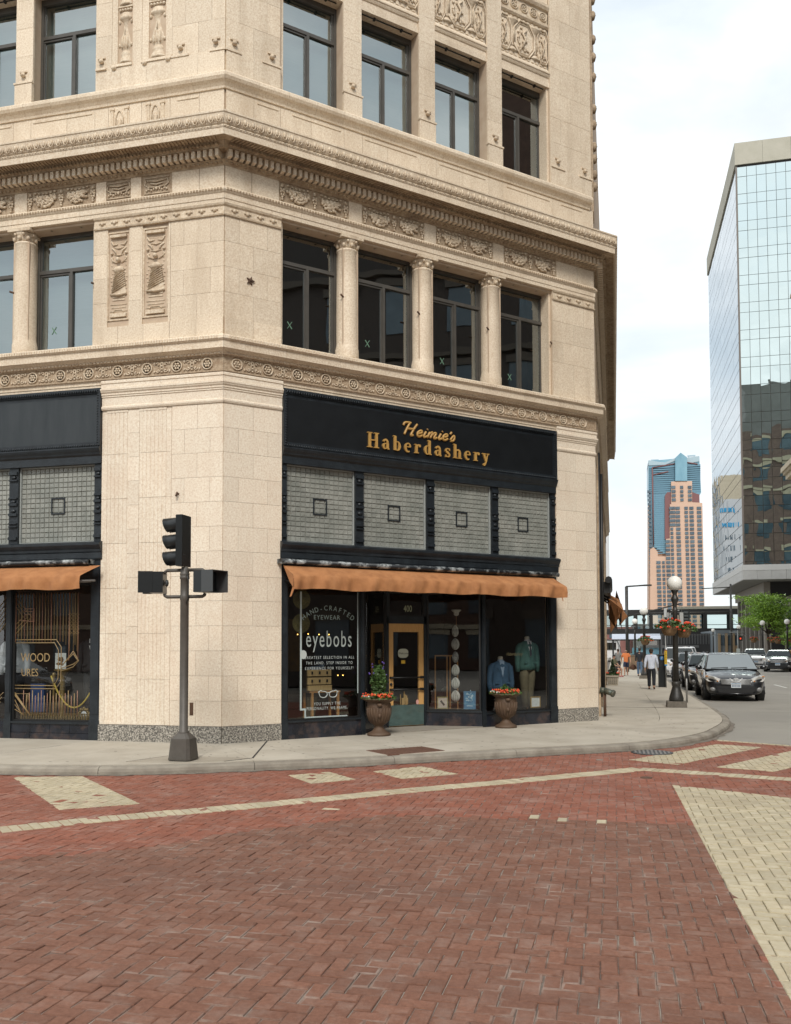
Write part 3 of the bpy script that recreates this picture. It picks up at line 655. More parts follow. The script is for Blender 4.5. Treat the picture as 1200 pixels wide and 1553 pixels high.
# star anchor and small fittings on the wall
st = MB(FM); pts = []
for k in range(10): pts.append((.502+(.085 if k % 2 == 0 else .036)*sin(k*pi/5+.25), 8.722+(.085 if k % 2 == 0 else .036)*cos(k*pi/5+.25)))
st.prism(pts, .02, .05); st.blob((.502, .05, 8.722), .025, 6, 3); B(st, 'star_anchor', RUST)
sp = MB(FL); sp.tube([(-.888, .0, 4.70), (-.888, .06, 4.72), (-.90, .08, 4.65)], .02, 6); B(sp, 'iron_stub', RUST)
vb = MB(FL); vb.box(-.625, -.555, .0125, .02, .63, .86); vb.box(-.615, -.565, .019, .024, .65, .84); B(vb, 'vent_plate', RUST)

# ---- the street side of the building, seen edge on
for k in range(13):
    s = 1.5+1.75*k
    if s > FAR_R-1: break
    slab(FR, s-.35, s+.35, -.4, .02 if k % 2 else .06, 0, 6.8, 'street_pier', SOOT, BLD); slab(FR, s+.35, s+1.4, -.4, -.3, .1, 6.8, 'street_glazing', DARK, BLD)
    slab(FR, s-.25, s+.25, -.4, .03, 7.6, 10.1, 'street_pier', SOOT, BLD); slab(FR, s+.25, s+1.5, -.4, -.3, 7.6, 10.1, 'street_glazing', DARK, BLD)
slab(FR, 0, 1.15, -.4, .012, .13, 6.36, 'street_pier', STONEL, BLD); slab(FR, 0, 1.3, -.4, .02, 7.6, 10.1, 'street_pier', STONE, BLD)
dn = MB(FR); dn.tube([(1.3, .06, .6), (1.3, .06, 6.7)], .05, 6); dn.tube([(4.2, .09, .6), (4.2, .09, 6.7)], .05, 6); B(dn, 'drainpipe', FRAMED)
def knob_mesh():
    mb = MB(OUT); mb.lathe([(.07, -.14), (.09, -.06), (.11, 0), (.09, .03), (.10, .06), (.06, .12), (.0, .14)], 8); mb.box(-.05, .05, -.16, .02, -.05, .05); return mb.mesh('crocket', SOOT)
KN = knob_mesh()
for z in (17.75, 17.35, 16.75, 16.3, 15.8, 15.0, 14.6, 14.05, 13.75, 13.35, 13.05): place('crocket', KN, FR, .35, .07, z, BLD, scale=(.8, .75, .75))
slab(FR, .05, .7, -.3, .05, 12.3, 19, 'quoin_strip', SOOT, BLD)
RF = MB(); RF.plan([(P0.x-11.9, P0.y+.2), (P0.x, P0.y+.25), (P1.x-.25, P1.y), (P1.x-.2, P1.y+FAR_R-.2), (P0.x-11.9, P1.y+FAR_R-.2)], WT-.4, WT-.2); B(RF, 'roof', DARK)
# ------------------------------------------------------------------ shopfronts
def board(fr, s0, s1, inner):
    f = MB(fr); z0, z1 = 5.68, 6.79
    f.box(s0, s1, -.1, .01, z0, z1); t = .09
    for k, (a, b) in enumerate(((0, .04), (.04, .065), (.065, .09))):
        d = (.07, .05, .035)[k]
        f.box(s0+a, s0+b, .01, d, z0+a, z1-a); f.box(s1-b, s1-a, .01, d, z0+a, z1-a); f.box(s0+b, s1-b, .01, d, z1-b, z1-a); f.box(s0+b, s1-b, .01, d, z0+a, z0+b)
    o = B(f, 'sign_board', IRON)
    slab(fr, s0+.09, s1-.09, .0, .016, z0+.09, z1-.16, 'sign_face', inner, o)
    fb = MB(fr); n = int((s1-s0)/.05)
    for i in range(n):
        s = s0+.05*i+.03; fb.blob((s, .066, z1-.06), (.018, .014, .03), 4, 3)
        fb.blob((s, .072, z0+.02), (.018, .014, .026), 4, 3)
    for i in range(int((z1-z0)/.05)):
        for s in (s0+.055, s1-.055): fb.blob((s, .062, z0+.03+.05*i), (.028, .012, .018), 4, 3)
    fb.build('beading', IRON, o)['kind'] = 'stuff'
    return o
SB = board(FM, 1.17, 7.99, SIGNB); SBL = board(FL, -8.4, -2.49, GREYB)
def trims(fr, s0, s1):
    for prof, nm, m in (([(-.1, 5.36), (.02, 5.36), (.02, 5.50), (.05, 5.53), (.06, 5.56), (.085, 5.60), (.10, 5.64), (.10, 5.665), (.03, 5.68), (-.1, 5.68)], 'transom_moulding', IRON),
                        ([(-.12, 3.53), (.02, 3.53), (.035, 3.56), (.035, 3.66), (.055, 3.68), (.06, 3.72), (.09, 3.76), (.115, 3.80), (.115, 3.84), (.02, 3.875), (-.12, 3.875)], 'prism_sill', IRON)):
        moulding(nm, prof, m, [(fr, s0-(.04 if nm == 'prism_sill' else 0), s1+(.04 if nm == 'prism_sill' else 0), 0, 0)], 20)
    # roller box for the awning with flaking paint
    hb = MB(fr); hb.prism([(s0-.10, 3.44), (s0-.10, 3.52), (s1-.12, 3.52), (s1-.12, 3.44)], -.05, .20); hb.tube([(s0-.10, .20, 3.47), (s1-.12, .20, 3.47)], .05, 8)
    B(hb, 'roller_box', IRONW)
trims(FM, 1.17, 7.99); trims(FL, -8.4, -2.49)
def prism_panel(fr, s0, s1, z0=3.875, z1=5.36, nx=14, nz=15):
    f = MB(fr); t = .022
    for a, b, c, e in ((s0, s0+t, z0, z1), (s1-t, s1, z0, z1), (s0+t, s1-t, z1-t, z1), (s0+t, s1-t, z0, z0+t)): f.box(a, b, -.13, -.075, c, e)
    o = B(f, 'prism_panel', LEADP if fr is FM else LEADP)
    slab(fr, s0, s1, -.16, -.125, z0, z1, 'came_ground', LEAD, o)
    g = MB(fr); w, h = (s1-s0-2*t)/nx, (z1-z0-2*t)/nz; rnd = random.Random(int(s0*77))
    for i in range(nx):
        for j in range(nz):
            a, c = s0+t+w*i+.0025, z0+t+h*j+.0025; b, e = a+w-.005, c+h-.005; q = .008; d = -.108+rnd.uniform(-.002, .004); tl = rnd.uniform(-.004, .004)
            g.add([(a, -.125, c), (b, -.125, c), (b, -.125, e), (a, -.125, e), (a+q, d+tl, c+q), (b-q, d-tl, c+q), (b-q, d-tl*.5, e-q), (a+q, d, e-q)], [(4, 5, 6, 7), (0, 1, 5, 4), (1, 2, 6, 5), (2, 3, 7, 6), (3, 0, 4, 7)])
    g.build('glass_tiles', PRISM, o)['kind'] = 'stuff'
    c = (s0+s1)/2; zc = z0+(z1-z0)*.485; q = MB(fr)
    for a, b, e, h in ((-.15, -.125, -.16, .16), (.125, .15, -.16, .16), (-.125, .125, .135, .16), (-.125, .125, -.16, -.135)): q.box(c+a, c+b, -.125, -.09, zc+e, zc+h)
    q.build('vent_frame', IRON, o)
PM = [(1.28, 2.77), (2.96, 4.47), (4.66, 6.17), (6.35, 7.86)]; PL = [(-4.31, -2.65), (-6.17, -4.51), (-8.03, -6.37)]
for a, b in PM: prism_panel(FM, a, b)
for a, b in PL: prism_panel(FL, a, b, nx=16)
def mullion(fr, a, b):
    m = MB(fr); m.box(a, b, -.16, -.02, 3.875, 5.36); c = (a+b)/2; w = (b-a)/2-.01
    for z, h in ((3.95, .06), (4.2, .02), (4.26, .02), (4.42, .05), (4.62, .05), (4.75, .03), (5.1, .03), (5.22, .06)): m.box(c-w, c+w, -.02, .02, z, z+h)
    for z in (4.52, 4.7, 5.17): m.blob((c, -.01, z), (w*.7, .03, .04), 6, 3)
    B(m, 'mullion', IRON)
for a, b in ((1.17, 1.28), (2.77, 2.96), (4.47, 4.66), (6.17, 6.35), (7.86, 7.99)): mullion(FM, a, b)
for a, b in ((-2.65, -2.49), (-4.51, -4.31), (-6.37, -6.17), (-8.4, -8.03)): mullion(FL, a, b)
# ---- lettering
def stroke(mb, pts, d0, d1):
    """ribbon along (s, z, width) points, extruded"""
    P = [Vector((a, b)) for a, b, _ in pts]; L, Rr = [], []
    for i, p in enumerate(P):
        t = P[min(i+1, len(P)-1)]-P[max(i-1, 0)]; t = t.normalized() if t.length else Vector((1, 0)); n = Vector((-t.y, t.x))*pts[i][2]/2
        L.append(p+n); Rr.append(p-n)
    for i in range(len(P)-1):
        mb.prism([tuple(L[i]), tuple(L[i+1]), tuple(Rr[i+1]), tuple(Rr[i])], d0, d1)
def arcp(cx, cz, rx, rz, a0, a1, n, w0, w1, wm=None):
    out = []
    for k in range(n+1):
        t = a0+(a1-a0)*k/n; f = k/n; w = w0+(w1-w0)*f if wm is None else (w0*(1-2*f)+wm*2*f if f < .5 else wm*(2-2*f)+w1*(2*f-1))
        out.append((cx+rx*cos(R(t)), cz+rz*sin(R(t)), w))
    return out
T, TN = .17, .055   # thick and thin
def serif(x, z, w=.30, h=.05): return [(x-w/2, z, h), (x+w/2, z, h)]
def bowl(cx, cz, rx, rz): return [arcp(cx, cz, rx, rz, 90, 270, 8, TN, TN, T), arcp(cx, cz, rx, rz, 270, 450, 8, TN, TN, T)]
GLY = {
 'H': (.86, [[(.2, 0, T), (.2, 1, T)], [(.66, 0, T), (.66, 1, T)], [(.2, .5, .07), (.66, .5, .07)], serif(.2, .025, .34), serif(.66, .025, .34), serif(.2, .975, .34), serif(.66, .975, .34)]),
 'a': (.60, [[(.40, .04, T), (.40, .42, T)]]+[arcp(.26, .44, .15, .20, 0, 160, 8, T*.8, .10)]+[arcp(.24, .20, .13, .175, 80, 270, 8, TN, TN, T*.9), [(.24, .375, TN), (.36, .40, TN)], [(.24, .025, TN), (.34, .09, TN)], [(.40, .05, T*.7), (.53, .03, .06)]]),
 'b': (.64, [[(.17, .02, T), (.17, .97, T)], serif(.11, .965, .16)]+[arcp(.33, .31, .16, .29, 270, 450, 8, TN, TN, T), [(.17, .56, .05), (.33, .605, .05)], [(.17, .06, .05), (.33, .02, .05)]]),
 'e': (.56, [arcp(.28, .31, .18, .29, 90, 305, 9, TN, .07, T), arcp(.28, .36, .17, .24, 0, 90, 5, .11, TN), [(.14, .355, .05), (.47, .355, .05)]]),
 'r': (.52, [[(.17, 0, T), (.17, .6, T)], serif(.18, .025, .32), serif(.11, .585, .18), [(.2, .46, .05), (.30, .58, .07), (.38, .58, .07)], arcp(.40, .52, .055, .055, 0, 360, 7, .09, .09)]),
 'd': (.64, [[(.45, .02, T), (.45, .97, T)], serif(.39, .965, .16), serif(.52, .03, .16)]+[arcp(.29, .31, .16, .29, 90, 270, 8, TN, TN, T), [(.29, .605, .05), (.45, .56, .05)], [(.29, .02, .05), (.45, .06, .05)]]),
 's': (.48, [arcp(.24, .46, .14, .14, 20, 200, 7, .05, .11), [(.105, .42, .11), (.24, .32, .15), (.375, .2, .12)], arcp(.24, .165, .14, .14, 20, -160, 7, .11, .05), [(.38, .62, .04), (.38, .45, .045)], [(.10, .0, .04), (.10, .17, .045)]]),
 'h': (.70, [[(.17, 0, T), (.17, .97, T)], serif(.11, .965, .16), serif(.18, .025, .30), [(.52, 0, T), (.52, .42, T)], serif(.53, .025, .30), arcp(.37, .42, .15, .18, 160, 0, 7, TN, T*.9)]),
 'y': (.60, [[(.14, .58, T), (.33, .04, .13)], [(.46, .58, .06), (.33, .04, .07), (.24, -.2, .07)], serif(.14, .585, .28), serif(.46, .585, .22), arcp(.16, -.2, .05, .05, 0, 360, 7, .09, .09), [(.16, -.25, .05), (.25, -.19, .06)]]),
}
tx = MB(FM); x0, x1, zb, hh = 3.0, 6.07, 5.87, .305
tot = sum(GLY[c][0] for c in 'Haberdashery')+.17*11
k = (x1-x0)/tot; x = x0; cnt = 0
for c in 'Haberdashery':
    w, st = GLY[c]
    for s in st:
        cnt += 1; stroke(tx, [(x+a*k, zb+b*hh, max(q*k, .018)) for a, b, q in s], .016, .05+.0004*(cnt % 9))
    x += (w+.17)*k; tx.build('letter', GOLD, SB); tx = MB(FM)
SCRIPT = {
 'H': (.95, [[(.0, .72), (.04, .93), (.20, 1.0), (.45, .98)], [(.38, 1.0), (.27, .55), (.18, .02)], [(.85, .95), (.70, .5), (.60, .05), (.66, 0), (.74, .06)], [(.22, .5), (.74, .52)]]),
 'e': (.42, [[(.06, .22), (.28, .30), (.30, .44), (.18, .48), (.05, .30), (.08, .06), (.22, .0), (.38, .14)]]),
 'i': (.28, [[(.14, .46), (.06, .12), (.12, .0), (.26, .12)], [(.20, .63), (.215, .67)]]),
 'm': (.72, [[(.12, .46), (.02, .0)], [(.05, .18), (.22, .46), (.30, .42), (.22, .0)], [(.25, .18), (.44, .46), (.54, .40), (.46, .1), (.52, .0), (.66, .12)]]),
 "'": (.12, [[(.12, .72), (.06, .52)]]),
 's': (.36, [[(.02, .06), (.20, .46), (.28, .22), (.20, .02), (.04, .02)]])}
tx = MB(FM); x0, x1, zb, hh = 3.82, 5.16, 6.225, .265
tot = sum(SCRIPT[c][0] for c in "Heimie's"); k = (x1-x0)/tot; x = x0
for c in "Heimie's":
    w, st = SCRIPT[c]
    for s in st:
        P = [Vector((x+(a+b*.18)*k, zb+b*hh)) for a, b in s]; out = []
        for i in range(len(P)-1):                           # smooth the stroke
            p0, p1, p2, p3 = P[max(i-1, 0)], P[i], P[i+1], P[min(i+2, len(P)-1)]
            for q in range(4):
                t = q/4; out.append(.5*((2*p1)+(-p0+p2)*t+(2*p0-5*p1+4*p2-p3)*t*t+(-p0+3*p1-3*p2+p3)*t**3))
        out.append(P[-1]); cnt += 1
        tx.tube([(p.x, .03+.0005*(cnt % 7), p.y) for p in out], .026, 6)
    x += w*k; tx.build('script_letter', GOLD, SB); tx = MB(FM)

FONT = None
def text_mesh(s, size, name='t', spacing=1.0, cx=1.0):
    """flat letters of the built-in font as a mesh in (s, z), centred"""
    c = bpy.data.curves.new(name, 'FONT'); c.body = s; c.size = size; c.align_x = 'CENTER'; c.space_character = spacing; c.resolution_u = 3
    o = bpy.data.objects.new(name, c); COL.objects.link(o)
    me = o.to_mesh(); vs = [(v.co.x*cx, v.co.y) for v in me.vertices]; fs = [tuple(p.vertices) for p in me.polygons]
    o.to_mesh_clear(); bpy.data.objects.remove(o); bpy.data.curves.remove(c); return vs, fs
def text(mb, s, c, d, z, size, spacing=1.0, cx=1.0, shear=0):
    v, f = text_mesh(s, size, spacing=spacing, cx=cx); mb.add([(c+a+b*shear, d, z+b) for a, b in v], f)
def arc_text(mb, s, c, d, zc, rad, span, size, cx=1.0):
    n = len(s)
    for i, ch in enumerate(s):
        a = (i/(n-1)-.5)*span; v, f = text_mesh(ch, size, cx=cx)
        mb.add([(c+(rad+b)*sin(a)+p*cos(a), d, zc+(rad+b)*cos(a)-p*sin(a)) for p, b in v], f)

# ---- shop interior
ZF = .30
SH = MB()
def room(fr, s0, s1, depth, zt):
    for a, b, d0, d1, z0, z1, m, nm in ((s0, s1, -depth-.1, -depth, ZF, zt, ROOMW, 'room_wall'), (s0, s1, -depth, -.16, zt, zt+.1, DARK, 'room_ceiling'), (s0-.1, s0, -depth, -.16, ZF, zt, ROOMW, 'room_wall'), (s1, s1+.1, -depth, -.16, ZF, zt, ROOMW, 'room_wall')):
        slab(fr, a, b, d0, d1, z0, z1, nm, m, BLD)
room(FM, .9, 8.3, 5.0, 3.35); room(FL, -8.3, -2.45, 2.6, 3.35)
rf = MB(); rf.plan([tuple(FM(a, d, 0)[:2]) for a, d in ((.9, -.13), (2.93, -.13), (4.0, -1.0), (5.02, -1.0), (5.95, -.13), (8.3, -.13), (8.3, -5), (.9, -5))], ZF-.1, ZF); B(rf, 'room_floor', ROOMF); slab(FL, -8.3, -2.45, -2.6, -.12, ZF-.1, ZF, 'room_floor', ROOMF, BLD)
slab(FM, 1.17, 7.99, -.5, -.02, 3.07, 3.55, 'header', IRON, BLD); slab(FL, -8.4, -2.49, -.5, -.02, 3.09, 3.55, 'header', IRON, BLD)
# posts and glazing of the display windows
def post(fr, a, b, d0=-.14, d1=-.01, z0=.13, z1=3.53, nm='shop_post'):
    m = MB(fr); m.box(a, b, d0, d1, z0, z1); m.box(a-.012, b+.012, d1-.02, d1+.015, z0, .50); m.box(a+.02, b-.02, d1, d1+.012, .62, z1-.2); B(m, nm, IRON)
for a, b in ((1.17, 1.30), (7.80, 7.99)): post(FM, a, b)
for a, b in ((2.90, 2.98), (5.90, 5.98)): post(FM, a, b, d1=-.03)
for a, b in ((-2.69, -2.49), (-4.53, -4.40), (-6.42, -6.29), (-8.4, -8.2)): post(FL, a, b)
def display(fr, s0, s1, z0, z1, d=-.09, name='display_window', bottom=True):
    f = MB(fr); t = .035
    for a, b, c, e in ((s0, s0+t, z0, z1), (s1-t, s1, z0, z1), (s0+t, s1-t, z1-t, z1), (s0+t, s1-t, z0, z0+t)): f.box(a, b, d-.03, d+.03, c, e)
    o = B(f, name, FRAMED); p = MB(fr); p.add([(s0+t, d, z0+t), (s1-t, d, z0+t), (s1-t, d, z1-t), (s0+t, d, z1-t)], [(0, 1, 2, 3)]); p.build('pane', GSHOP, o)
    return o
W1 = display(FM, 1.30, 2.90, .47, 3.07); W2 = display(FM, 5.98, 7.80, .43, 3.07)
WL1 = display(FL, -4.40, -2.69, .46, 3.10); WL2 = display(FL, -6.29, -4.53, .46, 3.10)
# stall risers under the glass
def riser(fr, s0, s1, d=-.02, z1=.47):
    slab(fr, s0, s1, -.2, d, .10, z1-.03, 'stall_riser', TILEB, BLD); slab(fr, s0, s1, -.2, d+.03, z1-.03, z1, 'riser_cap', IRON, BLD); slab(fr, s0, s1, -.1, d+.015, .125, .21, 'riser_foot', TILEB, BLD)
riser(FM, 1.30, 2.90); riser(FM, 5.98, 7.80, z1=.43)
n = 4
for i in range(n):
    a, b = -4.40+1.71*i/n, -4.40+1.71*(i+1)/n
    for z0, z1 in ((.12, .245), (.25, .42)): slab(FL, a+.003, b-.003, -.15, -.02+.01*(z0 < .2), z0, z1, 'riser_tile', TILEB, BLD)
slab(FL, -4.40, -2.69, -.15, .01, .42, .46, 'riser_cap', IRON, BLD); slab(FL, -8.2, -4.53, -.15, -.02, .1, .46, 'stall_riser', TILEB, BLD)
# recessed entry: two splayed returns and the door between them
DD = -.92
def splay(sa, da, sb, db):
    p, q = FM(sa, da, 0), FM(sb, db, 0); fr = Frame((p.x, p.y), atan2((q-p).y, (q-p).x)); L = (q-p).length
    o = display(fr, .03, L-.03, .47, 3.07, d=0); riser(fr, .0, L, d=.02, z1=.47); return fr, L, o
SF1 = splay(2.97, -.06, 4.0, DD); SF2 = splay(5.02, DD, 5.91, -.06)
slab(FM, 4.0, 5.02, DD-.05, DD+.03, 2.36, 2.52, 'door_transom', IRON, BLD); slab(FM, 4.0, 4.06, DD-.05, DD+.03, .13, 3.07, 'door_post', IRON, BLD); slab(FM, 4.96, 5.04, DD-.05, DD+.03, .13, 3.07, 'door_post', IRON, BLD)
slab(FM, 2.9, 6.0, DD-.1, -.05, 3.075, 3.12, 'entry_ceiling', IRON, BLD); slab(FM, 2.95, 5.95, DD-.3, -.02, .06, .145, 'entry_floor', mat('entry_concrete', (.30, .27, .22), .85, (.25, .22, .18), scale=6, coord='Position'), BLD)
dr = MB(FM); a, b = 4.06, 4.96; z0, z1 = .16, 2.36
dr.box(a, a+.125, DD-.045, DD, z0, z1); dr.box(b-.125, b, DD-.045, DD, z0, z1); dr.box(a+.125, b-.125, DD-.045, DD, z1-.18, z1); dr.box(a+.125, b-.125, DD-.045, DD, z0, z0+.42)
DOOR = B(dr, 'door', OAKD)
slab(FM, a+.005, b-.005, DD, DD+.012, z0+.01, z0+.45, 'kick_plate', KICK, DOOR)
p = MB(FM); p.add([(a+.125, DD-.02, z0+.42), (b-.125, DD-.02, z0+.42), (b-.125, DD-.02, z1-.18), (a+.125, DD-.02, z1-.18)], [(0, 1, 2, 3)]); p.build('pane', GSHOP, DOOR)
hb = MB(FM)
for z in (1.20, .945): hb.tube([(a+.05, DD+.05, z), (b-.05, DD+.05, z)], .016, 8); hb.box(a+.03, a+.10, DD, DD+.06, z-.025, z+.025); hb.box(b-.10, b-.03, DD, DD+.06, z-.025, z+.025)
hb.blob((a+.06, DD+.02, 1.06), (.035, .03, .035), 8, 4); hb.build('push_bar', FRAMED, DOOR)
SIGNP = mat('card_cream', (.45, .46, .36), .6); YEL = mat('sticker_yellow', (.6, .36, .03), .5); PINK = mat('sticker_pink', (.62, .33, .29), .5)
cs = MB(FM); c = 4.44; zc = 1.72; pts = []
for k in range(24): t = k*pi/12; rr = 1+.05*cos(4*t); q = abs(cos(t))**.5, abs(sin(t))**.5; pts.append((c+.125*rr*q[0]*(1 if cos(t) > 0 else -1), zc+.095*rr*q[1]*(1 if sin(t) > 0 else -1)))
cs.prism(pts, DD-.012, DD-.006); card = cs.build('door_card', SIGNP, DOOR)
tm = MB(FM); text(tm, 'Welcome', c, DD-.004, zc-.02, .065, shear=.25); tm.build('lettering', FRAMED, card, kind='stuff')
slab(FM, c-.05, c+.05, DD-.012, DD-.006, 1.50, 1.57, 'sticker', YEL, DOOR)
st = MB(FM); st.lathe([(.0, 0), (.035, 0), (.035, .004), (0, .004)], 12); 
ov = MB(FM); pts = [(4.80+.035*cos(k*pi/8), .66+.055*sin(k*pi/8)) for k in range(16)]; ov.prism(pts, DD-.012, DD-.006); ov.build('sticker', PINK, DOOR)
sk = MB(FM)
for i, (x, z, w, h) in enumerate(((4.36, .62, .02, .22), (4.40, .60, .05, .16), (4.45, .62, .03, .28), (4.49, .61, .05, .2), (4.53, .62, .03, .14), (4.42, .585, .2, .015), (4.45, .80, .06, .03), (4.40, .70, .09, .02))): sk.box(x, x+w, DD-.012, DD-.008+.0005*i, z, z+h)
sk.build('gold_emblem', GOLDL, DOOR)
TR = display(FM, 4.06, 4.96, 2.52, 3.07, d=DD-.01, name='transom_window')
nm = MB(FM); text(nm, '400', 4.56, DD-.004, 2.62, .20, cx=.72); nm.build('lettering', mat('number_pale', (.42, .45, .30), .5), TR, kind='stuff')
# left display: decal lettering and line work on the glass
dc = MB(FM); D = -.086; c = 2.20
arc_text(dc, 'HAND-CRAFTED', c, D, 1.78, .80, 1.36, .135, .9); text(dc, 'EYEWEAR', c-.03, D, 2.40, .125, 1.15, .95); dc.build('lettering', PALEL, W1, kind='stuff')
eb = MB(FM); text(eb, 'eyebobs', c+.02, D, 1.87, .46, 1.2, .56); eb.build('lettering', mat('eyebobs_vinyl', (.33, .37, .35), .5), W1, kind='stuff')
dw = MB(FM)
for i, s in enumerate(('GREATEST SELECTION IN ALL', 'THE LAND. STEP INSIDE TO', 'EXPERIENCE FOR YOURSELF!')): text(dw, s, c+.03, D, 1.635-.105*i, .078, 1.35, .80)
for i, s in enumerate(('YOU SUPPLY THE', 'PERSONALITY. WE FRAME.')): text(dw, s, c-.02, D, .74-.088*i, .082, 1.2, .78)
def ell(cx, cz, rx, rz, n=14): return [(cx+rx*cos(2*pi*k/n), D, cz+rz*sin(2*pi*k/n)) for k in range(n+1)]
for s in (-1, 1):
    dw.tube([(c+s*.105+.085*cos(t)*(1.15 if cos(t)*s > 0 and sin(t) > 0 else 1), D, .945+.062*sin(t)+(.03 if cos(t)*s > .3 and sin(t) > 0 else 0)) for t in [2*pi*k/14 for k in range(15)]], .010, 4)
dw.tube([(c-.03, D, .965), (c, D, .98), (c+.03, D, .965)], .009, 4); dw.tube([(c-.20, D, .98), (c-.22, D, 1.0)], .010, 4); dw.tube([(c+.20, D, .98), (c+.22, D, 1.0)], .010, 4)
dw.build('lettering', WHITEL, W1, kind='stuff')
ln = MB(FM)
for a, b, z0, z1 in ((1.595, 1.63, .69, 2.93), (1.595, 1.72, .655, .69), (1.69, 1.72, .53, .655), (1.69, 2.62, .50, .53), (2.93-.05, 2.93-.085, .95, 2.95)): ln.box(min(a, b), max(a, b), D, D+.002, z0, z1)
ln.build('decal_line', mat('line_vinyl', (.40, .46, .45), .5), W1)
st = MB(FM); pts = [(1.665+.07*cos(k*pi/10), 1.72+.085*sin(k*pi/10)) for k in range(20)]; st.prism(pts, D-.002, D+.003); st.build('round_sticker', WHITEL, W1)
gl = MB(FM); text(gl, 'Haberdashery', 6.82, D, 1.66, .10, 1.0, .8, .2); gl.build('lettering', mat('faint_gold', (.11, .09, .045), .5), W2, kind='stuff')
# art deco gold lines and letters on the other display window
DL = -.084; gd = MB(FL); cp = MB(FL)
def seg(mb, pts, w=.007): mb.tube([(-a, DL, z) for a, z in pts], w, 4)
rnd = random.Random(4)
for i in range(22):
    u = 3.0+.065*i; top = 2.92; zlo = (1.98 if u > 3.3 else 1.62+.3*(i % 3)); seg(gd if i % 3 else cp, [(u, top), (u, zlo)], .006+.003*(i % 2))
    if u < 4.2: seg(gd if i % 2 else cp, [(u, 1.05-.05*(i % 3)), (u, .56)], .006+.003*(i % 2))
for q in (0, .06): seg(gd, [(4.36, 2.02-q), (3.47+q*.6, 2.02-q), (3.36+q, 1.88-q), (3.36+q, 1.22+q), (3.47+q*.6, 1.08+q), (4.36, 1.08+q)], .009)
for q in (0, .09, .18):
    seg(gd, [(4.38, 2.86-q), (4.02+q, 2.46), (4.38, 2.12+q)], .008); seg(cp, [(4.30-q*.4, 2.40), (3.96+q*.4, 2.40-.03), (3.96+q*.4, 2.62-q*.6), (4.16, 2.62-q*.6)], .007)
    seg(gd, [(4.36, 1.0-q*.3), (4.02, .58-q*.1)], .008); seg(gd, [(4.36-q, .98), (4.1-q*.3, .98), (4.1-q*.3, .78+q*.4)], .007); seg(gd, [(4.36, .86-q), (4.2-q*.2, .58)], .007)
for u in (3.02, 3.10, 3.18):
    seg(gd, [(u, 2.9), (u, 1.80)], .006)
    for k in range(6): seg(gd, [(u-.035, 2.50-.07*k), (u, 2.535-.07*k), (u+.035, 2.50-.07*k), (u, 2.465-.07*k), (u-.035, 2.50-.07*k)], .005)
for q in (0, .05): seg(gd, [(3.10, 1.80-q), (2.98+q*.4, 1.62), (3.10, 1.50+q), (3.36, 1.42+q)], .008); seg(gd, [(3.10, 1.80-q), (3.22-q*.4, 1.66), (3.34, 1.52)], .008)
gd.build('decal_line', GOLDL, WL1); cp.build('decal_line', COPL, WL1)
wd = MB(FL); text(wd, 'WOOD', -3.92, DL, 1.60, .235, 1.0, .8); text(wd, 'URES', -4.04, DL, 1.32, .21, 1.0, .8); wd.build('lettering', GOLDL, WL1, kind='stuff')
g2 = MB(FL)
for i in range(6):
    g2.tube([(-4.62-.03*i, DL, 1.0-.09*i), (-4.75-.03*i, DL, .88-.09*i)], .007, 4); g2.tube([(-4.58, DL, 2.85-.1*i), (-4.95, DL, 2.4-.1*i)], .007, 4)
g2.build('decal_line', GOLDL, WL2, kind='stuff')

# ---- awnings
def awning(fr, s0, s1, d=.62, zt=3.40, zf=3.17, zb=2.945, skew=.0):
    mb = MB(fr); n = 150; rows = [(.16, zt), (.30, zt-.07), (d-.02, zf+.02), (d, zf), (d+.01, (zf+zb)/2), (d, zb)]
    rnd = random.Random(int(s1*10)); ph = [rnd.uniform(0, 6) for _ in range(6)]; vs = []
    for j, (dd, z) in enumerate(rows):
        for i in range(n+1):
            t = i/n; s = s0+(s1-s0)*t; e = skew*(1-min(j/2., 1)) ; s2 = s+(e if t > .5 else -e)*abs(t-.5)*2*(-1)
            f = (0, .3, .5, .8, 1.4, 1.2)[j]
            fold = .016*sin(s*7.3+ph[0]+j*.3)+.013*sin(s*12.7+ph[1]+j*.5)+.009*sin(s*23+ph[2]+j)-.035*max(0, 1-abs(((s*.98+.2) % 1)-.5)*9)
            sag = .014*(abs(sin(s*1.72+.5)))**.6 if j >= 3 else 0
            vs.append((s2, dd+f*fold, z+(-sag+.022*f*.4*sin(s*5.1+ph[3])) if j >= 3 else z+f*fold*.4))
    fs = [(j*(n+1)+i, j*(n+1)+i+1, (j+1)*(n+1)+i+1, (j+1)*(n+1)+i) for j in range(len(rows)-1) for i in range(n)]
    mb.add(vs, fs, True); o = B(mb, 'awning', CANVAS)
    e = MB(fr)
    for s in (s0, s1):
        e.add([(s, .16, zt), (s, d, zf), (s, d, zb), (s+.002, .45, zb+.12)], [(0, 1, 2, 3)])
    if fr is FM: e.build('end_flap', CANVAS, o)
    ar = MB(fr)
    for s in (s0+.12, s1-.1):
        ar.tube([(s, -.02, 3.12), (s, d-.12, zf-.10)], .018, 6)
    ar.tube([(s0+.05, d-.11, zf-.08), (s1+(.24 if fr is FL else -.05), d-.11, zf-.08)], .02, 6); ar.build('awning_arm', PLY if fr is FL else FRAMED, o)
    return o
awning(FM, 1.13, 7.74); awning(FL, -8.3, -2.52, skew=-.14)
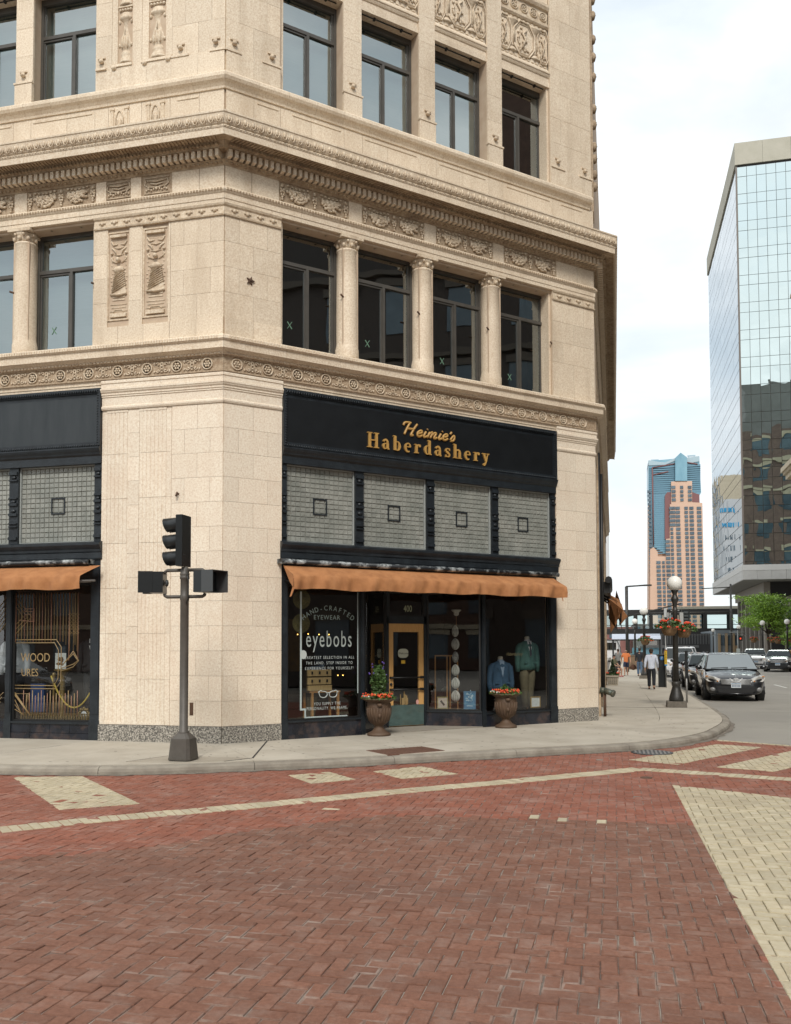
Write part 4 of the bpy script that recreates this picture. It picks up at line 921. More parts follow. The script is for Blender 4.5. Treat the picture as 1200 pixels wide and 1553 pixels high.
tr = MB(FM); tr.add([(1.12, .6, 2.97), (1.16, .62, 2.97), (1.09, .62, 2.80), (1.06, .60, 2.78)], [(0, 1, 2, 3)]); tr.add([(7.58, .62, 2.97), (7.62, .62, 2.97), (7.64, .62, 2.85), (7.61, .62, 2.86)], [(0, 1, 2, 3)]); B(tr, 'loose_strip', CANVAS)
# torn awning on the street side
ta = MB(FR); rnd = random.Random(12)
for i in range(16):
    s = 7+rnd.uniform(0, 5); 
    a = rnd.uniform(.15, .5); b = rnd.uniform(.25, .75); z = rnd.uniform(3.1, 3.75); h = rnd.uniform(.4, 1.25)
    ta.add([(s, a, z), (s+rnd.uniform(.3, .9), b, z-.15), (s+rnd.uniform(.2, .8), b+rnd.uniform(-.1, .15), z-h*.6), (s+rnd.uniform(0, .5), a+rnd.uniform(0, .2), z-h)], [(0, 1, 2, 3)])
B(ta, 'torn_awning', CANVASD)
tb = MB(FR); tb.tube([(6.8, .25, 3.9), (12.5, .25, 3.9)], .11, 8); tb.box(7, 12.4, 0, .3, 3.5, 3.85); B(tb, 'roller_box', FRAMED)
tb = MB(FR)
for s in (7.5, 9.5, 11.5): tb.tube([(s, .03, 3.5), (s, .62, 3.1), (s, .6, 2.6)], .03, 5)
B(tb, 'awning_arm', FRAMED)
# ------------------------------------------------------------------ ground
ASPH = mat('street_concrete', (.25, .235, .205), .9, (.305, .287, .25), scale=.7, detail=8, bump=.2, bscale=60, coord='Position', stain=(.11, .105, .10), sscale=.35, samt=.35)
WALK = mat('sidewalk_concrete', (.38, .34, .275), .9, (.445, .405, .335), scale=1.3, detail=8, bump=.15, bscale=70, coord='Position', stain=(.27, .235, .185), sscale=.8, samt=.45, obr=.03)
PADM = mat('pad_concrete', (.29, .255, .20), .9, (.35, .31, .25), scale=2.5, detail=7, bump=.2, bscale=60, coord='Position')
KERBM = mat('kerb_concrete', (.215, .19, .155), .9, (.30, .27, .22), scale=3, detail=7, bump=.3, bscale=35, coord='Position', stain=(.13, .10, .075), sscale=1.7, samt=.6, obr=.05)
BED = mat('mortar_bed', (.095, .075, .062), .95, (.30, .265, .225), scale=1.6, detail=9, bump=.4, bscale=50, coord='Position')
BRB = mat('brown_paver', (.150, .064, .039), .85, (.195, .089, .056), scale=30, detail=4, bump=.35, bscale=70, coord='Position', obr=.11, isl=.11, stain=(.27, .20, .165), sscale=4.2, samt=.42, stain2=((.10, .052, .038), .42, .6, (.45, 1.7, 1)))
BRR = mat('red_paver', (.235, .075, .043), .85, (.285, .104, .063), scale=24, detail=4, bump=.3, bscale=70, coord='Position', obr=.12, isl=.13, stain=(.33, .25, .21), sscale=2.2, samt=.55, stain2=((.15, .07, .05), .6, .4, (.6, 1.5, 1)))
BRC = mat('cream_paver', (.405, .35, .235), .85, (.475, .42, .305), scale=9, detail=5, bump=.3, bscale=70, coord='Position', isl=.12, stain=(.36, .25, .14), sscale=1.0, samt=.4, stain2=((.28, .24, .17), .7, .5, (.5, 1.6, 1)))
g = MB(); g.wbox(-600, 600, -300, 3000, -.3, -.08); g.build('ground', ASPH, kind='structure')
def dusty(name, c1, c2, amt): return mat(name, c1, .9, c2, scale=30, detail=4, bump=.4, bscale=80, coord='Position', obr=.1, isl=.1, stain=(.37, .325, .28), sscale=2.6, samt=amt)
BRB2 = dusty('brown_paver_edge', (.13, .057, .036), (.175, .08, .05), .55); BRR2 = dusty('red_paver_edge', (.21, .068, .04), (.26, .095, .058), .5); BRC2 = dusty('cream_paver_edge', (.36, .30, .19), (.43, .37, .25), .3)
# kerb line (foot of the kerb) smoothed with a Catmull-Rom spline
K0 = [(-20, 11.15), (-12, 11.5), (-8.89, 11.64), (-7.87, 11.76), (-6.91, 12.0), (-5.81, 12.54), (-4.85, 13.07), (-3.86, 13.68), (-2.48, 14.70), (-1.2, 15.62), (.07, 16.50), (1.01, 17.42), (1.77, 18.80), (2.15, 20.04), (2.50, 21.55), (2.68, 23.1), (2.74, 25.9), (2.72, 29.4), (2.68, 33), (2.62, 45), (2.6, 70), (2.6, 165)]
KP = []
for i in range(len(K0)-1):
    p0, p1, p2, p3 = [Vector(K0[max(0, min(len(K0)-1, j))]) for j in (i-1, i, i+1, i+2)]
    for q in range(6):
        t = q/6; KP.append(.5*((2*p1)+(-p0+p2)*t+(2*p0-5*p1+4*p2-p3)*t*t+(-p0+3*p1-3*p2+p3)*t**3))
KP.append(Vector(K0[-1]))
def knorm(i):
    t = KP[min(i+1, len(KP)-1)]-KP[max(i-1, 0)]; return Vector((t.y, -t.x)).normalized()      # away from the sidewalk
def koff(i, o): return KP[i]-knorm(i)*o
WALKZ = .13
SW = empty('sidewalk', (0, 12, 0), kind='structure')
KB = empty('kerb', (0, 12, 0), kind='structure')
prof = [(0, -.06), (.0, .045), (.012, .085), (.045, .108), (.10, .116), (.165, .118), (.165, -.06)]
def kerbrun(i0, i1):
    mb = MB(); vs = []; m = len(prof)
    for i in range(i0, i1+1):
        n = knorm(i); e = Vector((0, 0)); t = Vector((-n.y, n.x))
        if i == i0: e = t*.004
        if i == i1: e = -t*.004
        vs += [(*(KP[i]-n*o+e), z) for o, z in prof]
    fs = [(k*m+j, k*m+(j+1) % m, (k+1)*m+(j+1) % m, (k+1)*m+j) for k in range(i1-i0) for j in range(m)]
    fs += [tuple(range(m)), tuple(range((i1-i0)*m+m-1, (i1-i0)*m-1, -1))]
    mb.add(vs, fs, raw=True); mb.build('kerb_stone', KERBM, KB)
i = 0
while i < len(KP)-1:
    j = i+1
    while j < len(KP)-1 and (KP[j]-KP[i]).length < (2.2 if KP[i].y < 40 else 15): j += 1
    kerbrun(i, j); i = j
# sidewalk slabs between the kerb and the building line
def inner(i):
    p = KP[i]
    if p.x < P0.x-1.2: return Vector((p.x, P0.y))
    q = P0+Vector((1, 1)).normalized()*((p-P0).dot(Vector((1, 1)).normalized()))
    if p.y < 15.9: return q if q.x > P0.x else P0.copy()
    if p.y < 19.5: return P0+(P1-P0)*min(1, max(0, (q-P0).length/MLEN))
    return Vector((P1.x, max(p.y, P1.y)))
def swslab(i0, i1, f0=0., f1=1., m=WALK, name='slab', z=WALKZ):
    g = .006; L = []; U = []
    for i in range(i0, i1+1):
        a, b = koff(i, .170), inner(i); n = (b-a); 
        L.append(a+n*f0); U.append(a+n*f1)
    poly = L+U[::-1]; out = []
    c = sum(poly, Vector((0, 0)))/len(poly)
    for p in poly: out.append(tuple(p+(c-p).normalized()*g))
    mb = MB(); mb.plan(out, -.05, z); mb.build(name, m, SW)
idx = [0, 4, 10, 14, 19, 24, 28, 33, 39, 46, 51, 57, 62, 69, 76, 84, 92, 100, 108, 116, len(KP)-1]
for a, b in zip(idx, idx[1:]):
    if KP[a].y > 21 and KP[a].y < 50:
        swslab(a, b, 0, .5); swslab(a, b, .5, 1)
    elif -6.2 < KP[a].x < 0 and KP[a].y < 16: swslab(a, b, 0, .48); swslab(a, b, .48, 1)
    else: swslab(a, b)
ub = MB(); ub.plan([tuple(koff(i, .1)) for i in range(len(KP))]+[(P1.x-.3, 165), tuple(P1-Vector((.3, 0))), tuple(P0+Vector((0, .3))), (-20, P0.y+.3)], -.07, WALKZ-.025); ub.build('slab_bed', mat('joint_dark', (.10, .085, .07), .95), SW)
# little concrete pad round the signal pole and the rusted grate
pm = MB(); pm.plan([(-7.25, 12.42), (-6.45, 12.42), (-5.82, 12.78), (-5.55, 13.25), (-6.95, 13.25)], .05, WALKZ+.003); pm.build('pole_pad', PADM, SW)
jt = MB(); jt.plan([(-7.27, 12.42), (-7.25, 12.42), (-6.95, 13.25), (-6.97, 13.25)], .05, WALKZ+.0035); jt.plan([(-5.83, 12.78), (-5.80, 12.78), (-5.53, 13.25), (-5.56, 13.25)], .05, WALKZ+.0036); jt.plan([(-5.56, 13.25), (-5.53, 13.25), (-6.25, 15.65), (-6.28, 15.65)], .05, WALKZ+.0038)
jt.plan([(P1.x, 26.2), (2.5, 26.2), (2.5, 26.25), (P1.x, 26.25)], .05, WALKZ+.0034); jt.build('joint_line', mat('tar_joint', (.03, .027, .025), .9), SW)
gm = MB(); rg = random.Random(77)
for k in range(170):
    i = rg.randrange(14, 100); f = rg.uniform(.05, .95); p = koff(i, .2).lerp(inner(i), f); r = rg.uniform(.012, .03); q = rg.uniform(.6, 1)
    gm.plan([(p.x+r*cos(2*pi*t/7), p.y+r*q*sin(2*pi*t/7)) for t in range(7)], WALKZ-.01, WALKZ+.0012)
gm.build('gum_spots', mat('gum_grey', (.17, .155, .13), .9), SW, kind='stuff')
ck = MB()
for (x, y), (dx, dy), n in (((-4.6, 14.0), (.32, .30), 7), ((-9.6, 14.2), (-.1, -.36), 7), ((.2, 19.5), (.3, .12), 6), ((1.2, 23.5), (-.28, .2), 6)):
    p = Vector((x, y))
    for k in range(n):
        q = p+Vector((dx+rg.gauss(0, .09), dy+rg.gauss(0, .09))); t = (q-p).normalized(); m = Vector((-t.y, t.x))*rg.uniform(.003, .006)
        ck.add([(*(p-m), WALKZ+.0016), (*(q-m), WALKZ+.0016), (*(q+m), WALKZ+.0016), (*(p+m), WALKZ+.0016)], [(0, 1, 2, 3)], raw=True); p = q
ck.build('crack', bpy.data.materials['tar_joint'], SW, kind='stuff')
# street sheet and the far pavements
def yfar(x): return 19.02+(x-1.83)*(18.19-19.02)/(3.2-1.83)
st = MB(); st.plan([(1.5, yfar(1.5)), (12, yfar(12)), (12, 165), (1.5, 165)], -.05, -.004); st.build('street', ASPH, kind='structure')
st = MB(); st.plan([(11.9, 20), (40, 20), (40, 165), (11.9, 165)], -.05, .12); st.plan([(11.7, 20), (11.9, 20), (11.9, 165), (11.7, 165)], -.05, .125); st.build('pavement', WALK, kind='structure')
ls = MB(); 
for y in (42, 58, 74, 90): ls.wbox(7.2, 7.3, y, y+3, -.003, .0005)
ls.build('lane_line', mat('road_paint', (.6, .6, .56), .7), kind='structure')
# ---- brick paving
PAV = empty('brick_paving', (0, 8, 0), kind='structure')
bs = MB(); bs.plan([(-22, 1.5), (12, 1.5), (12, yfar(12)), (1.5, yfar(1.5)), (1.5, 24), (-22, 24)], -.06, -.0075); bs.build('mortar_bed', BED, PAV)
def side(p, a, b): return (b[0]-a[0])*(p[1]-a[1])-(b[1]-a[1])*(p[0]-a[0])
def clip(poly, cl):
    """Sutherland-Hodgman against a convex counter-clockwise polygon"""
    out = poly
    for a, b in zip(cl, cl[1:]+cl[:1]):
        src, out = out, []
        for i, p in enumerate(src):
            q = src[i-1]; sp, sq = side(p, a, b), side(q, a, b)
            if (sp >= 0) != (sq >= 0): t = sq/(sq-sp); out.append((q[0]+(p[0]-q[0])*t, q[1]+(p[1]-q[1])*t))
            if sp >= 0: out.append(p)
        if not out: return []
    return out
def ccw(p): return p if sum(p[i-1][0]*p[i][1]-p[i][0]*p[i-1][1] for i in range(len(p))) > 0 else p[::-1]
def inside(p, cl): return all(side(p, a, b) >= 0 for a, b in zip(cl, cl[1:]+cl[:1]))
BW = .104
TRI = ccw([(.69, 12.77), (7.6, 8.9), (7.6, 2.2), (.93, 2.2), (.875, 5.2), (.80, 8.6)])
STRIPES = [ccw([(.2, 15.29), (1.86, 18.06), (2.62, 17.7), (.94, 14.88)]), ccw([(1.51, 14.72), (3.10, 17.35), (3.86, 16.95), (2.30, 14.40)]), ccw([(2.95, 14.2), (4.5, 16.7), (5.3, 16.3), (3.75, 13.8)]),
           ccw([(-8.5, 11.40), (-7.55, 11.70), (-5.57, 9.84), (-6.27, 9.26)]), ccw([(-4.66, 12.45), (-4.17, 12.91), (-3.57, 12.27), (-4.07, 11.78)]), ccw([(-3.56, 13.12), (-2.95, 13.81), (-2.25, 13.12), (-2.95, 12.47)])]
BAND = [(-14, .6), (-10.5, 4.1), (-8.2, 6.35), (-6.2, 8.12), (-5.5, 8.86), (-4.5, 9.72), (-3.3, 10.85), (-2.75, 11.40), (-1.2, 12.78), (.36, 14.26), (2.4, 13.62), (5, 12.75), (9, 11.4)]
EDGE = [(-20, -6), (-7.5, 4.9), (-5.32, 6.98), (-4.67, 7.52), (-4.01, 8.2), (-3.41, 8.9), (-2.88, 9.49), (-2.41, 9.87), (-.94, 9.93), (-.04, 10.03), (.9, 10.03)]
def interp(x, pts):
    for (x0, y0), (x1, y1) in zip(pts, pts[1:]):
        if x <= x1: return y0+(y1-y0)*(x-x0)/(x1-x0)
    return 99
kx = [tuple(p) for p in KP]
def on_walk(x, y):
    if x > 2.9: return False
    best = min(range(0, len(KP), 1), key=lambda i: (KP[i].x-x)**2+(KP[i].y-y)**2); return (Vector((x, y))-KP[best]).dot(knorm(best)) < -.03
rnd = random.Random(21)
lots = {'brown': [], 'red': [], 'cream': []}
def paver(poly, z):
    """chamfered paver: list of verts, faces"""
    n = len(poly); c = (sum(p[0] for p in poly)/n, sum(p[1] for p in poly)/n)
    tx, ty = max(-.02, min(.02, rnd.gauss(0, .011))), max(-.02, min(.02, rnd.gauss(0, .011)))
    h = lambda p, dz: z+dz+(p[0]-c[0])*tx+(p[1]-c[1])*ty
    ins = []
    for p in poly:
        d = Vector((c[0]-p[0], c[1]-p[1])); L = max(d.length, 1e-6); ins.append((p[0]+d.x/L*.006, p[1]+d.y/L*.006))
    core_ = []
    for p in ins:
        d = Vector((c[0]-p[0], c[1]-p[1])); L = max(d.length, 1e-6); q = min(.4, (.006+.012*rnd.random())/L); core_.append((p[0]+d.x*q, p[1]+d.y*q))
    vs = [(p[0], p[1], h(p, 0)) for p in ins]+[(p[0], p[1], h(p, -.005)) for p in poly]+[(p[0], p[1], z-.05) for p in poly]+[(p[0], p[1], h(p, .0006)) for p in core_]
    fs = [tuple(range(3*n, 4*n))]+[(3*n+i, i, (i+1) % n, 3*n+(i+1) % n) for i in range(n)]+[(i, n+i, n+(i+1) % n, (i+1) % n) for i in range(n)]+[(n+i, 2*n+i, 2*n+(i+1) % n, n+(i+1) % n) for i in range(n)]
    return vs, fs, c
MARKS = [(-.91, 10.06), (-.54, 9.95), (-.10, 10.01), (-3.27, 10.01)]
def herring(x0, x1, y0, y1, fn):
    nx0, nx1, ny0, ny1 = int(x0/BW)-1, int(x1/BW)+1, int(y0/BW)-1, int(y1/BW)+1
    for i in range(nx0, nx1):
        for j in range(ny0, ny1):
            k = (i-j) % 4; g = .0019
            if k == 0: fn((i*BW+g, j*BW+g, (i+2)*BW-g, (j+1)*BW-g))
            elif k == 3: fn((i*BW+g, j*BW+g, (i+1)*BW-g, (j+2)*BW-g))
def field(r):
    a, b, c, d = r; p = ((a+c)/2, (b+d)/2)
    if p[1] > yfar(p[0]) and p[0] > 1.4: return
    if p[0] > .80+.0 and inside(p, TRI) and all(inside(q, TRI) for q in ((a, b), (c, d), (a, d), (c, b))): return
    if on_walk(*p): return
    j = lambda: rnd.gauss(0, .0021)
    poly = [(a+j(), b+j()), (c+j(), b+j()), (c+j(), d+j()), (a+j(), d+j())]
    red = p[1] > interp(p[0], EDGE) or (p[0] > .9)
    kind = 'red' if red else 'brown'
    if any(abs(p[0]-m[0]) < .12 and abs(p[1]-m[1]) < .055 for m in MARKS): kind = 'cream'
    z = rnd.gauss(0, .0019)-(.0035 if rnd.random() < .03 else 0)
    lots[kind].append(paver(poly, z))
herring(-10.5, 6.2, 2.9, 20.3, field)
def inlay(cl):
    xs, ys = [p[0] for p in cl], [p[1] for p in cl]
    def fn(r):
        a, b, c, d = r; q = clip([(a, b), (c, b), (c, d), (a, d)], cl)
        if len(q) > 2 and abs(sum(q[i-1][0]*q[i][1]-q[i][0]*q[i-1][1] for i in range(len(q)))) > .0012:
            lots['cream'].append(paver(q, .0045+rnd.gauss(0, .001)))
    herring(min(xs), max(xs), min(ys), max(ys), fn)
for q in STRIPES+[TRI]: inlay(q)
for (x0, y0), (x1, y1) in zip(BAND, BAND[1:]):
    a, b = Vector((x0, y0)), Vector((x1, y1)); L = (b-a).length; t = (b-a)/L; n = Vector((-t.y, t.x)); k = max(1, round(L/.105)); w = .17
    for i in range(k):
        p, q = a+t*(L*i/k+.003), a+t*(L*(i+1)/k-.003); lots['cream'].append(paver([tuple(p-n*w), tuple(q-n*w), tuple(q+n*w), tuple(p+n*w)], .0045+rnd.gauss(0, .001)))
fl = [(-.5, yfar(-.5))]
for i in range(60):
    x = 1.95+.11*i; y = yfar(x)-.12
    lots['cream'].append(paver([(x, y-.09), (x+.105, y-.155), (x+.105, y+.02), (x, y+.085)], .0045))
gs = MB(); vs = []; rg = random.Random(31)
for i in range(len(KP)):
    wd = .05+.09*rg.random(); vs += [(*(KP[i]-knorm(i)*.01), .0075), (*(KP[i]+knorm(i)*wd), .0062)]
i1 = next(i for i in range(len(KP)) if KP[i].y > 45)
gs.add(vs[:2*i1], [(2*i, 2*i+1, 2*i+3, 2*i+2) for i in range(i1-1)], raw=True); gs.build('gutter_silt', mat('gutter_silt', (.12, .10, .08), .95, (.22, .19, .155), scale=6, detail=8, coord='Position'), KB, kind='stuff')
# the 300 nearest pavers in view are single objects, the rest are one piece each colour
def inview(c):
    d = Vector((c[0], c[1], 0))-CAM; z = d.dot(fw)
    if z < .5: return None
    px, py = 600+1359.74*d.dot(rt)/z, 918.9-1359.74*d.dot(up)/z
    return z if 0 < px < 1200 and py < 1560 else None
allb = [(inview(c) or 999, kd, n) for kd in lots for n, (v, f, c) in enumerate(lots[kd])]
near = sorted(allb)[:300]; pick = {(kd, n) for _, kd, n in near}
MATB = {'brown': (BRB, BRB2), 'red': (BRR, BRR2), 'cream': (BRC, BRC2)}
def edged(me, nf=None):
    '''worn rims of the pavers take the dusty edge material'''
    nf = nf or [len(me.polygons)]; ix = []
    for k in nf: ix += [0]+[1]*(k-1)
    me.polygons.foreach_set('material_index', ix); return me
for kd in lots:
    mb = MB(); nf = []
    for n, (v, f, c) in enumerate(lots[kd]):
        if (kd, n) in pick:
            o = MB().add(v, f, raw=True); o.v = [q-Vector((c[0], c[1], 0)) for q in o.v]
            link('brick', edged(o.mesh('brick', MATB[kd], recalc=False)), PAV, loc=(c[0], c[1], 0))
        else: mb.add(v, f, raw=True); nf.append(len(f))
    mb.build({'brown': 'brown_bricks', 'red': 'red_bricks', 'cream': 'cream_bricks'}[kd], MATB[kd], PAV, kind='stuff'); edged(bpy.context.scene.objects[{'brown': 'brown_bricks', 'red': 'red_bricks', 'cream': 'cream_bricks'}[kd]].data, nf)
# things set into the pavement
gr = MB(); c = Vector((-3.42, 14.72)); t = Vector((1, 1)).normalized(); n = Vector((1, -1)).normalized()
q = [c+t*a+n*b for a, b in ((-.55, -.36), (.55, -.36), (.55, .36), (-.55, .36))]; q = [tuple(p) for p in q]
gr.plan(q, .10, WALKZ+.006)
GT = empty('cellar_hatch', (c.x, c.y, WALKZ), 'rusty steel cellar hatch set flush in the sidewalk before the shop door', 'hatch')
gr.build('plate', mat('rust_plate', (.13, .06, .04), .75, (.18, .09, .06), scale=5, stain=(.08, .05, .04), sscale=6), GT)
rb = MB()
for i in range(14):
    a = -.52+.08*i; rb.plan([tuple(c+t*x+n*b) for x, b in ((a, -.34), (a+.02, -.34), (a+.02, .34), (a, .34))], WALKZ+.004, WALKZ+.010)
rb.build('rib', RUST, GT)
DRN = empty('storm_drain', (.62, 16.42, 0), 'round slotted black storm drain grate at the kerb corner', 'drain')
d = MB(); d.lathe([(.0, .006), (.33, .006), (.36, .012), (.36, -.02)], 24, c=(.62, -16.42, 0)); d.build('rim', FRAMED, DRN)
d = MB()
for i in range(-4, 5): x = .62+i*.07; h = (.32**2-(i*.07)**2)**.5; d.wbox(x-.018, x+.018, 16.42-h, 16.42+h, .008, .018)
d.build('bar', mat('grate_steel', (.16, .15, .14), .6), DRN)
VC = empty('valve_cover', (.42, 13.35, 0), 'small round dark utility cover in the red bricks past the cream band', 'cover')
d = MB(); d.lathe([(.0, .010), (.075, .010), (.085, .006), (.085, -.02)], 16, c=(.42, -13.35, 0)); d.build('lid', RUST, VC)
# ------------------------------------------------------------------ street furniture
POLE = mat('signal_bronze', (.072, .064, .054), .5, (.095, .085, .072), scale=5, bump=.1, bscale=60, stain=(.045, .04, .034), sscale=3)
BLK = mat('signal_black', (.010, .012, .013), .35, spec=.5)
GREYV = mat('visor_grey', (.055, .06, .062), .5)
LAMPI = mat('lamp_iron', (.022, .022, .02), .45, (.032, .03, .027), scale=8, bump=.2, bscale=30, stain=(.10, .085, .065), sscale=3, samt=.5)
GLOBE = mat('milk_glass', (.82, .81, .76), .3, spec=.3)
TERRA = mat('urn_iron', (.105, .062, .035), .65, (.075, .043, .025), scale=6, bump=.25, bscale=25, stain=(.16, .11, .07), sscale=3)
COIR = mat('coir', (.27, .17, .09), .9, (.20, .12, .06), scale=30, bump=.5, bscale=60)
LEAF = mat('leaf', (.038, .078, .018), .55, (.07, .125, .03), scale=9, isl=.35)
LEAFY = mat('bright_leaf', (.155, .29, .022), .5, (.245, .39, .04), scale=2.5, isl=.35)
LEAFD = mat('conifer', (.018, .035, .012), .7, (.03, .055, .018), scale=9, isl=.3)
REDF = mat('red_flower', (.62, .045, .02), .6, (.72, .09, .03), scale=20, isl=.2); ORF = mat('orange_flower', (.70, .16, .03), .6, isl=.2)
PURF = mat('purple_flower', (.085, .05, .26), .6, isl=.2); WHF = mat('white_flower', (.6, .6, .52), .6)
SOIL = mat('soil', (.03, .02, .012), .95)
STEEL = mat('galvanised', (.30, .30, .29), .45, metal=.6)
REDLED = mat('hand_signal_light', (.2, .02, .01), .5, emit=((1, .06, .02), 1.1))

# traffic signal
SG = empty('traffic_signal', (-6.49, 12.77, WALKZ), 'bronze traffic signal pole with three black heads beside the cream corner pier', 'traffic signal')
x, y, z = -6.49, 12.77, WALKZ
b = MB(); 
def frus(mb, x, y, w0, w1, z0, z1, cut=.25):
    vs = []
    for w, zz in ((w0, z0), (w1, z1)):
        k = w*cut; vs += [(x+a, y+c, zz) for a, c in ((-w+k, -w), (w-k, -w), (w, -w+k), (w, w-k), (w-k, w), (-w+k, w), (-w, w-k), (-w, -w+k))]
    n = 8; mb.add(vs, [tuple(range(n)), tuple(range(2*n-1, n-1, -1))]+[(i, (i+1) % n, n+(i+1) % n, n+i) for i in range(n)], raw=True)
frus(b, x, y, .185, .185, z+.015, z+.045); frus(b, x, y, .182, .155, z+.045, z+.34); frus(b, x, y, .155, .085, z+.34, z+.42, .3)
b.build('base', POLE, SG)
b = MB(); frus(b, x, y, .15, .15, z-.01, z+.02); b.build('base_plate', BLK, SG)
b = MB(); b.lathe([(.085, z+.40), (.088, z+.44), (.066, z+.46), (.066, 2.60), (.072, 2.61), (.072, 2.68), (.066, 2.69), (.066, 2.93), (.075, 2.94), (.075, 2.97), (.068, 2.98), (.075, 3.0), (.075, 3.02), (.068, 3.03), (.068, 3.07), (.05, 3.12), (0, 3.13)], 20, c=(x, -y, 0)); b.build('pole', POLE, SG)
for s in (-1, 1):
    b = MB(); 
    for zz, q in ((3.075, -.06), (2.66, .05)): b.tube([(x, -y, zz), (x+s*.30, -y, zz), (x+s*.335, -y, zz+q*.4), (x+s*.345, -y, zz+q)], .027, 8)
    b.build('bracket', POLE, SG)
hd = MB(); hx, hy = -6.53, 12.77
hd.wbox(hx-.04, hx+.065, hy-.15, hy+.15, 3.13, 3.93)
for k in range(3): hd.wbox(hx-.05, hx-.04, hy-.14, hy+.14, 3.145+.262*k, 3.395+.262*k)
H = hd.build('signal_head', BLK, SG)
for k in range(3):
    zc = 3.27+.262*k; v = MB(); n = 16; vs = []
    for rr in (.115, .105):
        for e in (0, 1):
            for i in range(n+1):
                t = -R(70)+R(320)*i/n; vs.append((hx-.05-e*.27*(.72+.28*(sin(t)+1)/2), hy+rr*cos(t), zc+rr*sin(t)-.015*e))
    m = n+1
    v.add(vs, [f for i in range(n) for f in ((i, i+1, m+i+1, m+i), (2*m+i, 3*m+i, 3*m+i+1, 2*m+i+1), (m+i, m+i+1, 3*m+i+1, 3*m+i))], True, raw=True); v.build('visor', BLK, H)
    l = MB(OUT); l.blob((0, 0, 0), (.03, .1, .1), 10, 5); o = l.build('lens', mat('lens_dark', (.02, .012, .01), .15), H) if k == 0 else None
    if k == 0: LENS = o
    else: o = LENS.copy(); COL.objects.link(o)
    o.parent = H; o.location = Vector((hx-.05, hy, zc))-rootloc(H)
# pedestrian heads: boxes turned along each street, with deep visors
def ped(cx, ang, wd, label):
    fr = Frame((cx, y), ang); m = MB(fr); m.box(-.18, .18, -.10, .06, 2.72, 3.05); o = m.build('pedestrian_head', BLK, SG)
    v = MB(fr); dd = .22
    for a, b_, c, e in ((-.185, -.175, 2.72, 3.055), (.175, .185, 2.72, 3.055), (-.175, .175, 3.045, 3.055)): v.box(a, b_, .06, dd+.06, c, e)
    v.box(-.175, .175, .06, dd*.5, 2.72, 2.73); v.build('visor', BLK if ang < 0 else GREYV, o)
    f = MB(fr); f.box(-.172, .172, .06, .064, 2.735, 3.04); f.build('lens', BLK, o)
    h = MB(fr); h.box(-.15, -.11, .064, .068, 2.74, 2.775); h.box(-.08, -.03, .064, .068, 2.74, 2.77); h.build('hand_sign', REDLED, o)
    k = MB(fr); k.blob((.0, -.13, 2.88), (.06, .03, .06), 8, 4); k.build('cap', GREYV, o)
bt = MB()
for zz in (2.78, 2.90, 3.0): bt.blob((x+.075, -y+.18, zz+.30), .009, 6, 3)
bt.tube([(x+.06, -y+.06, 2.55), (x+.10, -y+.09, 2.62), (x+.09, -y+.05, 2.9), (x+.03, -y+.03, 3.1)], .009, 5)
bt.build('cable', BLK, SG)
ped(-6.94, -R(72), .4, ''); ped(-6.13, R(76), .4, '')

# lathe-turned globe lamp posts
def lamp_mesh(parent, x, y, z):
    b = MB(); frus(b, x, y, .275, .262, z, z+.165, .05); b.build('plinth', mat('lamp_stone', (.10, .088, .07), .8, (.15, .13, .105), scale=8, bump=.4, bscale=20) if 'lamp_stone' not in bpy.data.materials else bpy.data.materials['lamp_stone'], parent)
    b = MB(); b.lathe([(.19, .16), (.20, .19), (.20, .24), (.185, .30), (.15, .42), (.12, .52), (.105, .58), (.115, .60), (.125, .63), (.125, .69), (.11, .71), (.085, .72)], 16, c=(x, -y, z)); b.build('pedestal', LAMPI, parent)
    b = MB(); n = 12; pr = [(.082, .71), (.07, 2.70), (.075, 2.72), (.075, 2.76), (.06, 2.78), (.055, 2.84), (.075, 2.95), (.10, 3.02), (.108, 3.05), (.10, 3.08), (.07, 3.14), (.06, 3.19), (.075, 3.24), (.10, 3.29), (.105, 3.31), (.0, 3.32)]
    b.lathe(pr, n, c=(x, -y, z)); b.build('shaft', LAMPI, parent)
    b = MB(); b.blob((x, -y, z+3.50), .215, 20, 12); b.build('globe', GLOBE, parent)
LP = empty('street_lamp', (1.69, 26.63, WALKZ), 'dark iron street lamp with white globe standing nearest the curved kerb', 'street lamp', 'globe street lamps')
lamp_mesh(LP, 1.69, 26.63, WALKZ)
lampspots = [((1.52, 48.35), 'white globe street lamp behind the man in the pale shirt'), ((1.53, 70), 'small distant globe lamp above the bus shelter roof'),
             ((13.10, 75), 'globe street lamp in front of the yellow wooden planter'), ((11.9, 79), 'globe street lamp beside the glass tower under the green tree'), ((12.2, 96), 'distant globe lamp half hidden by the green tree crown'), ((12.0, 118), 'farthest globe lamp, low beside the dark tower columns')]
for (px, py), lb in lampspots:
    c = copy_tree(LP, loc=(px, py, WALKZ)); c['label'] = lb
# sign boxes hung on the near lamp
b = MB()
for s in (-1, 1): b.wbox(1.69+s*.17-.05, 1.69+s*.17+.05, 26.55, 26.75, 2.43, 2.80); b.tube([(1.69, -26.63, 2.86), (1.69+s*.12, -26.63, 2.86)], .015, 5)
b.build('sign_box', mat('sign_grey', (.36, .37, .36), .5), LP)
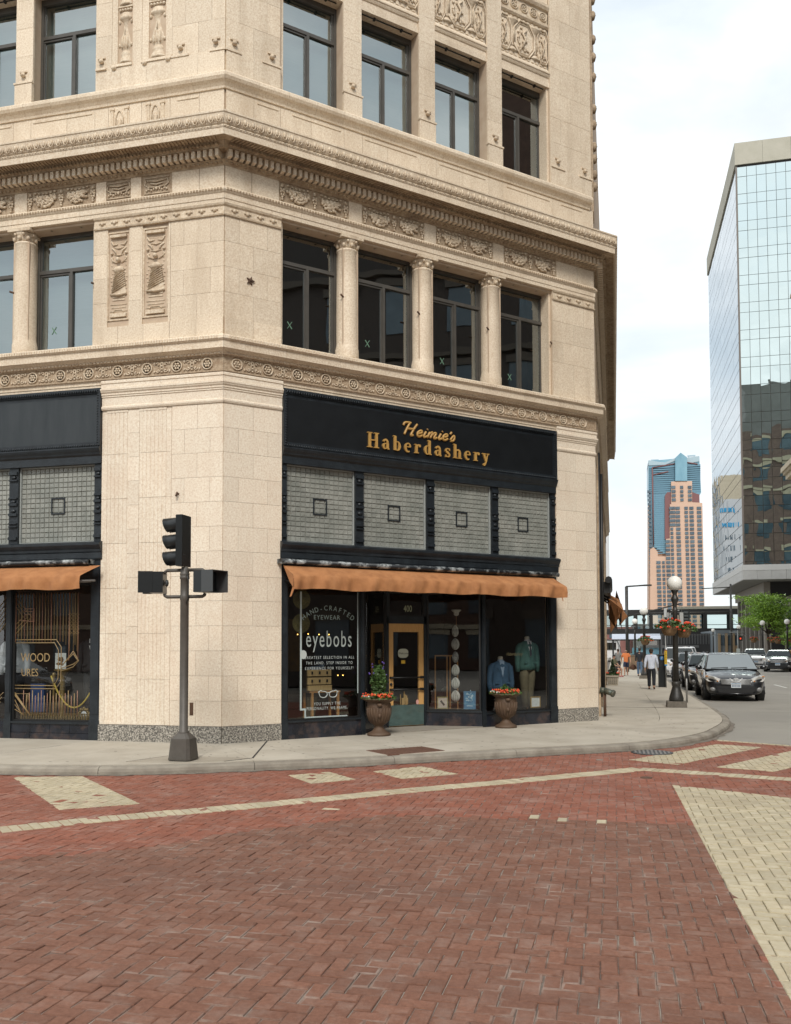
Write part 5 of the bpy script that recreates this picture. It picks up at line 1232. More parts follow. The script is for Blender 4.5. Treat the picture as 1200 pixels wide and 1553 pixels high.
# hanging baskets
def basket(x, y, z, label, sc=1.0, seed=1):
    o = empty('hanging_basket', (x, y, z), label, 'flower basket', 'hanging flower baskets'); rnd = random.Random(seed)
    b = MB(); b.lathe([(.0, -.30*sc), (.13*sc, -.295*sc), (.20*sc, -.2*sc), (.24*sc, -.06*sc), (.255*sc, .0), (.22*sc, .0)], 14, c=(x, -y, z)); b.build('basket', COIR, o)
    l = MB()
    for k in range(420):
        a, r = rnd.uniform(0, 6.28), rnd.random()**.5*.40*sc; zz = .16*sc*(1-(r/.4/sc)**2)*rnd.uniform(.1, 1.2)-(.10*rnd.random() if r > .26*sc else 0)
        l.leaf((x+r*cos(a), y+r*sin(a), z+zz+.0), rnd.uniform(.03, .055), rnd)
    l.build('foliage', LEAF, o, kind='stuff')
    f = MB()
    for k in range(34):
        a, r = rnd.uniform(0, 6.28), rnd.random()**.5*.42*sc; f.blob((x+r*cos(a), -(y+r*sin(a)), z+.15*sc*(1-(r/.42/sc)**2)+rnd.uniform(.0, .05)-(.1 if r > .33 else 0)), rnd.uniform(.022, .036), 6, 4)
    f.build('flowers', REDF, o, kind='stuff')
    h = MB(); h.tube([(x, -y, z+.02), (x, -y, z+.35)], .008, 4); h.tube([(x, -y, z+.35), (x+(1.69-x)*.9, -y, z+.40)], .012, 4); h.build('hanger', LAMPI, o)
basket(1.52, 26.45, 2.44, 'coir flower basket hung on the near lamp, facing the sidewalk side', seed=1); basket(1.93, 26.80, 2.36, 'coir flower basket hung on the near lamp, on its street side', .92, seed=2)
basket(1.56, 48.1, 2.16, 'red flower basket on the lamp behind the man in the pale shirt', 1.0, seed=3); basket(12.4, 75, 2.25, 'red flower basket on the lamp by the wooden planter', 1.1, seed=4); basket(13.5, 75.1, 2.25, 'red flower basket over the yellow wooden planter', 1.1, seed=5); basket(11.2, 79, 2.3, 'orange flower basket under the green tree, toward the street', 1.0, seed=6); basket(12.6, 79, 2.3, 'faded flower basket under the green tree, toward the tower', 1.0, seed=7)

# iron urns with flowers by the shop door
def urn(x, y, label, rz, seed, tall):
    z = WALKZ; o = empty('flower_urn', (x, y, z), label, 'urn', 'iron flower urns at the shop door'); rnd = random.Random(seed)
    b = MB(); b.lathe([(.0, 0), (.225, 0), (.235, .025), (.225, .05), (.17, .075), (.13, .10), (.095, .15), (.09, .19), (.12, .22), (.17, .25), (.205, .31), (.225, .40), (.235, .52), (.235, .62), (.22, .645), (.24, .66), (.30, .695), (.335, .71), (.335, .725), (.31, .735), (.26, .70), (.0, .69)], 28, c=(x, -y, z)); b.build('urn_body', TERRA, o)
    b = MB()
    for k in range(22): a = 2*pi*k/22; b.tube([(x+.19*cos(a), -y+.19*sin(a), z+.285), (x+.228*cos(a), -y+.228*sin(a), z+.42), (x+.236*cos(a), -y+.236*sin(a), z+.55)], .016, 5)
    b.build('fluting', TERRA, o)
    b = MB()
    for a in (-pi/2+.3, -pi/2+pi+.3): b.blob((x+.25*cos(a), -y-.25*sin(a), z+.61), (.06, .04, .04), 8, 4); b.blob((x+.24*cos(a), -y-.24*sin(a), z+.40), (.035, .02, .045), 6, 4)
    b.build('mask', TERRA, o)
    b = MB(); b.lathe([(0, .70), (.28, .70)], 16, c=(x, -y, z)); b.build('soil', SOIL, o)
    l = MB()
    for k in range(560): a, r = rnd.uniform(0, 6.28), rnd.random()**.5*.34; l.leaf((x+r*cos(a), y+r*sin(a), z+.72+rnd.random()*.15*(1-(r/.36)**2)), rnd.uniform(.025, .045), rnd)
    for k in range(1350 if tall else 260):
        h = rnd.random(); r = (.17*(1-abs(h-.45)*1.2) if tall else .13*(1-h))*rnd.random()**.5; a = rnd.uniform(0, 6.28); l.leaf((x+r*cos(a)-.02, y+r*sin(a)+.05, z+.78+h*(.58 if tall else .13)), rnd.uniform(.025, .05), rnd)
    l.build('foliage', LEAF, o, kind='stuff')
    for m, nm, n, a0 in ((REDF, 'red_blooms', 60, -1.2), (ORF, 'orange_blooms', 20, -.9)):
        f = MB()
        for k in range(n):
            a = rnd.gauss(-pi/2+.5 if m is ORF else -pi/2+.2, .95); r = rnd.uniform(.16, .34); f.blob((x+r*cos(a), -y-r*sin(a), z+.75+rnd.random()*.07), rnd.uniform(.013, .021), 6, 4)
        f.build(nm, m, o, kind='stuff')
    f = MB()
    for k in range(14): a = rnd.uniform(2.6, 4.6); r = rnd.uniform(.2, .33); f.blob((x+r*cos(a), -y-r*sin(a), z+.75+rnd.random()*.03), .018, 6, 4)
    f.build('white_blooms', WHF, o, kind='stuff')
    if tall:
        f = MB()
        for k in range(12): h = rnd.random()**.6; a = rnd.uniform(0, 6.28); r = .19*(1-abs(h-.5)); f.blob((x+r*cos(a)-.02, -y-r*sin(a)-.05, z+.95+h*.52), rnd.uniform(.014, .022), 5, 3)
        f.build('purple_blooms', PURF, o, kind='stuff')
urn(-4.50, 17.08, 'fluted iron urn with tall leafy purple flowers beside the oak door', 0, 3, True); urn(-2.27, 19.28, 'fluted iron urn with low red flowers before the suit window', 0, 8, False)
# standpipe, planter, kiosk, bus stop pole, sign post
BRZ = mat('weathered_brass', (.075, .10, .085), .5, (.12, .11, .08), scale=12, metal=.3)
sp = empty('fire_standpipe', (-.22, 22.75, WALKZ), 'green weathered fire standpipe on a rusty pipe at the building edge', 'standpipe')
b = MB(); b.tube([(-.24, -22.75, WALKZ), (-.24, -22.75, .70)], .035, 8); b.build('pipe', RUST, sp)
b = MB(); b.tube([(-.36, -22.75, .78), (-.22, -22.75, .76)], .075, 10); b.tube([(-.24, -22.75, .77), (-.06, -22.6, .70)], [.075, .065], 10); b.tube([(-.24, -22.75, .77), (-.06, -22.95, .70)], [.075, .065], 10); b.tube([(-.24, -22.75, .69), (-.24, -22.75, .78)], .06, 8); b.build('coupling', BRZ, sp)
b = MB(); b.tube([(-.06, -22.6, .70), (-.02, -22.58, .685)], .08, 10); b.build('cap', BRZ, sp); b = MB(); b.tube([(-.06, -22.95, .70), (-.02, -22.97, .685)], .08, 10); b.build('cap', BRZ, sp)
PLC = mat('planter_stone', (.36, .32, .25), .85, (.30, .26, .2), scale=12, bump=.4, bscale=25)
pl = empty('stone_planter', (-.08, 40.2, WALKZ), 'square pale stone planter with a small cone conifer at the wall', 'planter')
b = MB(); frus(b, -.08, 40.2, .21, .25, WALKZ, WALKZ+.36, .06); frus(b, -.08, 40.2, .285, .285, WALKZ+.36, WALKZ+.43, .06); b.build('tub', PLC, pl)
b = MB()
for k in range(5):
    for j in range(4): b.wbox(-.26+.075*k, -.215+.075*k, 39.955, 39.965, WALKZ+.07+.07*j, WALKZ+.115+.07*j)
b.build('tub_pattern', mat('planter_recess', (.16, .14, .11), .9), pl, kind='stuff')
rnd = random.Random(5); l = MB()
for k in range(900): h = rnd.random()**1.4; r = .19*(1-h)*rnd.random()**.4; a = rnd.uniform(0, 6.28); l.leaf((-.08+r*cos(a), 40.2+r*sin(a), WALKZ+.50+h*.62), rnd.uniform(.02, .045), rnd)
l.build('conifer', LEAFD, pl, kind='stuff')
l = MB()
for k in range(260): l.leaf((-.08+rnd.uniform(-.27, .27), 40.2+rnd.uniform(-.27, .27), WALKZ+.44+rnd.random()*.08), .035, rnd)
l.build('bedding', LEAF, pl, kind='stuff')
f = MB()
for k in range(30): f.blob((-.08+rnd.choice((-1, 1))*rnd.uniform(.15, .28), -40.2+rnd.uniform(-.0, .27), WALKZ+.50+rnd.random()*.07), .022, 5, 3)
f.build('blooms', REDF, pl, kind='stuff')
ki = empty('parking_kiosk', (1.91, 38.8, WALKZ), 'black parking pay station with a round blue P sign', 'parking meter')
b = MB(); b.wbox(1.76, 2.06, 38.65, 38.95, WALKZ, 1.44); b.wbox(1.75, 2.07, 38.64, 38.96, 1.44, 1.48); b.build('cabinet', BLK, ki)
b = MB(); b.prism([(1.91+.085*cos(k*pi/10), 1.33+.085*sin(k*pi/10)) for k in range(20)], -38.65, -38.644); ps = b.build('blue_disc', mat('sign_blue', (.03, .14, .33), .5), ki)
b = MB(); text(b, 'P', 1.91, -38.642, 1.29, .13); b.build('lettering', WHITEL, ps)
b = MB(); b.wbox(1.80, 2.02, 38.64, 38.65, .95, 1.20); b.build('keypad', FRAMED, ki)
bp = empty('bus_stop_sign', (2.05, 38.4, WALKZ), 'steel pole with a narrow yellow sign beside the black pay station', 'sign')
b = MB(); b.tube([(2.05, -38.4, WALKZ), (2.05, -38.4, 2.3)], .022, 6); b.build('pole', STEEL, bp)
b = MB(); b.wbox(2.0, 2.10, 38.36, 38.375, 1.08, 1.62); b.build('yellow_panel', mat('sign_yellow', (.62, .40, .02), .5), bp); b = MB(); b.wbox(2.0, 2.10, 38.36, 38.376, 1.02, 1.08); b.build('blue_panel', mat('sign_sky', (.05, .25, .5), .5), bp); b = MB(); b.wbox(2.0, 2.10, 38.36, 38.376, 1.62, 1.68); b.build('brown_panel', mat('sign_brown', (.3, .12, .02), .5), bp)
b = MB()
for k in range(7): b.wbox(2.035, 2.065, 38.354, 38.36, 1.14+.065*k, 1.175+.065*k)
b.build('sign_marks', FRAMED, bp)
sp = empty('sign_post', (2.12, 28.6, WALKZ), 'silver post with a tall narrow black panel beside the near lamp', 'sign')
b = MB(); b.tube([(2.12, -28.6, WALKZ), (2.12, -28.6, 1.0)], .03, 8); b.build('post', STEEL, sp); b = MB(); b.wbox(2.075, 2.165, 28.55, 28.6, .88, 1.70); b.build('panel', BLK, sp)
# far mast arm lamp and overhead signals
ma = empty('mast_arm_lamp', (.82, 60, WALKZ), 'tall dark street light pole with a square horizontal arm', 'street light')
b = MB(); b.tube([(.82, -60, WALKZ), (.82, -60, 5.65)], .10, 8); b.tube([(.78, -60, 5.65), (2.1, -60, 5.72)], .055, 6); b.wbox(1.9, 2.4, 59.9, 60.1, 5.66, 5.76); b.build('pole', LAMPI, ma)
b = MB(); b.tube([(.82, -60, 3.7), (4.2, -60, 4.5)], .05, 6); b.build('signal_arm', LAMPI, ma)
ts = empty('overhead_signal', (6.68, 90, 4.1), 'black overhead traffic signal on a mast in front of the skywalk', 'traffic signal')
b = MB(); b.wbox(6.33, 7.05, 89.8, 90.1, 4.1, 5.15); hd = b.build('signal_housing', BLK, ts)
for k in range(3): b = MB(); b.wbox(6.5, 6.9, 89.6, 89.8, 4.2+.32*k, 4.40+.32*k); b.build('visor', GREYV, hd)
b = MB(); b.tube([(2.5, -90, 4.9), (10.8, -90, 4.95)], .07, 6); b.tube([(10.8, -90, .1), (10.8, -90, 7.6)], .10, 6); b.tube([(8.2, -90, 7.2), (10.8, -90, 7.3)], .05, 5); b.build('mast', LAMPI, ts)
b = MB(); b.wbox(4.7, 4.95, 89.9, 90.05, 4.5, 5.4); b.build('sign', mat('sign_back', (.4, .41, .4), .5), ts)
# tree on the far corner
def tree(x, y, label, seed, hgt=7.2, sp=3.4):
    o = empty('street_tree', (x, y, .12), label, 'tree'); rnd = random.Random(seed); t = MB(); tips = []
    t.tube([(x, -y, .1), (x+.05, -y, 1.4), (x-.05, -y, 2.9)], [.16, .12, .10], 8)
    for k in range(11):
        a = rnd.uniform(0, 6.28); r = rnd.uniform(.45, 1)*sp; z1 = rnd.uniform(.48, 1)*hgt
        if z1 > .8*hgt: r *= .55
        p = (x+r*.4*cos(a), -y+r*.4*sin(a), 2.8+(z1-2.8)*.55); q = (x+r*cos(a), -y+r*sin(a), z1)
        t.tube([(x-.05, -y, 2.4+rnd.random()*.5), p, q], [.07, .045, .015], 5); tips += [p, q, tuple((Vector(p)+Vector(q))/2)]
    t.build('trunk', mat('bark', (.05, .037, .026), .9, (.08, .06, .045), scale=12) if 'bark' not in bpy.data.materials else bpy.data.materials['bark'], o)
    l = MB()
    for p in tips:
        for c in range(7):
            cx, cy, cz = p[0]+rnd.gauss(0, .55), -p[1]+rnd.gauss(0, .55), p[2]+rnd.gauss(.1, .22); R0 = rnd.uniform(.35, .75)
            for k in range(70): l.leaf((cx+rnd.gauss(0, R0*.55), cy+rnd.gauss(0, R0*.55), cz+rnd.gauss(0, R0*.17)), rnd.uniform(.05, .10), rnd)
    l.build('crown', LEAFY, o)
tree(12.8, 82, 'spreading bright green street tree in front of the glass tower base', 6, 6.1, 3.1)
tree(15.0, 76.5, 'young thin green tree at the frame edge above the wooden planter', 9, 3.6, 1.2)
wp = empty('wooden_planter', (13.5, 72, .12), 'yellow wooden planter box on the far pavement by the dark car', 'planter')
for k in range(7):
    b = MB(); b.wbox(12.75+.28*k, 13.0+.28*k, 71.6, 71.64, .14, 1.5); b.build('plank', OAK, wp)
b = MB(); b.wbox(12.74, 14.8, 71.64, 72.6, .12, 1.45); b.build('box', OAK, wp)
cr_ = empty('crossing_signal', (10.6, 84, .12), 'thin post with a red hand crossing light on the far corner', 'crossing signal')
b = MB(); b.tube([(10.6, -84, .12), (10.6, -84, 3.1)], .05, 6); b.tube([(9.9, -84, 2.95), (11.3, -84, 2.95)], .03, 5); b.build('post', STEEL, cr_)
b = MB(); b.wbox(10.65, 10.95, 83.8, 84, 2.2, 2.6); h = b.build('signal_housing', BLK, cr_); b = MB(); b.wbox(10.75, 10.84, 83.78, 83.8, 2.32, 2.45); b.build('hand_sign', REDLED, h)
b = MB(); b.wbox(10.45, 10.75, 83.9, 83.95, 1.0, 1.5); b.build('sign_panel', WHITEL, cr_)
# ------------------------------------------------------------------ goods in the shop windows
CLOTHS = {}
def cloth(nm, c, c2=None, rough=.85, **kw):
    if nm not in CLOTHS: CLOTHS[nm] = mat(nm, c, rough, c2 or tuple(q*.8 for q in c), scale=kw.pop('scale', 14), bump=.25, bscale=90, **kw)
    return CLOTHS[nm]
def loft(mb, secs, n=16, cap=True, smooth=True):
    """secs: (cx, cy, z, rx, ry) ellipses stacked upwards in world space"""
    vs = []
    for cx, cy, z, rx, ry in secs: vs += [(cx+rx*cos(2*pi*k/n), cy+ry*sin(2*pi*k/n), z) for k in range(n)]
    fs = [(i*n+k, i*n+(k+1) % n, (i+1)*n+(k+1) % n, (i+1)*n+k) for i in range(len(secs)-1) for k in range(n)]
    if cap: fs += [tuple(range(n-1, -1, -1)), tuple((len(secs)-1)*n+k for k in range(n))]
    return mb.add(vs, fs, smooth, raw=True)
def dummy(name, x, y, z, rz, label, jacket, shirt, tie, trousers, h0=.95, fabric=None):
    """headless tailor's form in a jacket, built facing -Y then turned"""
    o = empty(name, (x, y, z), label, 'mannequin'); 
    def at(a, b, c): return (x+a, y+b, z+c)
    j = MB()
    loft(j, [(x, y, z+h0-.02, .235, .15), (x, y, z+h0+.10, .225, .145), (x, y, z+h0+.24, .20, .13), (x, y, z+h0+.40, .215, .135), (x, y, z+h0+.54, .225, .125), (x, y, z+h0+.60, .19, .10), (x, y, z+h0+.645, .085, .07)], 20)
    for s in (-1, 1):
        loft(j, [(x+s*.265, y-.02, z+h0-.06, .052, .058), (x+s*.275, y-.01, z+h0+.14, .06, .065), (x+s*.265, y, z+h0+.32, .065, .07), (x+s*.225, y, z+h0+.52, .075, .08), (x+s*.18, y, z+h0+.60, .04, .06)], 12)
    J = j.build('jacket', jacket, o)
    l = MB()
    for s in (-1, 1):
        l.add([at(s*.075, -.085, h0+.63), at(s*.145, -.118, h0+.52), at(s*.105, -.142, h0+.47), at(s*.012, -.152, h0+.26), at(s*.02, -.14, h0+.40), at(s*.05, -.12, h0+.55)], [(0, 1, 2, 3, 4, 5)], raw=True)
        l.wbox(x+s*.13-.05, x+s*.13+.05, y-.155, y-.13, z+h0+.13, z+h0+.16)
    l.wbox(x-.004, x+.006, y-.158, y-.13, z+h0, z+h0+.24); l.build('lapel', jacket, J)
    if shirt:
        s_ = MB(); s_.add([at(-.06, -.088, h0+.65), at(.06, -.088, h0+.65), at(.045, -.128, h0+.5), at(0, -.149, h0+.28), at(-.045, -.128, h0+.5)], [(0, 1, 2, 3, 4)], raw=True); loft(s_, [(x, y, z+h0+.60, .075, .07), (x, y, z+h0+.68, .066, .062)], 12); s_.build('shirt', shirt, o)
    if tie:
        t = MB(); t.add([at(-.022, -.10, h0+.63), at(.022, -.10, h0+.63), at(.014, -.128, h0+.58), at(.03, -.152, h0+.34), at(0, -.157, h0+.28), at(-.03, -.152, h0+.34), at(-.014, -.128, h0+.58)], [(0, 1, 2, 3, 4, 5, 6)], raw=True); t.build('tie', tie, o)
    nk = MB(); loft(nk, [(x, y, z+h0+.64, .062, .058), (x, y, z+h0+.74, .06, .056), (x, y, z+h0+.755, .03, .03)], 12); nk.build('neck', cloth('form_linen', (.45, .40, .32)), o)
    if trousers:
        t = MB(); loft(t, [(x, y, z+h0-.05, .19, .13), (x, y, z+h0+.05, .195, .13)], 16)
        for s in (-1, 1): loft(t, [(x+s*.05, y, z+.10, .065, .08), (x+s*.07, y, z+h0*.45, .085, .095), (x+s*.095, y, z+h0*.8, .105, .12), (x+s*.09, y, z+h0, .10, .12)], 14)
        t.build('trousers', trousers, o)
        ft = MB(); loft(ft, [(x, y, z+.0, .16, .16), (x, y, z+.015, .16, .16)], 16); ft.tube([(x, -y, z+.01), (x, -y, z+.14)], .02, 8); ft.build('stand', OAK, o)
    else:
        ft = MB(); loft(ft, [(x, y, z+.0, .17, .17), (x, y, z+.02, .17, .17)], 16); ft.tube([(x, -y, z+.01), (x, -y, z+h0)], .02, 8); ft.build('stand', FRAMED, o)
    reparent_turn(o, rz); return o
def reparent_turn(o, rz): o.rotation_euler = (0, 0, rz)
def M_(s, d, z=0): return FM(s, d, z)
p = M_(7.62, -.62); dummy('suit_mannequin', p.x, p.y, .36, R(40), 'headless mannequin in a teal blazer, dark tie and khaki trousers', cloth('teal_wool', (.045, .115, .10)), cloth('shirt_white', (.55, .55, .56)), cloth('tie_dark', (.03, .025, .035)), cloth('khaki', (.105, .088, .05)), .98)
p = M_(7.02, -.85); dummy('jacket_form', p.x, p.y, .33, R(30), 'blue denim jacket over a pale shirt on a low stand', cloth('denim', (.035, .085, .15)), cloth('chambray', (.25, .33, .44)), None, None, .55)
p = FL(-2.95, -.55, 0); dummy('tuxedo_mannequin', p.x, p.y, .34, R(10), 'black tuxedo on a form with white lapel edge, behind the gold rope', cloth('black_wool', (.010, .010, .012)), cloth('shirt_white', (.55, .55, .56)), cloth('tie_dark', (.03, .025, .035)), cloth('black_wool', (.01, .01, .012)), 1.05)
p = FL(-4.72, -.55, 0); dummy('white_jacket_mannequin', p.x, p.y, .34, R(5), 'pale blue-white dinner jacket on a form, partly cut by the frame edge', cloth('ivory_wool', (.46, .49, .52)), cloth('shirt_white', (.55, .55, .56)), cloth('tie_dark', (.03, .025, .035)), cloth('black_wool', (.01, .01, .012)), 1.05)
# string of six pale caps hanging in the splayed window
CAPM = cloth('cap_linen', (.40, .40, .36), (.32, .32, .29), scale=40); CAPD = cloth('cap_check', (.30, .30, .28), (.05, .05, .05), scale=45)
lbl = ['topmost pale cap of the hanging string, just under the hat', 'second pale cap from the top of the hanging string', 'black and white checked cap in the hanging string', 'fourth pale cap from the top, right below the checked cap', 'fifth cap of the hanging string, round and grey', 'lowest pale cap of the hanging string, beside the blue poster']
cs = SF2[0]; L2 = SF2[1]
for k in range(6):
    z = 2.20-.285*k; q = cs(L2*.50, -.22, z); o = empty('flat_cap', q, lbl[k], 'cap', 'caps hanging on a string')
    fr = Frame((q.x, q.y), cs.a); b = MB(fr); rx = (.078, .092, .075, .094, .098, .105)[k]
    vs = []; n = 16
    for d, m in ((-.03, .5), (-.02, .92), (.0, 1), (.02, .92), (.035, .55)):
        vs += [(rx*m*cos(2*pi*i/n)*(1-.18*max(0, sin(2*pi*i/n))**2), d, z+.128*m*sin(2*pi*i/n)) for i in range(n)]
    b.add(vs, [(j*n+i, j*n+(i+1) % n, (j+1)*n+(i+1) % n, (j+1)*n+i) for j in range(4) for i in range(n)]+[tuple(range(n)), tuple(range(5*n-1, 4*n-1, -1))], True); bd = b.build('crown', CAPD if k == 2 else CAPM, o)
    b = MB(fr)
    for i in (-1, 0, 1): b.tube([(i*.03, .036, z-.10), (i*.045, .042, z), (i*.012, .034, z+.11)], .0045, 4)
    b.build('seam', cloth('seam_grey', (.14, .14, .13)), o)
q = cs(L2*.52, -.22, 2.62); o = empty('hat_stand', q, 'pale brimmed hat on top of the string of caps', 'hat'); b = MB(); b.lathe([(.0, .06), (.10, .06), (.115, .045), (.10, .025), (.06, .0), (.055, -.06), (.03, -.08), (0, -.085)], 18, c=(q.x, -q.y, q.z)); b.build('hat', CAPM, o); b = MB(); b.tube([(q.x, -q.y, q.z-.05), (q.x, -q.y, q.z-.32)], .004, 4); b.build('string', OAK, o)
# framed pieces and a poster
def framed(fr, s, d, z0, w, h, tilt, label, fm, face, nm='framed_picture', cat='picture', mark=None):
    q = fr(s, d, z0); o = empty(nm, q, label, cat); f2 = Frame((q.x, q.y), fr.a+tilt); t = .022
    b = MB(f2); 
    for a, b_, c, e in ((-w/2, -w/2+t, 0, h), (w/2-t, w/2, 0, h), (-w/2+t, w/2-t, h-t, h), (-w/2+t, w/2-t, 0, t)): b.box(a, b_, 0, .02, z0+c, z0+e)
    b.build('frame', fm, o); b = MB(f2); b.box(-w/2+t, w/2-t, .002, .010, z0+t, z0+h-t); fc = b.build('print', face, o)
    if mark: b = MB(f2); mark(b, z0, w, h); b.build('print_marks', mark.m, fc)
    return o
GF = mat('gilt_frame', (.45, .30, .10), .4, metal=.5)
def mk1(b, z, w, h):
    for i in range(5): b.box(-w*.30, w*.30, .0105, .0112, z+h*(.28+.1*i), z+h*(.295+.1*i))
mk1.m = cloth('print_grey', (.30, .34, .34))
framed(FM, 7.58, -.30, .47, .30, .25, R(4), 'white certificate in a thin gilt frame at the mannequin feet', GF, cloth('paper_white', (.60, .63, .62)), mark=mk1)
def mk2(b, z, w, h):
    b.prism([(-.06, z+.16), (.02, z+.06), (.05, z+.09), (-.03, z+.19)], .0105, .012)
mk2.m = cloth('photo_dark', (.05, .045, .04))
framed(cs, L2*.27, -.2, .50, .24, .26, R(8), 'small photo in an olive gilt frame leaning in the splayed window', mat('olive_frame', (.20, .18, .075), .5), cloth('photo_paper', (.45, .40, .34)), mark=mk2)
def mk3(b, z, w, h):
    rnd = random.Random(8)
    for i in range(26): a, c = rnd.gauss(0, w*.17), rnd.gauss(.62, .16)*h; b.blob((a, .011, z+c), (rnd.uniform(.008, .03), .002, rnd.uniform(.008, .025)), 6, 3)
    b.box(-w*.25, w*.25, .0105, .0125, z+.07, z+.09)
mk3.m = cloth('poster_pale', (.35, .48, .56))
framed(cs, L2*.76, -.17, .49, .27, .40, R(-3), 'blue poster with pale figures standing beside the caps', cloth('poster_blue_edge', (.06, .16, .26)), cloth('poster_blue', (.04, .14, .25), (.07, .22, .34), scale=9), nm='blue_poster', cat='poster', mark=mk3)
# display cabinet with slim oak frame seen through the splayed window
q = cs(L2*.28, -.75, .30); o = empty('glass_cabinet', q, 'slim oak framed display cabinet behind the splayed window', 'cabinet'); fr = Frame((q.x, q.y), cs.a); b = MB(fr)
for a in (-.27, .0, .07, .24): b.box(a-.014, a+.014, 0, .03, .30, 1.66)
b.box(-.28, .26, 0, .03, 1.64, 1.67); b.box(-.28, .26, -.3, .03, .42, .45); b.build('oak_frame', OAK, o)
b = MB(fr); rnd = random.Random(3)
for i in range(9): b.blob((rnd.uniform(-.22, .2), -.15, rnd.uniform(.5, 1.2)), (.05, .04, .035), 7, 4)
b.build('accessories', cloth('mixed_goods', (.14, .15, .12), (.05, .06, .05)), o)
# left window: chest on a small table, hats, chair, bulbs
q = FM(2.5, -1.15, .30); TB = empty('side_table', q, 'small honey oak table under the drawer chest', 'table'); b = MB(FM)
b.box(2.22, 2.92, -1.4, -.95, .93, .965); b.build('table_top', OAK, TB)
for a in (2.26, 2.85):
    for d in (-1.36, -.99): b = MB(FM); b.box(a, a+.045, d, d+.045, .30, .93); b.build('leg', OAK, TB)
ch = empty('drawer_chest', FM(2.45, -1.15, .97), 'wooden drawer chest of eyewear trays standing on the oak table', 'chest'); CHM = mat('pale_oak', (.50, .36, .17), .5, (.42, .29, .13), scale=8, stretch=(6, 6, .8))
b = MB(FM); b.box(2.18, 2.72, -1.35, -1.0, .97, 1.40); b.build('carcass', cloth('chest_dark', (.05, .035, .02)), ch)
for i, (z0, z1) in enumerate(((.975, 1.08), (1.10, 1.24), (1.27, 1.40))):
    b = MB(FM); b.box(2.18, 2.72, -1.0, -.97+.03*(i == 0), z0, z1); dw_ = b.build('drawer', CHM, ch); b = MB(FM)
    for a in (2.28, 2.45, 2.62): b.box(a-.015, a+.015, -.97, -.945, (z0+z1)/2-.03, (z0+z1)/2+.03)
    b.build('latch', FRAMED, dw_)
b = MB(FM); b.box(2.30, 2.5, -1.2, -1.05, 1.40, 1.47); b.box(2.55, 2.62, -1.2, -1.1, 1.40, 1.50); b.build('tray', cloth('tray_blue', (.14, .19, .26)), ch)
STRAW = cloth('straw', (.16, .14, .05), (.10, .09, .035), scale=40)
for k, (s, z, lb) in enumerate(((1.80, 2.80, 'olive straw hat hung at the top of the eyewear window'), (1.79, 2.33, 'dim olive hat hung below the first in the eyewear window'))):
    o = empty('straw_hat', FM(s, -.45, z), lb, 'hat'); b = MB(FM); n = 20
    for rr, dd in ((.19, 0),): b.add([(s+rr*cos(2*pi*i/n), -.45, z+rr*sin(2*pi*i/n)) for i in range(n)]+[(s+.11*cos(2*pi*i/n), -.43, z+.11*sin(2*pi*i/n)) for i in range(n)], [(i, (i+1) % n, n+(i+1) % n, n+i) for i in range(n)], True)
    b.build('brim', STRAW, o); b = MB(FM); b.add([(s+.11*cos(2*pi*i/n), -.43, z+.11*sin(2*pi*i/n)) for i in range(n)]+[(s+.085*cos(2*pi*i/n), -.35, z+.085*sin(2*pi*i/n)) for i in range(n)], [(i, (i+1) % n, n+(i+1) % n, n+i) for i in range(n)]+[tuple(range(n, 2*n))], True); b.build('crown', STRAW, o)
q = FM(1.55, -1.5, .30); o = empty('cafe_chair', q, 'white bent chair at the edge of the eyewear window', 'chair'); b = MB(FM)
for a, d in ((1.38, -1.3), (1.72, -1.3), (1.38, -1.65), (1.72, -1.65)): b.tube([(a, d, .30), (a+(.04 if a < 1.5 else -.04), d, .75)], .014, 5)
b.box(1.38, 1.72, -1.66, -1.28, .75, .78); b.build('seat', cloth('chair_white', (.38, .37, .33)), o); b = MB(FM); b.tube([(1.40, -1.64, .75), (1.40, -1.66, 1.18), (1.55, -1.67, 1.25), (1.70, -1.66, 1.18), (1.70, -1.64, .75)], .014, 5); b.box(1.43, 1.67, -1.67, -1.65, 1.0, 1.15); b.build('backrest', cloth('chair_white', (.38, .37, .33)), o)
WARM = mat('warm_bulb', (.3, .2, .05), .5, emit=((1, .55, .12), 3))
for i, (s, d, z) in enumerate(((2.45, -2.6, 2.14), (2.72, -2.6, 2.14), (2.98, -2.6, 2.15), (3.25, -2.6, 2.14), (3.5, -2.6, 2.14), (3.1, -1.4, 1.26), (3.22, -1.4, 1.26))):
    o = MB(FM).blob((s, d, z), .013, 8, 5).build('bulb', WARM); tag(o, ('first of five warm bulbs in a row behind the eyebobs lettering', 'second of five warm bulbs in a row behind the eyebobs lettering', 'middle of five warm bulbs in a row behind the eyebobs lettering', 'fourth of five warm bulbs in a row behind the eyebobs lettering', 'last of five warm bulbs in a row, nearest the entry', 'low warm bulb beside the drawer chest', 'low warm bulb nearest the entry, beside another like it')[i], 'bulb', 'warm bulbs inside the shop')
wl = MB(FM); wl.box(1.9, 3.2, -3.4, -3.35, 1.3, 2.5); o = wl.build('wall_art', cloth('art_ochre', (.16, .09, .02), (.07, .05, .03), scale=2.2)); tag(o, 'dim ochre canvas on the back wall behind the eyewear window', 'painting')
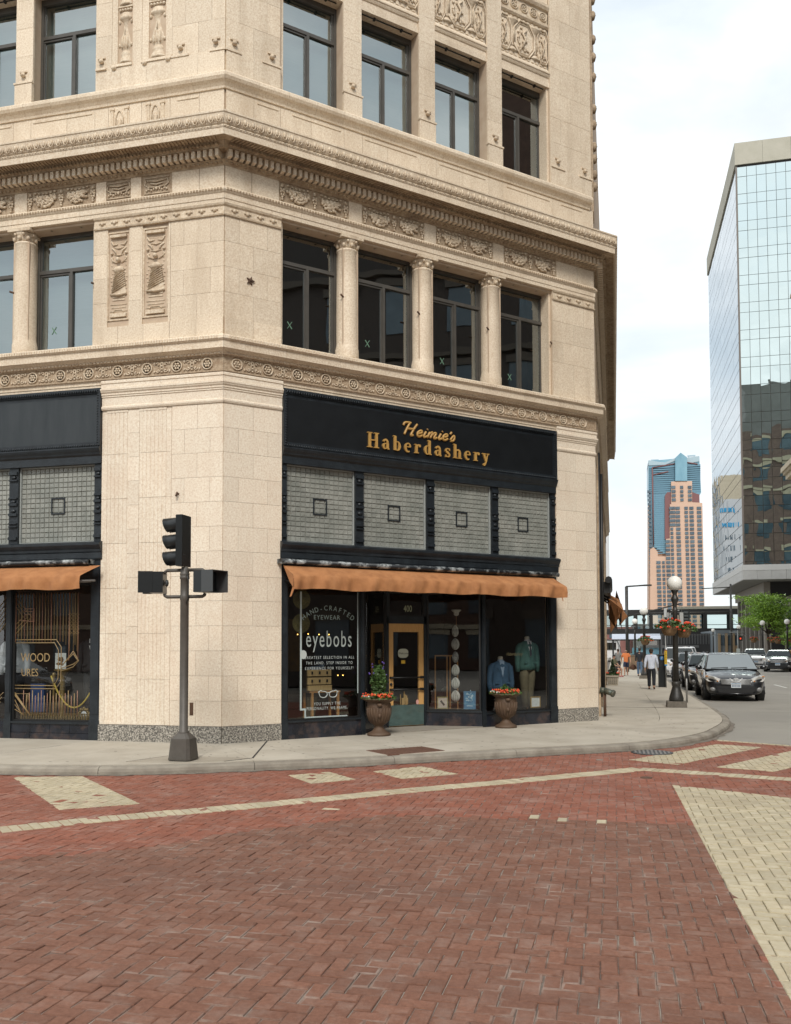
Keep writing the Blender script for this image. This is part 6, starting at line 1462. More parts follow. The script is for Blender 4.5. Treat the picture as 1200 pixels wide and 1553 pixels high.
# pedestal, card, gold rope and ornaments in the other window
GLD = mat('old_gold', (.24, .165, .055), .4, (.14, .095, .03), scale=12, metal=.4)
q = FL(-3.60, -.50, .34); o = empty('gold_pedestal', q, 'ornate old gold pedestal holding the photo card', 'pedestal'); b = MB(); b.lathe([(0, 0), (.20, 0), (.19, .06), (.12, .12), (.10, .20), (.055, .26), (.075, .34), (.10, .42), (.07, .50), (.05, .60), (.055, .95), (.08, 1.0), (.10, 1.05), (.17, 1.08), (.17, 1.10), (0, 1.10)], 16, c=(q.x, -q.y, q.z)); b.build('column', GLD, o)
b = MB(); rnd = random.Random(2)
for i in range(26): a = rnd.uniform(0, 6.28); b.blob((q.x+.17*cos(a), -q.y+.17*sin(a), q.z+rnd.uniform(.02, .2)), rnd.uniform(.025, .045), 6, 4)
b.build('scrollwork', GLD, o)
q = FL(-3.620, -.45, 1.45); o = empty('photo_card', q, 'white card with a sepia portrait on the gold pedestal', 'card'); b = MB(FL); b.box(-3.740, -3.500, -.46, -.45, 1.45, 1.76); b.build('card', cloth('paper_white', (.6, .63, .62)), o); b = MB(FL); b.box(-3.720, -3.520, -.449, -.446, 1.78, 1.88); b.box(-3.725, -3.515, -.46, -.449, 1.765, 1.89); b.build('caption_card', cloth('card_dark', (.04, .05, .06)), o)
b = MB(FL)
for a, c, rx, rz in ((-3.640, 1.64, .05, .045), (-3.590, 1.63, .04, .06), (-3.660, 1.55, .06, .03), (-3.600, 1.56, .03, .04)): b.blob((a, -.449, c), (rx, .003, rz), 8, 4)
b.build('portrait', cloth('sepia', (.14, .085, .05)), o)
rp = MB(FL); pts = []
for k in range(19): t = k/18; pts.append((-3.72+1.02*t, -.30, 1.32-.62*(1-(2*t-1)**2)*(1 if t < .5 else 1)+.02*t))
rp.tube(pts, .017, 8); o = rp.build('rope', mat('gold_rope', (.50, .38, .06), .6, (.34, .24, .03), scale=60)); tag(o, 'bright gold rope sagging across the tuxedo window', 'rope')
q = FL(-3.66, -.30, .34); o = empty('rope_stanchion', q, 'thin gold stanchion at the end of the sagging rope', 'stanchion'); b = MB(); b.lathe([(0, 0), (.12, 0), (.11, .03), (.02, .05), (.02, .95), (.04, .98), (.035, 1.03), (0, 1.05)], 12, c=(q.x, -q.y, q.z)); b.build('post', GLD, o)
q = FL(-2.98, -.28, .36); o = empty('gilt_mirror', q, 'small gilt scroll frame with a pale mirror at the window foot', 'mirror'); b = MB(FL); rnd = random.Random(6)
for i in range(20): a = 2*pi*i/20; b.blob((-2.98+.10*cos(a)*(1+.2*(i % 2)), -.28, .56+.12*sin(a)*(1+.2*(i % 2))), .032, 6, 4)
b.build('gilt_rim', GLD, o); b = MB(FL); b.blob((-2.98, -.275, .56), (.075, .012, .09), 12, 6); b.build('mirror_face', cloth('mirror_pale', (.5, .52, .53), rough=.2), o)
hd_ = MB(FL); hd_.box(-4.35, -4.05, -.62, -.55, .6, 1.15); o = hd_.build('velvet_box', cloth('royal_blue', (.02, .05, .15))); tag(o, 'royal blue velvet case low in the tuxedo window', 'case')
rl = MB(FL); 
for k in range(28): rl.box(-4.3+.055*k, -4.27+.055*k, -.2, -.18, .47, .60)
rl.box(-4.33, -2.8, -.2, -.18, .59, .61); o = rl.build('gold_fret', GLD); tag(o, 'low gold fretwork rail along the tuxedo window sill', 'rail')
# ------------------------------------------------------------------ buildings down the street
CONC = mat('tower_concrete', (.36, .345, .28), .8, (.41, .39, .325), scale=.6, coord='Position')
FASC = mat('fascia_panel', (.36, .36, .35), .5, (.40, .40, .39), scale=.8, coord='Position', obr=.04)
GTOW = glass('mirror_glass', ior=4.0, refl=(.78, .89, .88), wob=.035, wscale=.35, solid=(.015, .03, .035), coat=1.15)
GTOW2 = glass('mirror_glass_side', ior=2.6, refl=(.88, .93, .97), wob=.007, wscale=.3, solid=(.03, .045, .055), coat=1.1)
MULL = mat('bronze_mullion', (.12, .10, .085), .5)
TX, TY = 14.0, 105.0; TW, TD = 34.0, 31.0; Z0, Z1 = 10.65, 55.5
TWR = empty('glass_tower', (TX, TY, .12), 'mirror glass office tower with pale concrete cap over a dark recessed base', 'building')
def T(mb, nm, m, **kw): return mb.build(nm, m, TWR, **kw)
b = MB(); b.wbox(TX+.12, TX+TW, TY+.12, TY+TD, Z0-.1, Z1+.1); T(b, 'wall', MULL)
rows = []; z = Z1; i = 0
while z > Z0+.3:
    h = 1.12 if i % 2 == 0 else 1.98; rows.append((max(Z0, z-h), z)); z -= h; i += 1
rnd = random.Random(17); CW = 1.02
pm = {}
for h in sorted({round(a[1]-a[0], 3) for a in rows}):
    p = MB(OUT); p.box(.022, CW-.022, -.01, .02, .022, h-.022); pm[h] = p.mesh('pane', GTOW)
for j, (a, c) in enumerate(rows):
    for k in range(8):
        o = link('pane', pm[round(c-a, 3)], TWR, loc=(TX+.1+CW*k, TY+.02, a)); o.rotation_euler = (rnd.gauss(0, .0035), 0, rnd.gauss(0, .003))
p = MB()
for j, (a, c) in enumerate(rows):
    for k in range(8, 33): p.wbox(TX+.1+CW*k+.022, TX+.1+CW*(k+1)-.022, TY, TY+.03, a+.022, c-.022)
T(p, 'pane_field', GTOW, kind='stuff')
p = MB()
for j, (a, c) in enumerate(rows):
    for k in range(30):
        y0 = TY+.2+CW*k; p.add([(TX+.02, y0+.02, a+.03), (TX+.02+rnd.gauss(0, .003), y0+CW-.02, a+.03), (TX+.02+rnd.gauss(0, .003), y0+CW-.02, c-.03), (TX+.02, y0+.02, c-.03)], [(0, 1, 2, 3)], raw=True)
T(p, 'side_pane_field', GTOW2, kind='stuff')
b = MB(); b.wbox(TX-.05, TX+.13, TY-.05, TY+.13, Z0, Z1+.05); T(b, 'corner_post', MULL)
for k in range(12):
    b = MB(); b.wbox(TX-.12+2.95*k, TX-.12+2.95*(k+1)-.02, TY-.12, TY+.5, Z1+.25, Z1+2.75); T(b, 'cap_panel', CONC)
b = MB(); b.wbox(TX-.12, TX+.5, TY+.5, TY+TD+.1, Z1+.25, Z1+2.75); b.wbox(TX-.1, TX+TW, TY-.05, TY+TD, Z1+.4, Z1+2.6); T(b, 'cap_wall', CONC)
b = MB(); b.wbox(TX+.05, TX+TW, TY+.1, TY+TD, Z1+.08, Z1+.26); T(b, 'shadow_gap', FRAMED)
for k in range(23):
    b = MB(); b.wbox(TX-.12+1.5*k, TX-.12+1.5*(k+1)-.02, TY-.12, TY+.2, 9.0, 10.0); T(b, 'fascia_panel', FASC)
b = MB(); b.wbox(TX-.15, TX+TW, TY-.15, TY+.2, 10.0, Z0-.02); b.wbox(TX-.15, TX+.2, TY+.2, TY+TD, 10.0, Z0-.02); T(b, 'fascia_band', mat('fascia_pale', (.46, .46, .45), .5))
b = MB(); b.wbox(TX-.12, TX+.2, TY+.2, TY+TD, 9.0, 10.0); T(b, 'fascia_panel', FASC)
b = MB(); b.wbox(TX, TX+TW, TY+.1, TY+TD-.1, 8.95, 9.05); T(b, 'soffit', mat('soffit_grey', (.20, .20, .19), .7))
BX = TX+2.9
b = MB(); b.wbox(BX, TX+TW, TY+3.3, TY+TD-3, .12, 8.95); T(b, 'base_wall', mat('base_dark', (.012, .012, .013), .35))
PIL = mat('base_pier', (.20, .18, .155), .7)
for k in range(7):
    b = MB(); b.wbox(BX-.35, BX+.05, TY+3.6+3.6*k, TY+4.25+3.6*k, .12, 7.6); T(b, 'pier', PIL)
b = MB(); b.wbox(BX-.37, BX+.3, TY+3.3, TY+TD-3, 7.6, 8.9); T(b, 'base_band', PIL)
b = MB(); b.wbox(BX-.4, BX+.3, TY+3.2, TY+3.7, .12, 8.9); T(b, 'pier', PIL)
b = MB(); b.wbox(18.6, TX+TW, TY+3.0, TY+3.2, 3.6, 4.1); b.wbox(18.6, 18.9, TY+3.0, TY+3.2, .12, 7.2); b.wbox(18.9, 30, TY+3.0, TY+3.1, 7.0, 7.2); T(b, 'lobby_frame', PIL)
b = MB(); b.wbox(18.9, 30, TY+3.1, TY+3.2, 4.1, 7.0); b.wbox(18.9, 30, TY+3.1, TY+3.2, .3, 3.6); T(b, 'lobby_glass', GTOW2)

# peach apartment tower far away
PEACH = mat('peach_brick', (.50, .335, .245), .8, (.55, .375, .28), scale=.05, coord='Position'); PLUM = mat('plum_brick', (.18, .085, .085), .8)
BLUEG = mat('blue_curtain_wall', (.10, .245, .33), .3, (.18, .35, .43), scale=.12, coord='Position', stretch=(1, 1, .35), spec=.8); WIN = mat('dark_window', (.035, .055, .075), .25, (.09, .13, .16), scale=.25, coord='Position', spec=.8)
PALEB = mat('pale_crown', (.32, .42, .47), .4)
YT = 470.0
def yt(px, py):
    d = fw+rt*((px-600)/1359.74)-up*((py-918.9)/1359.74); t = YT/d.y; return CAM.x+t*d.x, CAM.z+t*d.z
AT = empty('apartment_tower', (yt(1025, 978)[0], YT, 0), 'tall peach brick apartment tower with blue glass upper corner and gabled top', 'building')
def tp(zx, zy): return yt(960+zx/5.75, 670+zy/5.75)
def panel(pts, y0, y1, nm, m, **kw): b = MB(); b.prism([tp(*p) for p in pts], -y1, -y0); return b.build(nm, m, AT, **kw)
panel([(140, 1700), (143, 400), (590, 540), (630, 1700)], YT+2, YT+26, 'brick_body', PEACH)
panel([(136, 420), (136, 165), (370, 145), (415, 100), (470, 140), (580, 125), (596, 440), (300, 990), (170, 900)], YT+.6, YT+24, 'glass_shaft', BLUEG)
panel([(136, 205), (136, 160), (280, 180), (368, 140), (368, 165), (280, 200)], YT+.2, YT+20, 'crown', PALEB); panel([(470, 190), (470, 138), (578, 123), (580, 170)], YT+.2, YT+20, 'crown', PALEB)
panel([(368, 345), (368, 145), (415, 100), (470, 140), (472, 345)], YT-1.5, YT+8, 'gable_bay', BLUEG)
panel([(333, 550), (333, 350), (515, 345), (515, 530), (605, 535), (628, 1700), (285, 1700), (288, 850), (320, 845), (322, 545)], YT-1, YT+6, 'brick_wing', PEACH)
panel([(278, 850), (278, 470), (300, 440), (333, 440), (333, 850)], YT-.3, YT+5, 'plum_wing', PLUM); panel([(515, 535), (515, 440), (580, 460), (582, 535)], YT-.3, YT+5, 'plum_wing', PLUM)
panel([(150, 1700), (150, 940), (180, 920), (215, 960), (218, 1000), (288, 1000), (288, 1700)], YT-.6, YT+5, 'brick_wing', PEACH)
wn = MB(); fr_ = MB()
def wcol(x0, x1, ys, y):
    for yy in ys:
        sh = (yy-1400)*.030
        (ax, az), (bx, bz) = tp(x0+sh, yy), tp(x1+sh, yy+23); wn.wbox(min(ax, bx), max(ax, bx), y-.4, y, min(az, bz), max(az, bz))
f1 = [352+36.3*k for k in range(37)]
for x0, x1, k0, k1 in ((395, 433, 6, 37), (472, 502, 6, 37), (515, 552, 6, 37), (580, 618, 6, 37), (345, 370, 11, 37), (300, 338, 14, 37)): wcol(x0, x1, f1[k0:k1], YT-1)
for x0, x1 in ((340, 372), (415, 440), (482, 512)): wcol(x0+25, x1+28, f1[1:5], YT-1)
wcol(340, 392, f1[6:11], YT-1)
wcol(155, 185, f1[2:37], YT+.0); wcol(215, 252, f1[19:37], YT-.6); wcol(265, 288, f1[19:37], YT-.6)
wn.build('window_field', WIN, AT, kind='stuff')
ml = MB()
for zx in range(150, 590, 13):
    top = 210; bot = 900 if zx < 290 else 430
    (ax, az), (bx, bz) = tp(zx, top), tp(zx+3, bot); ml.wbox(min(ax, bx), max(ax, bx), YT+.45, YT+.6, bz, az)
for zy in range(215, 980, 18):
    (ax, az), (bx, bz) = tp(140, zy), tp(290 if zy > 440 else 590, zy+3); ml.wbox(ax, bx, YT+.4, YT+.6, bz, az)
ml.build('mullion_grid', mat('tower_mullion', (.11, .23, .31), .5), AT, kind='stuff')
rb = MB()
for pts in ([(170, 225), (370, 190)], [(170, 290), (310, 260)], [(472, 180), (565, 195)], [(170, 225), (180, 900)]):
    (ax, az), (bx, bz) = tp(*pts[0]), tp(*pts[1]); rb.tube([(ax, -YT-.2, az), (bx, -YT-.2, bz)], .35, 4)
rb.build('red_trim', PLUM, AT)
hp = MB()
for a, b_ in ((160, 228), (482, 552)):
    (ax, az), (bx, bz) = tp(a, 150 if a < 300 else 112), tp(b_, 148 if a < 300 else 112); hp.wbox(ax, bx, YT+4, YT+5, az, az+.5); hp.wbox(ax+3, ax+3.5, YT+4, YT+5, az-4, az); hp.wbox(bx-3.5, bx-3, YT+4, YT+5, az-4, az)
hp.build('roof_rail', PALEB, AT)
# slim white tower behind the corner building
WT_ = empty('white_tower', (-1, 260, 0), 'slim white tower with blue stripes just past the building edge', 'building')
b = MB(); b.wbox(-14, -1.1, 255, 275, 0, 41); b.build('wall', mat('white_clad', (.48, .49, .50), .7), WT_)
b = MB(); 
for k in range(2): b.wbox(-4, -1.05, 254.8, 255, 33.5+4*k, 34.6+4*k)
b.build('stripe', mat('blue_stripe', (.02, .26, .48), .5), WT_); b = MB()
for k in range(9): b.wbox(-3.2, -2.2, 254.9, 255, 6+3*k, 7.4+3*k)
b.build('window_row', WIN, WT_)
# the skywalk bridge
SKM = mat('skywalk_bronze', (.022, .02, .018), .5); GSK = glass('skywalk_glass', (.72, .85, .84), 1.6, (.9, 1, 1), coat=1.3)
SK = empty('skywalk', (8, 170, 4.2), 'dark bronze glazed skywalk bridge spanning the street', 'bridge'); YS = 170
b = MB(); b.wbox(-6, 24, YS, YS+4, 3.75, 4.75); b.build('deck', SKM, SK); b = MB(); b.wbox(-6, 24, YS, YS+4, 7.3, 8.25); b.build('roof', SKM, SK)
b = MB(); b.wbox(11, 24, YS+.5, YS+3.5, 8.25, 8.75); b.build('roof_edge', mat('roof_cream', (.45, .42, .33), .8), SK)
xs = [-6, .2, 3.9, 6.6, 9.6, 12.0, 16.0, 20.4, 24]
for x in xs:
    b = MB(); b.wbox(x-.32, x+.32, YS-.05, YS+.3, 4.75, 7.3); b.wbox(x-.32, x+.32, YS+3.7, YS+4.05, 4.75, 7.3); b.build('post', SKM, SK)
for a, c in zip(xs, xs[1:]):
    b = MB(); b.add([(a+.32, YS+.1, 4.75), (c-.32, YS+.1, 4.75), (c-.32, YS+.1, 7.3), (a+.32, YS+.1, 7.3)], [(0, 1, 2, 3)], raw=True); b.build('pane', GSK, SK); b = MB(); b.wbox(a+.32, c-.32, YS-.05, YS+.05, 5.35, 5.45); b.build('rail', SKM, SK)
# low blocks under and beyond the skywalk
def block(nm, x0, x1, y0, y1, z1, m, label, wins=None, wm=None, cat='building', nmw='window'):
    o = empty(nm, ((x0+x1)/2, y0, 0), label, cat); b = MB(); b.wbox(x0, x1, y0, y1, 0, z1); b.build('wall', m, o)
    if wins:
        for (a, c, e, f) in wins: b = MB(); b.wbox(a, c, y0-.12, y0, e, f); b.build(nmw, wm or WIN, o)
    return o
GREYC = mat('grey_block', (.17, .16, .15), .8, (.21, .20, .19), scale=.4, coord='Position'); DARKB = mat('dark_block', (.035, .034, .034), .6); TANB = mat('tan_block', (.33, .235, .14), .8)
block('office_block', 4.0, 13.0, 200, 225, 6.3, GREYC, 'grey office block with small windows under the skywalk', [(4.6+1.5*k, 5.5+1.5*k, 3.2+1.6*j, 4.1+1.6*j) for k in range(5) for j in range(2)])
block('brick_block', -6, 4.0, 205, 230, 5.8, mat('pink_brick', (.27, .12, .10), .8, (.20, .09, .08), scale=.5, coord='Position'), 'low pink brick block seen below the skywalk', [(-1.0+1.2*k, -.2+1.2*k, 3.3, 4.8) for k in range(4)])
DO = block('dark_hall', 7.5, 15.6, 150, 168, 3.6, DARKB, 'dark ribbed hall beneath the skywalk, behind the parked cars', [(7.8+.42*k, 8.0+.42*k, 1.9, 3.5) for k in range(18)], mat('rib_grey', (.09, .09, .09), .6), nmw='rib')
b = MB(); b.wbox(4.0, 13, 149.2, 149.4, 1.35, 1.75); b.wbox(2.6, 13, 149.4, 150, .0, .3); b.build('canopy', mat('canopy_grey', (.12, .12, .12), .6), DO); b = MB(); b.wbox(2.8, 7.3, 149.6, 149.8, .3, 1.35); b.build('shopfront', BLUEG, DO)
CO_ = block('colonnade_building', 14.8, 21.0, 142, 166, 4.0, mat('silver_clad', (.20, .23, .25), .5), 'low silver building with tan piers beside the dark tower base')
for k in range(6):
    b = MB(); b.wbox(15.1+1.0*k, 15.45+1.0*k, 141.6, 142, .1, 3.5); b.build('pier', TANB, CO_)
b = MB(); b.wbox(17.2, 21, 141.7, 142, .1, 1.7); b.build('pier_base', TANB, CO_)
for k in range(5): b = MB(); b.wbox(15.55+1.0*k, 16.0+1.0*k, 141.85, 142, 1.7, 3.2); b.build('window', WIN, CO_)
# bus shelter
BSH = empty('bus_shelter', (2.0, 88, WALKZ), 'bus shelter with a pale blue curved roof on the sidewalk', 'bus shelter')
vs = []; b = MB(); n = 8
for k in range(n+1): t = pi*k/n*.5; vs += [(-.2, 86.6+2.2*(1-cos(t)), 2.35+.55*sin(t)), (4.2, 86.6+2.2*(1-cos(t)), 2.35+.55*sin(t))]
b.add(vs, [(2*k, 2*k+1, 2*k+3, 2*k+2) for k in range(n)], True, raw=True); b.build('roof', mat('shelter_blue', (.40, .44, .52), .4), BSH)
b = MB(); b.wbox(-.2, 4.2, 86.5, 86.7, 2.25, 2.38)
for x in (-.1, 1.35, 2.75, 4.1): b.wbox(x-.08, x+.08, 86.5, 86.66, WALKZ, 2.3)
b.build('frame', FRAMED, BSH); b = MB(); b.add([(1.45, 86.6, .3), (2.65, 86.6, .3), (2.65, 86.6, 2.2), (1.45, 86.6, 2.2)], [(0, 1, 2, 3)], raw=True); b.build('pane', GSK, BSH)
for k, (x, lb) in enumerate(((1.35, 'brown sidewalk planter box behind the walking man'),)):
    o = empty('planter_box', (x, 66, WALKZ), lb, 'planter'); b = MB(); b.wbox(.75, 2.3, 65.6, 66.8, WALKZ, 1.12); b.build('box', mat('planter_brown', (.13, .085, .05), .8, (.09, .06, .035), scale=4), o); b = MB(); b.wbox(.85, 2.2, 65.55, 65.6, .3, 1.0); b.build('panel', mat('planter_panel', (.17, .115, .07), .8), o)
# what stands across the crossing: reflected in the glass
BRN = mat('brown_brick', (.115, .062, .043), .8, (.085, .045, .03), scale=3, coord='Position'); BUFF = mat('buff_stone', (.48, .41, .30), .8, (.40, .34, .24), scale=1.5, coord='Position')
def reflected(nm, x0, x1, y0, y1, z1, label, face, floors, bay, m=BRN, trim=None):
    o = empty(nm, ((x0+x1)/2, (y0+y1)/2, 0), label, 'building'); b = MB(); b.wbox(x0, x1, y0, y1, 0, z1); b.build('wall', m, o); wn = MB(); tr = MB()
    fh = z1/floors
    for f in range(floors):
        z = f*fh
        if face in ('x-', 'both'):
            for k in range(int((y1-y0)/bay)): y = y0+bay*(k+.5); wn.wbox(x0-.05, x0+.2, y-bay*.25, y+bay*.25, z+fh*.25, z+fh*.8); tr.wbox(x0-.15, x0+.1, y-bay*.3, y+bay*.3, z+fh*.8, z+fh*.9)
            tr.wbox(x0-.25, x0+.1, y0, y1, z+fh*.94, z+fh*1.0) if f in (1, floors-2, floors-1) else None
        if face in ('y+', 'both'):
            for k in range(int((x1-x0)/bay)): x = x0+bay*(k+.5); wn.wbox(x-bay*.27, x+bay*.27, y1-.2, y1+.05, z+fh*.25, z+fh*.8); tr.wbox(x-bay*.32, x+bay*.32, y1-.1, y1+.12, z+fh*.8, z+fh*.9)
            if f in (0, 1, floors-3, floors-2): tr.wbox(x0, x1, y1-.1, y1+.2, z+fh*.92, z+fh*1.02)
    wn.build('window_field', WIN, o, kind='stuff'); tr.build('stone_trim', trim or BUFF, o); return o
RB = reflected('brick_office', 14.9, 42, 47, 79.5, 31, 'brown brick office building with buff trim and a jutting cornice', 'both', 8, 3.4, mat('warm_brick', (.18, .115, .09), .8, (.14, .085, .068), scale=3, coord='Position'))
b = MB(); b.wbox(13.75, 15.0, 46, 80.2, 16.2, 16.6); b.wbox(14.1, 15.0, 46.3, 80, 15.6, 16.2); b.wbox(14.5, 15, 46.5, 79.8, 15.0, 15.6); b.build('cornice', BUFF, RB); b = MB()
for k in range(50): b.wbox(13.85, 14.9, 79.7-.6*k-.2, 79.7-.6*k, 15.9, 16.22)
b.build('cornice_ribs', BUFF, RB, kind='stuff')
b = MB(); b.wbox(18, 40, 52, 78, 31, 38); b.build('upper_block', GREYC, RB)
CR = reflected('gabled_hall', 17, 45, -8, 36, 19, 'dark gabled hall across the crossing', 'x-', 5, 3.2, mat('dark_brick', (.06, .045, .038), .8), mat('dark_trim', (.10, .08, .065), .8)); b = MB(); b.add([(17, 2, 19), (17, 22, 19), (17, 12, 24), (45, 2, 19), (45, 22, 19), (45, 12, 24)], [(0, 1, 2), (3, 5, 4), (0, 2, 5, 3), (1, 4, 5, 2)], raw=True); b.build('gable', mat('dark_brick2', (.05, .04, .035), .8), CR)
b = MB(); b.wbox(17.5, 45, 17.2, 35.5, 19, 37); b.build('upper_block', BRN, CR)
PH = reflected('pale_office', -43, -3, 280, 345, 52, 'pale office block with ribbon windows far down the street', 'none', 9, 4, BUFF)
b = MB()
for k in range(13): b.wbox(-3.1, -2.9, 280, 345, 4+3.7*k, 5.8+3.7*k)
b.build('ribbon_windows', WIN, PH, kind='stuff')
TB_ = reflected('brick_terrace', -46, 12, -52, -30, 17, 'brown brick terrace behind the viewpoint, seen in the shop glass', 'y+', 5, 3.6, BRN)
# ------------------------------------------------------------------ vehicles (built nose towards -Y at the origin, then set down)
TYRE = mat('tyre', (.012, .012, .012), .85); RIM = mat('rim', (.20, .20, .20), .35, metal=.7); CHROME = mat('chrome', (.62, .63, .63), .38, metal=.35)
WINDG = glass('windscreen', ior=1.7, refl=(.95, 1, 1), solid=(.012, .016, .016), coat=2.2); WINDD = glass('car_window', ior=1.5, refl=(.8, .85, .85), solid=(.010, .013, .013), coat=.9); LIGHTG = mat('headlight', (.66, .65, .61), .2, (.48, .47, .44), scale=9, spec=.8, coat=.5); AMBER = mat('amber', (.55, .20, .03), .3); PLATE = mat('plate', (.55, .60, .63), .5); PLATEB = mat('plate_blue', (.06, .22, .42), .5); TRIMB = mat('trim_black', (.010, .010, .010), .5)
def paint(nm, c, metal=.3): return mat(nm, c, .32, metal=metal, coat=1.0, spec=.5)
def car(name, label, body_m, L=4.75, W=1.88, H=1.60, suv=.0, grille=True, cat='car', group='cars parked along the street', plate=True):
    o = empty(name, (0, 0, 0), label, cat, group); hw = W/2
    # lower body: stations along the length, half section mirrored
    S = [(0.0, .70, .30, .55, .62), (.05, .80, .24, .60, .70), (.16, .89, .20, .68, .78+suv*.10), (.40, .955, .18, .76, .88+suv*.12), (.85, .985, .18, .82, .96+suv*.10), (1.25, .995, .18, .88, 1.03+suv*.06), (1.7, 1.0, .18, .90, 1.06+suv*.04), (2.6, 1.0, .18, .92, 1.08), (3.6, 1.0, .18, .94, 1.12), (L-.55, .975, .20, .95, 1.14), (L-.15, .92, .26, .92, 1.10), (L, .82, .34, .80, .95)]
    b = MB(); vs = []; 
    for y, w_, zb, zs, zt in S:
        w2 = hw*w_; half = [(0, zb), (w2*.82, zb), (w2*.97, zb+.10), (w2, (zb+zs)/2+.02), (w2*.985, zs), (w2*.93, zt-.035), (w2*.80, zt), (w2*.45, zt+.022), (0, zt+.03)]
        vs += [(x, y, z) for x, z in half]+[(-x, y, z) for x, z in half[-2:0:-1]]
    m = 16; fs = [(i*m+k, i*m+(k+1) % m, (i+1)*m+(k+1) % m, (i+1)*m+k) for i in range(len(S)-1) for k in range(m)]+[tuple(range(m)), tuple(range(len(S)*m-1, (len(S)-1)*m-1, -1))]
    b.add(vs, fs, True, raw=True); ob = b.build('body', body_m, o); sm_ = ob.modifiers.new('s', 'SUBSURF'); sm_.levels = 1; sm_.render_levels = 1
    # cabin: roof and pillars in body colour, panes proud of it
    y0, y1, y2, y3 = 1.12, 2.02 if grille else 1.78, L-1.15+suv*.35, L-.30; zb = 1.03; tw = hw*.72; bw = hw*.905
    cb = [(-bw, y0, zb), (bw, y0, zb), (bw*.99, y3, zb+.07), (-bw*.99, y3, zb+.07)]
    mid = [(-tw*1.03, y1-.10, H-.07), (tw*1.03, y1-.10, H-.07), (tw*1.0, y2+.10, H-.06), (-tw*1.0, y2+.10, H-.06)]
    top = [(-tw*.92, y1+.05, H-.02), (tw*.92, y1+.05, H-.02), (tw*.90, y2, H-.02), (-tw*.90, y2, H-.02)]
    crn = [(0, (y1+y2)/2, H+.005)]
    b = MB(); b.add(cb+mid+top+crn, [(0, 1, 5, 4), (1, 2, 6, 5), (2, 3, 7, 6), (3, 0, 4, 7), (4, 5, 9, 8), (5, 6, 10, 9), (6, 7, 11, 10), (7, 4, 8, 11), (8, 9, 12), (9, 10, 12), (10, 11, 12), (11, 8, 12)], raw=True); cbn = b.build('cabin', body_m, o)
    bv = cbn.modifiers.new('b', 'BEVEL'); bv.width = .05; bv.segments = 3; bv.limit_method = 'NONE'
    def pane(nm, a, c, d, e, inset=.93, push=.012, mm=WINDD):
        P = [Vector(q) for q in (a, c, d, e)]; ce = sum(P, Vector())/4; n = (P[1]-P[0]).cross(P[3]-P[0]).normalized(); 
        if n.dot(ce-Vector((0, L/2, 1.0))) < 0: n = -n
        Q = [ce+(q-ce)*inset+n*push for q in P]; R_ = [q-n*.01 for q in Q]; b = MB(); b.add(Q+R_, [(0, 1, 2, 3), (0, 4, 5, 1), (1, 5, 6, 2), (2, 6, 7, 3), (3, 7, 4, 0)], raw=True); return b.build(nm, mm, o)
    ws = pane('windscreen', cb[0], cb[1], mid[1], mid[0], .945, .012, WINDG if grille else WINDD)
    pane('rear_window', cb[2], cb[3], mid[3], mid[2], .88)
    for s in (1, -1):
        A, D = Vector((s*bw, y0+.28, zb+.02)), Vector((s*bw*.99, y3-.15, zb+.07)); E_, F_ = Vector((s*tw*1.0, y2+.02, H-.075)), Vector((s*tw*1.02, y1+.02, H-.08))
        for f0, f1 in ((.0, .45), (.49, .80), (.84, 1.0)): pane('side_window', A.lerp(D, f0), A.lerp(D, f1), F_.lerp(E_, f1), F_.lerp(E_, f0), .95, .016)
        b = MB(); b.tube([(s*hw*.86, -1.42, 1.04), (s*(hw+.06), -1.40, 1.07)], .03, 5); b.blob((s*(hw+.10), -1.38, 1.10), (.115, .07, .085), 10, 6); b.build('mirror', body_m, o)
        b = MB(); b.tube([(s*tw*.86, -y1-.3, H+.0), (s*tw*.86, -y2+.1, H+.01)], .018, 5); b.build('roof_rail', TRIMB, o)
        for yy in (2.35, 3.25): b = MB(); b.wbox(s*(hw*.985)-.01, s*(hw*.985)+.02, yy-.02, yy+.16, .90, .925); b.build('door_handle', CHROME, o)
    wp = MB(); wp.tube([(-hw*.7, -1.10, 1.075), (-hw*.12, -1.16, 1.10)], .012, 4); wp.tube([(-hw*.02, -1.10, 1.08), (hw*.52, -1.16, 1.10)], .012, 4); wp.build('wiper', TRIMB, o)
    for yy in (.92, L-.92):
        for s in (1, -1):
            ar = MB(); n = 20; cx = s*(hw-.02); vs = []
            ar.add([(cx+s*.028, yy+.40*cos(2*pi*k/n), .36+.40*sin(2*pi*k/n)) for k in range(n)]+[(cx-s*.2, yy+.40*cos(2*pi*k/n), .36+.40*sin(2*pi*k/n)) for k in range(n)], [tuple(range(n))]+[(k, (k+1) % n, n+(k+1) % n, n+k) for k in range(n)], raw=True); ar.build('wheel_arch', TRIMB, o)
            wl = MB(); pr = [(.20, 0), (.31, .0), (.345, .03), (.35, .10), (.345, .19), (.31, .22), (.20, .22)]; vs = []
            for r, t in pr: vs += [(cx+s*.045-s*t, yy+r*cos(2*pi*k/n), .35+r*sin(2*pi*k/n)) for k in range(n)]
            wl.add(vs, [(i*n+k, i*n+(k+1) % n, (i+1)*n+(k+1) % n, (i+1)*n+k) for i in range(len(pr)-1) for k in range(n)], True, raw=True); wh = wl.build('wheel', TYRE, o)
            rm = MB(); rm.add([(cx+s*.04, yy+.215*cos(2*pi*k/n), .35+.215*sin(2*pi*k/n)) for k in range(n)], [tuple(range(n))], raw=True)
            for k in range(5): a = 2*pi*k/5; rm.tube([(cx+s*.05, -yy, .35), (cx+s*.05, -yy-.21*cos(a), .35+.21*sin(a))], .03, 4)
            rm.build('rim', RIM, wh)
    # nose: lamps, grille, bumper
    zt = .76+suv*.1
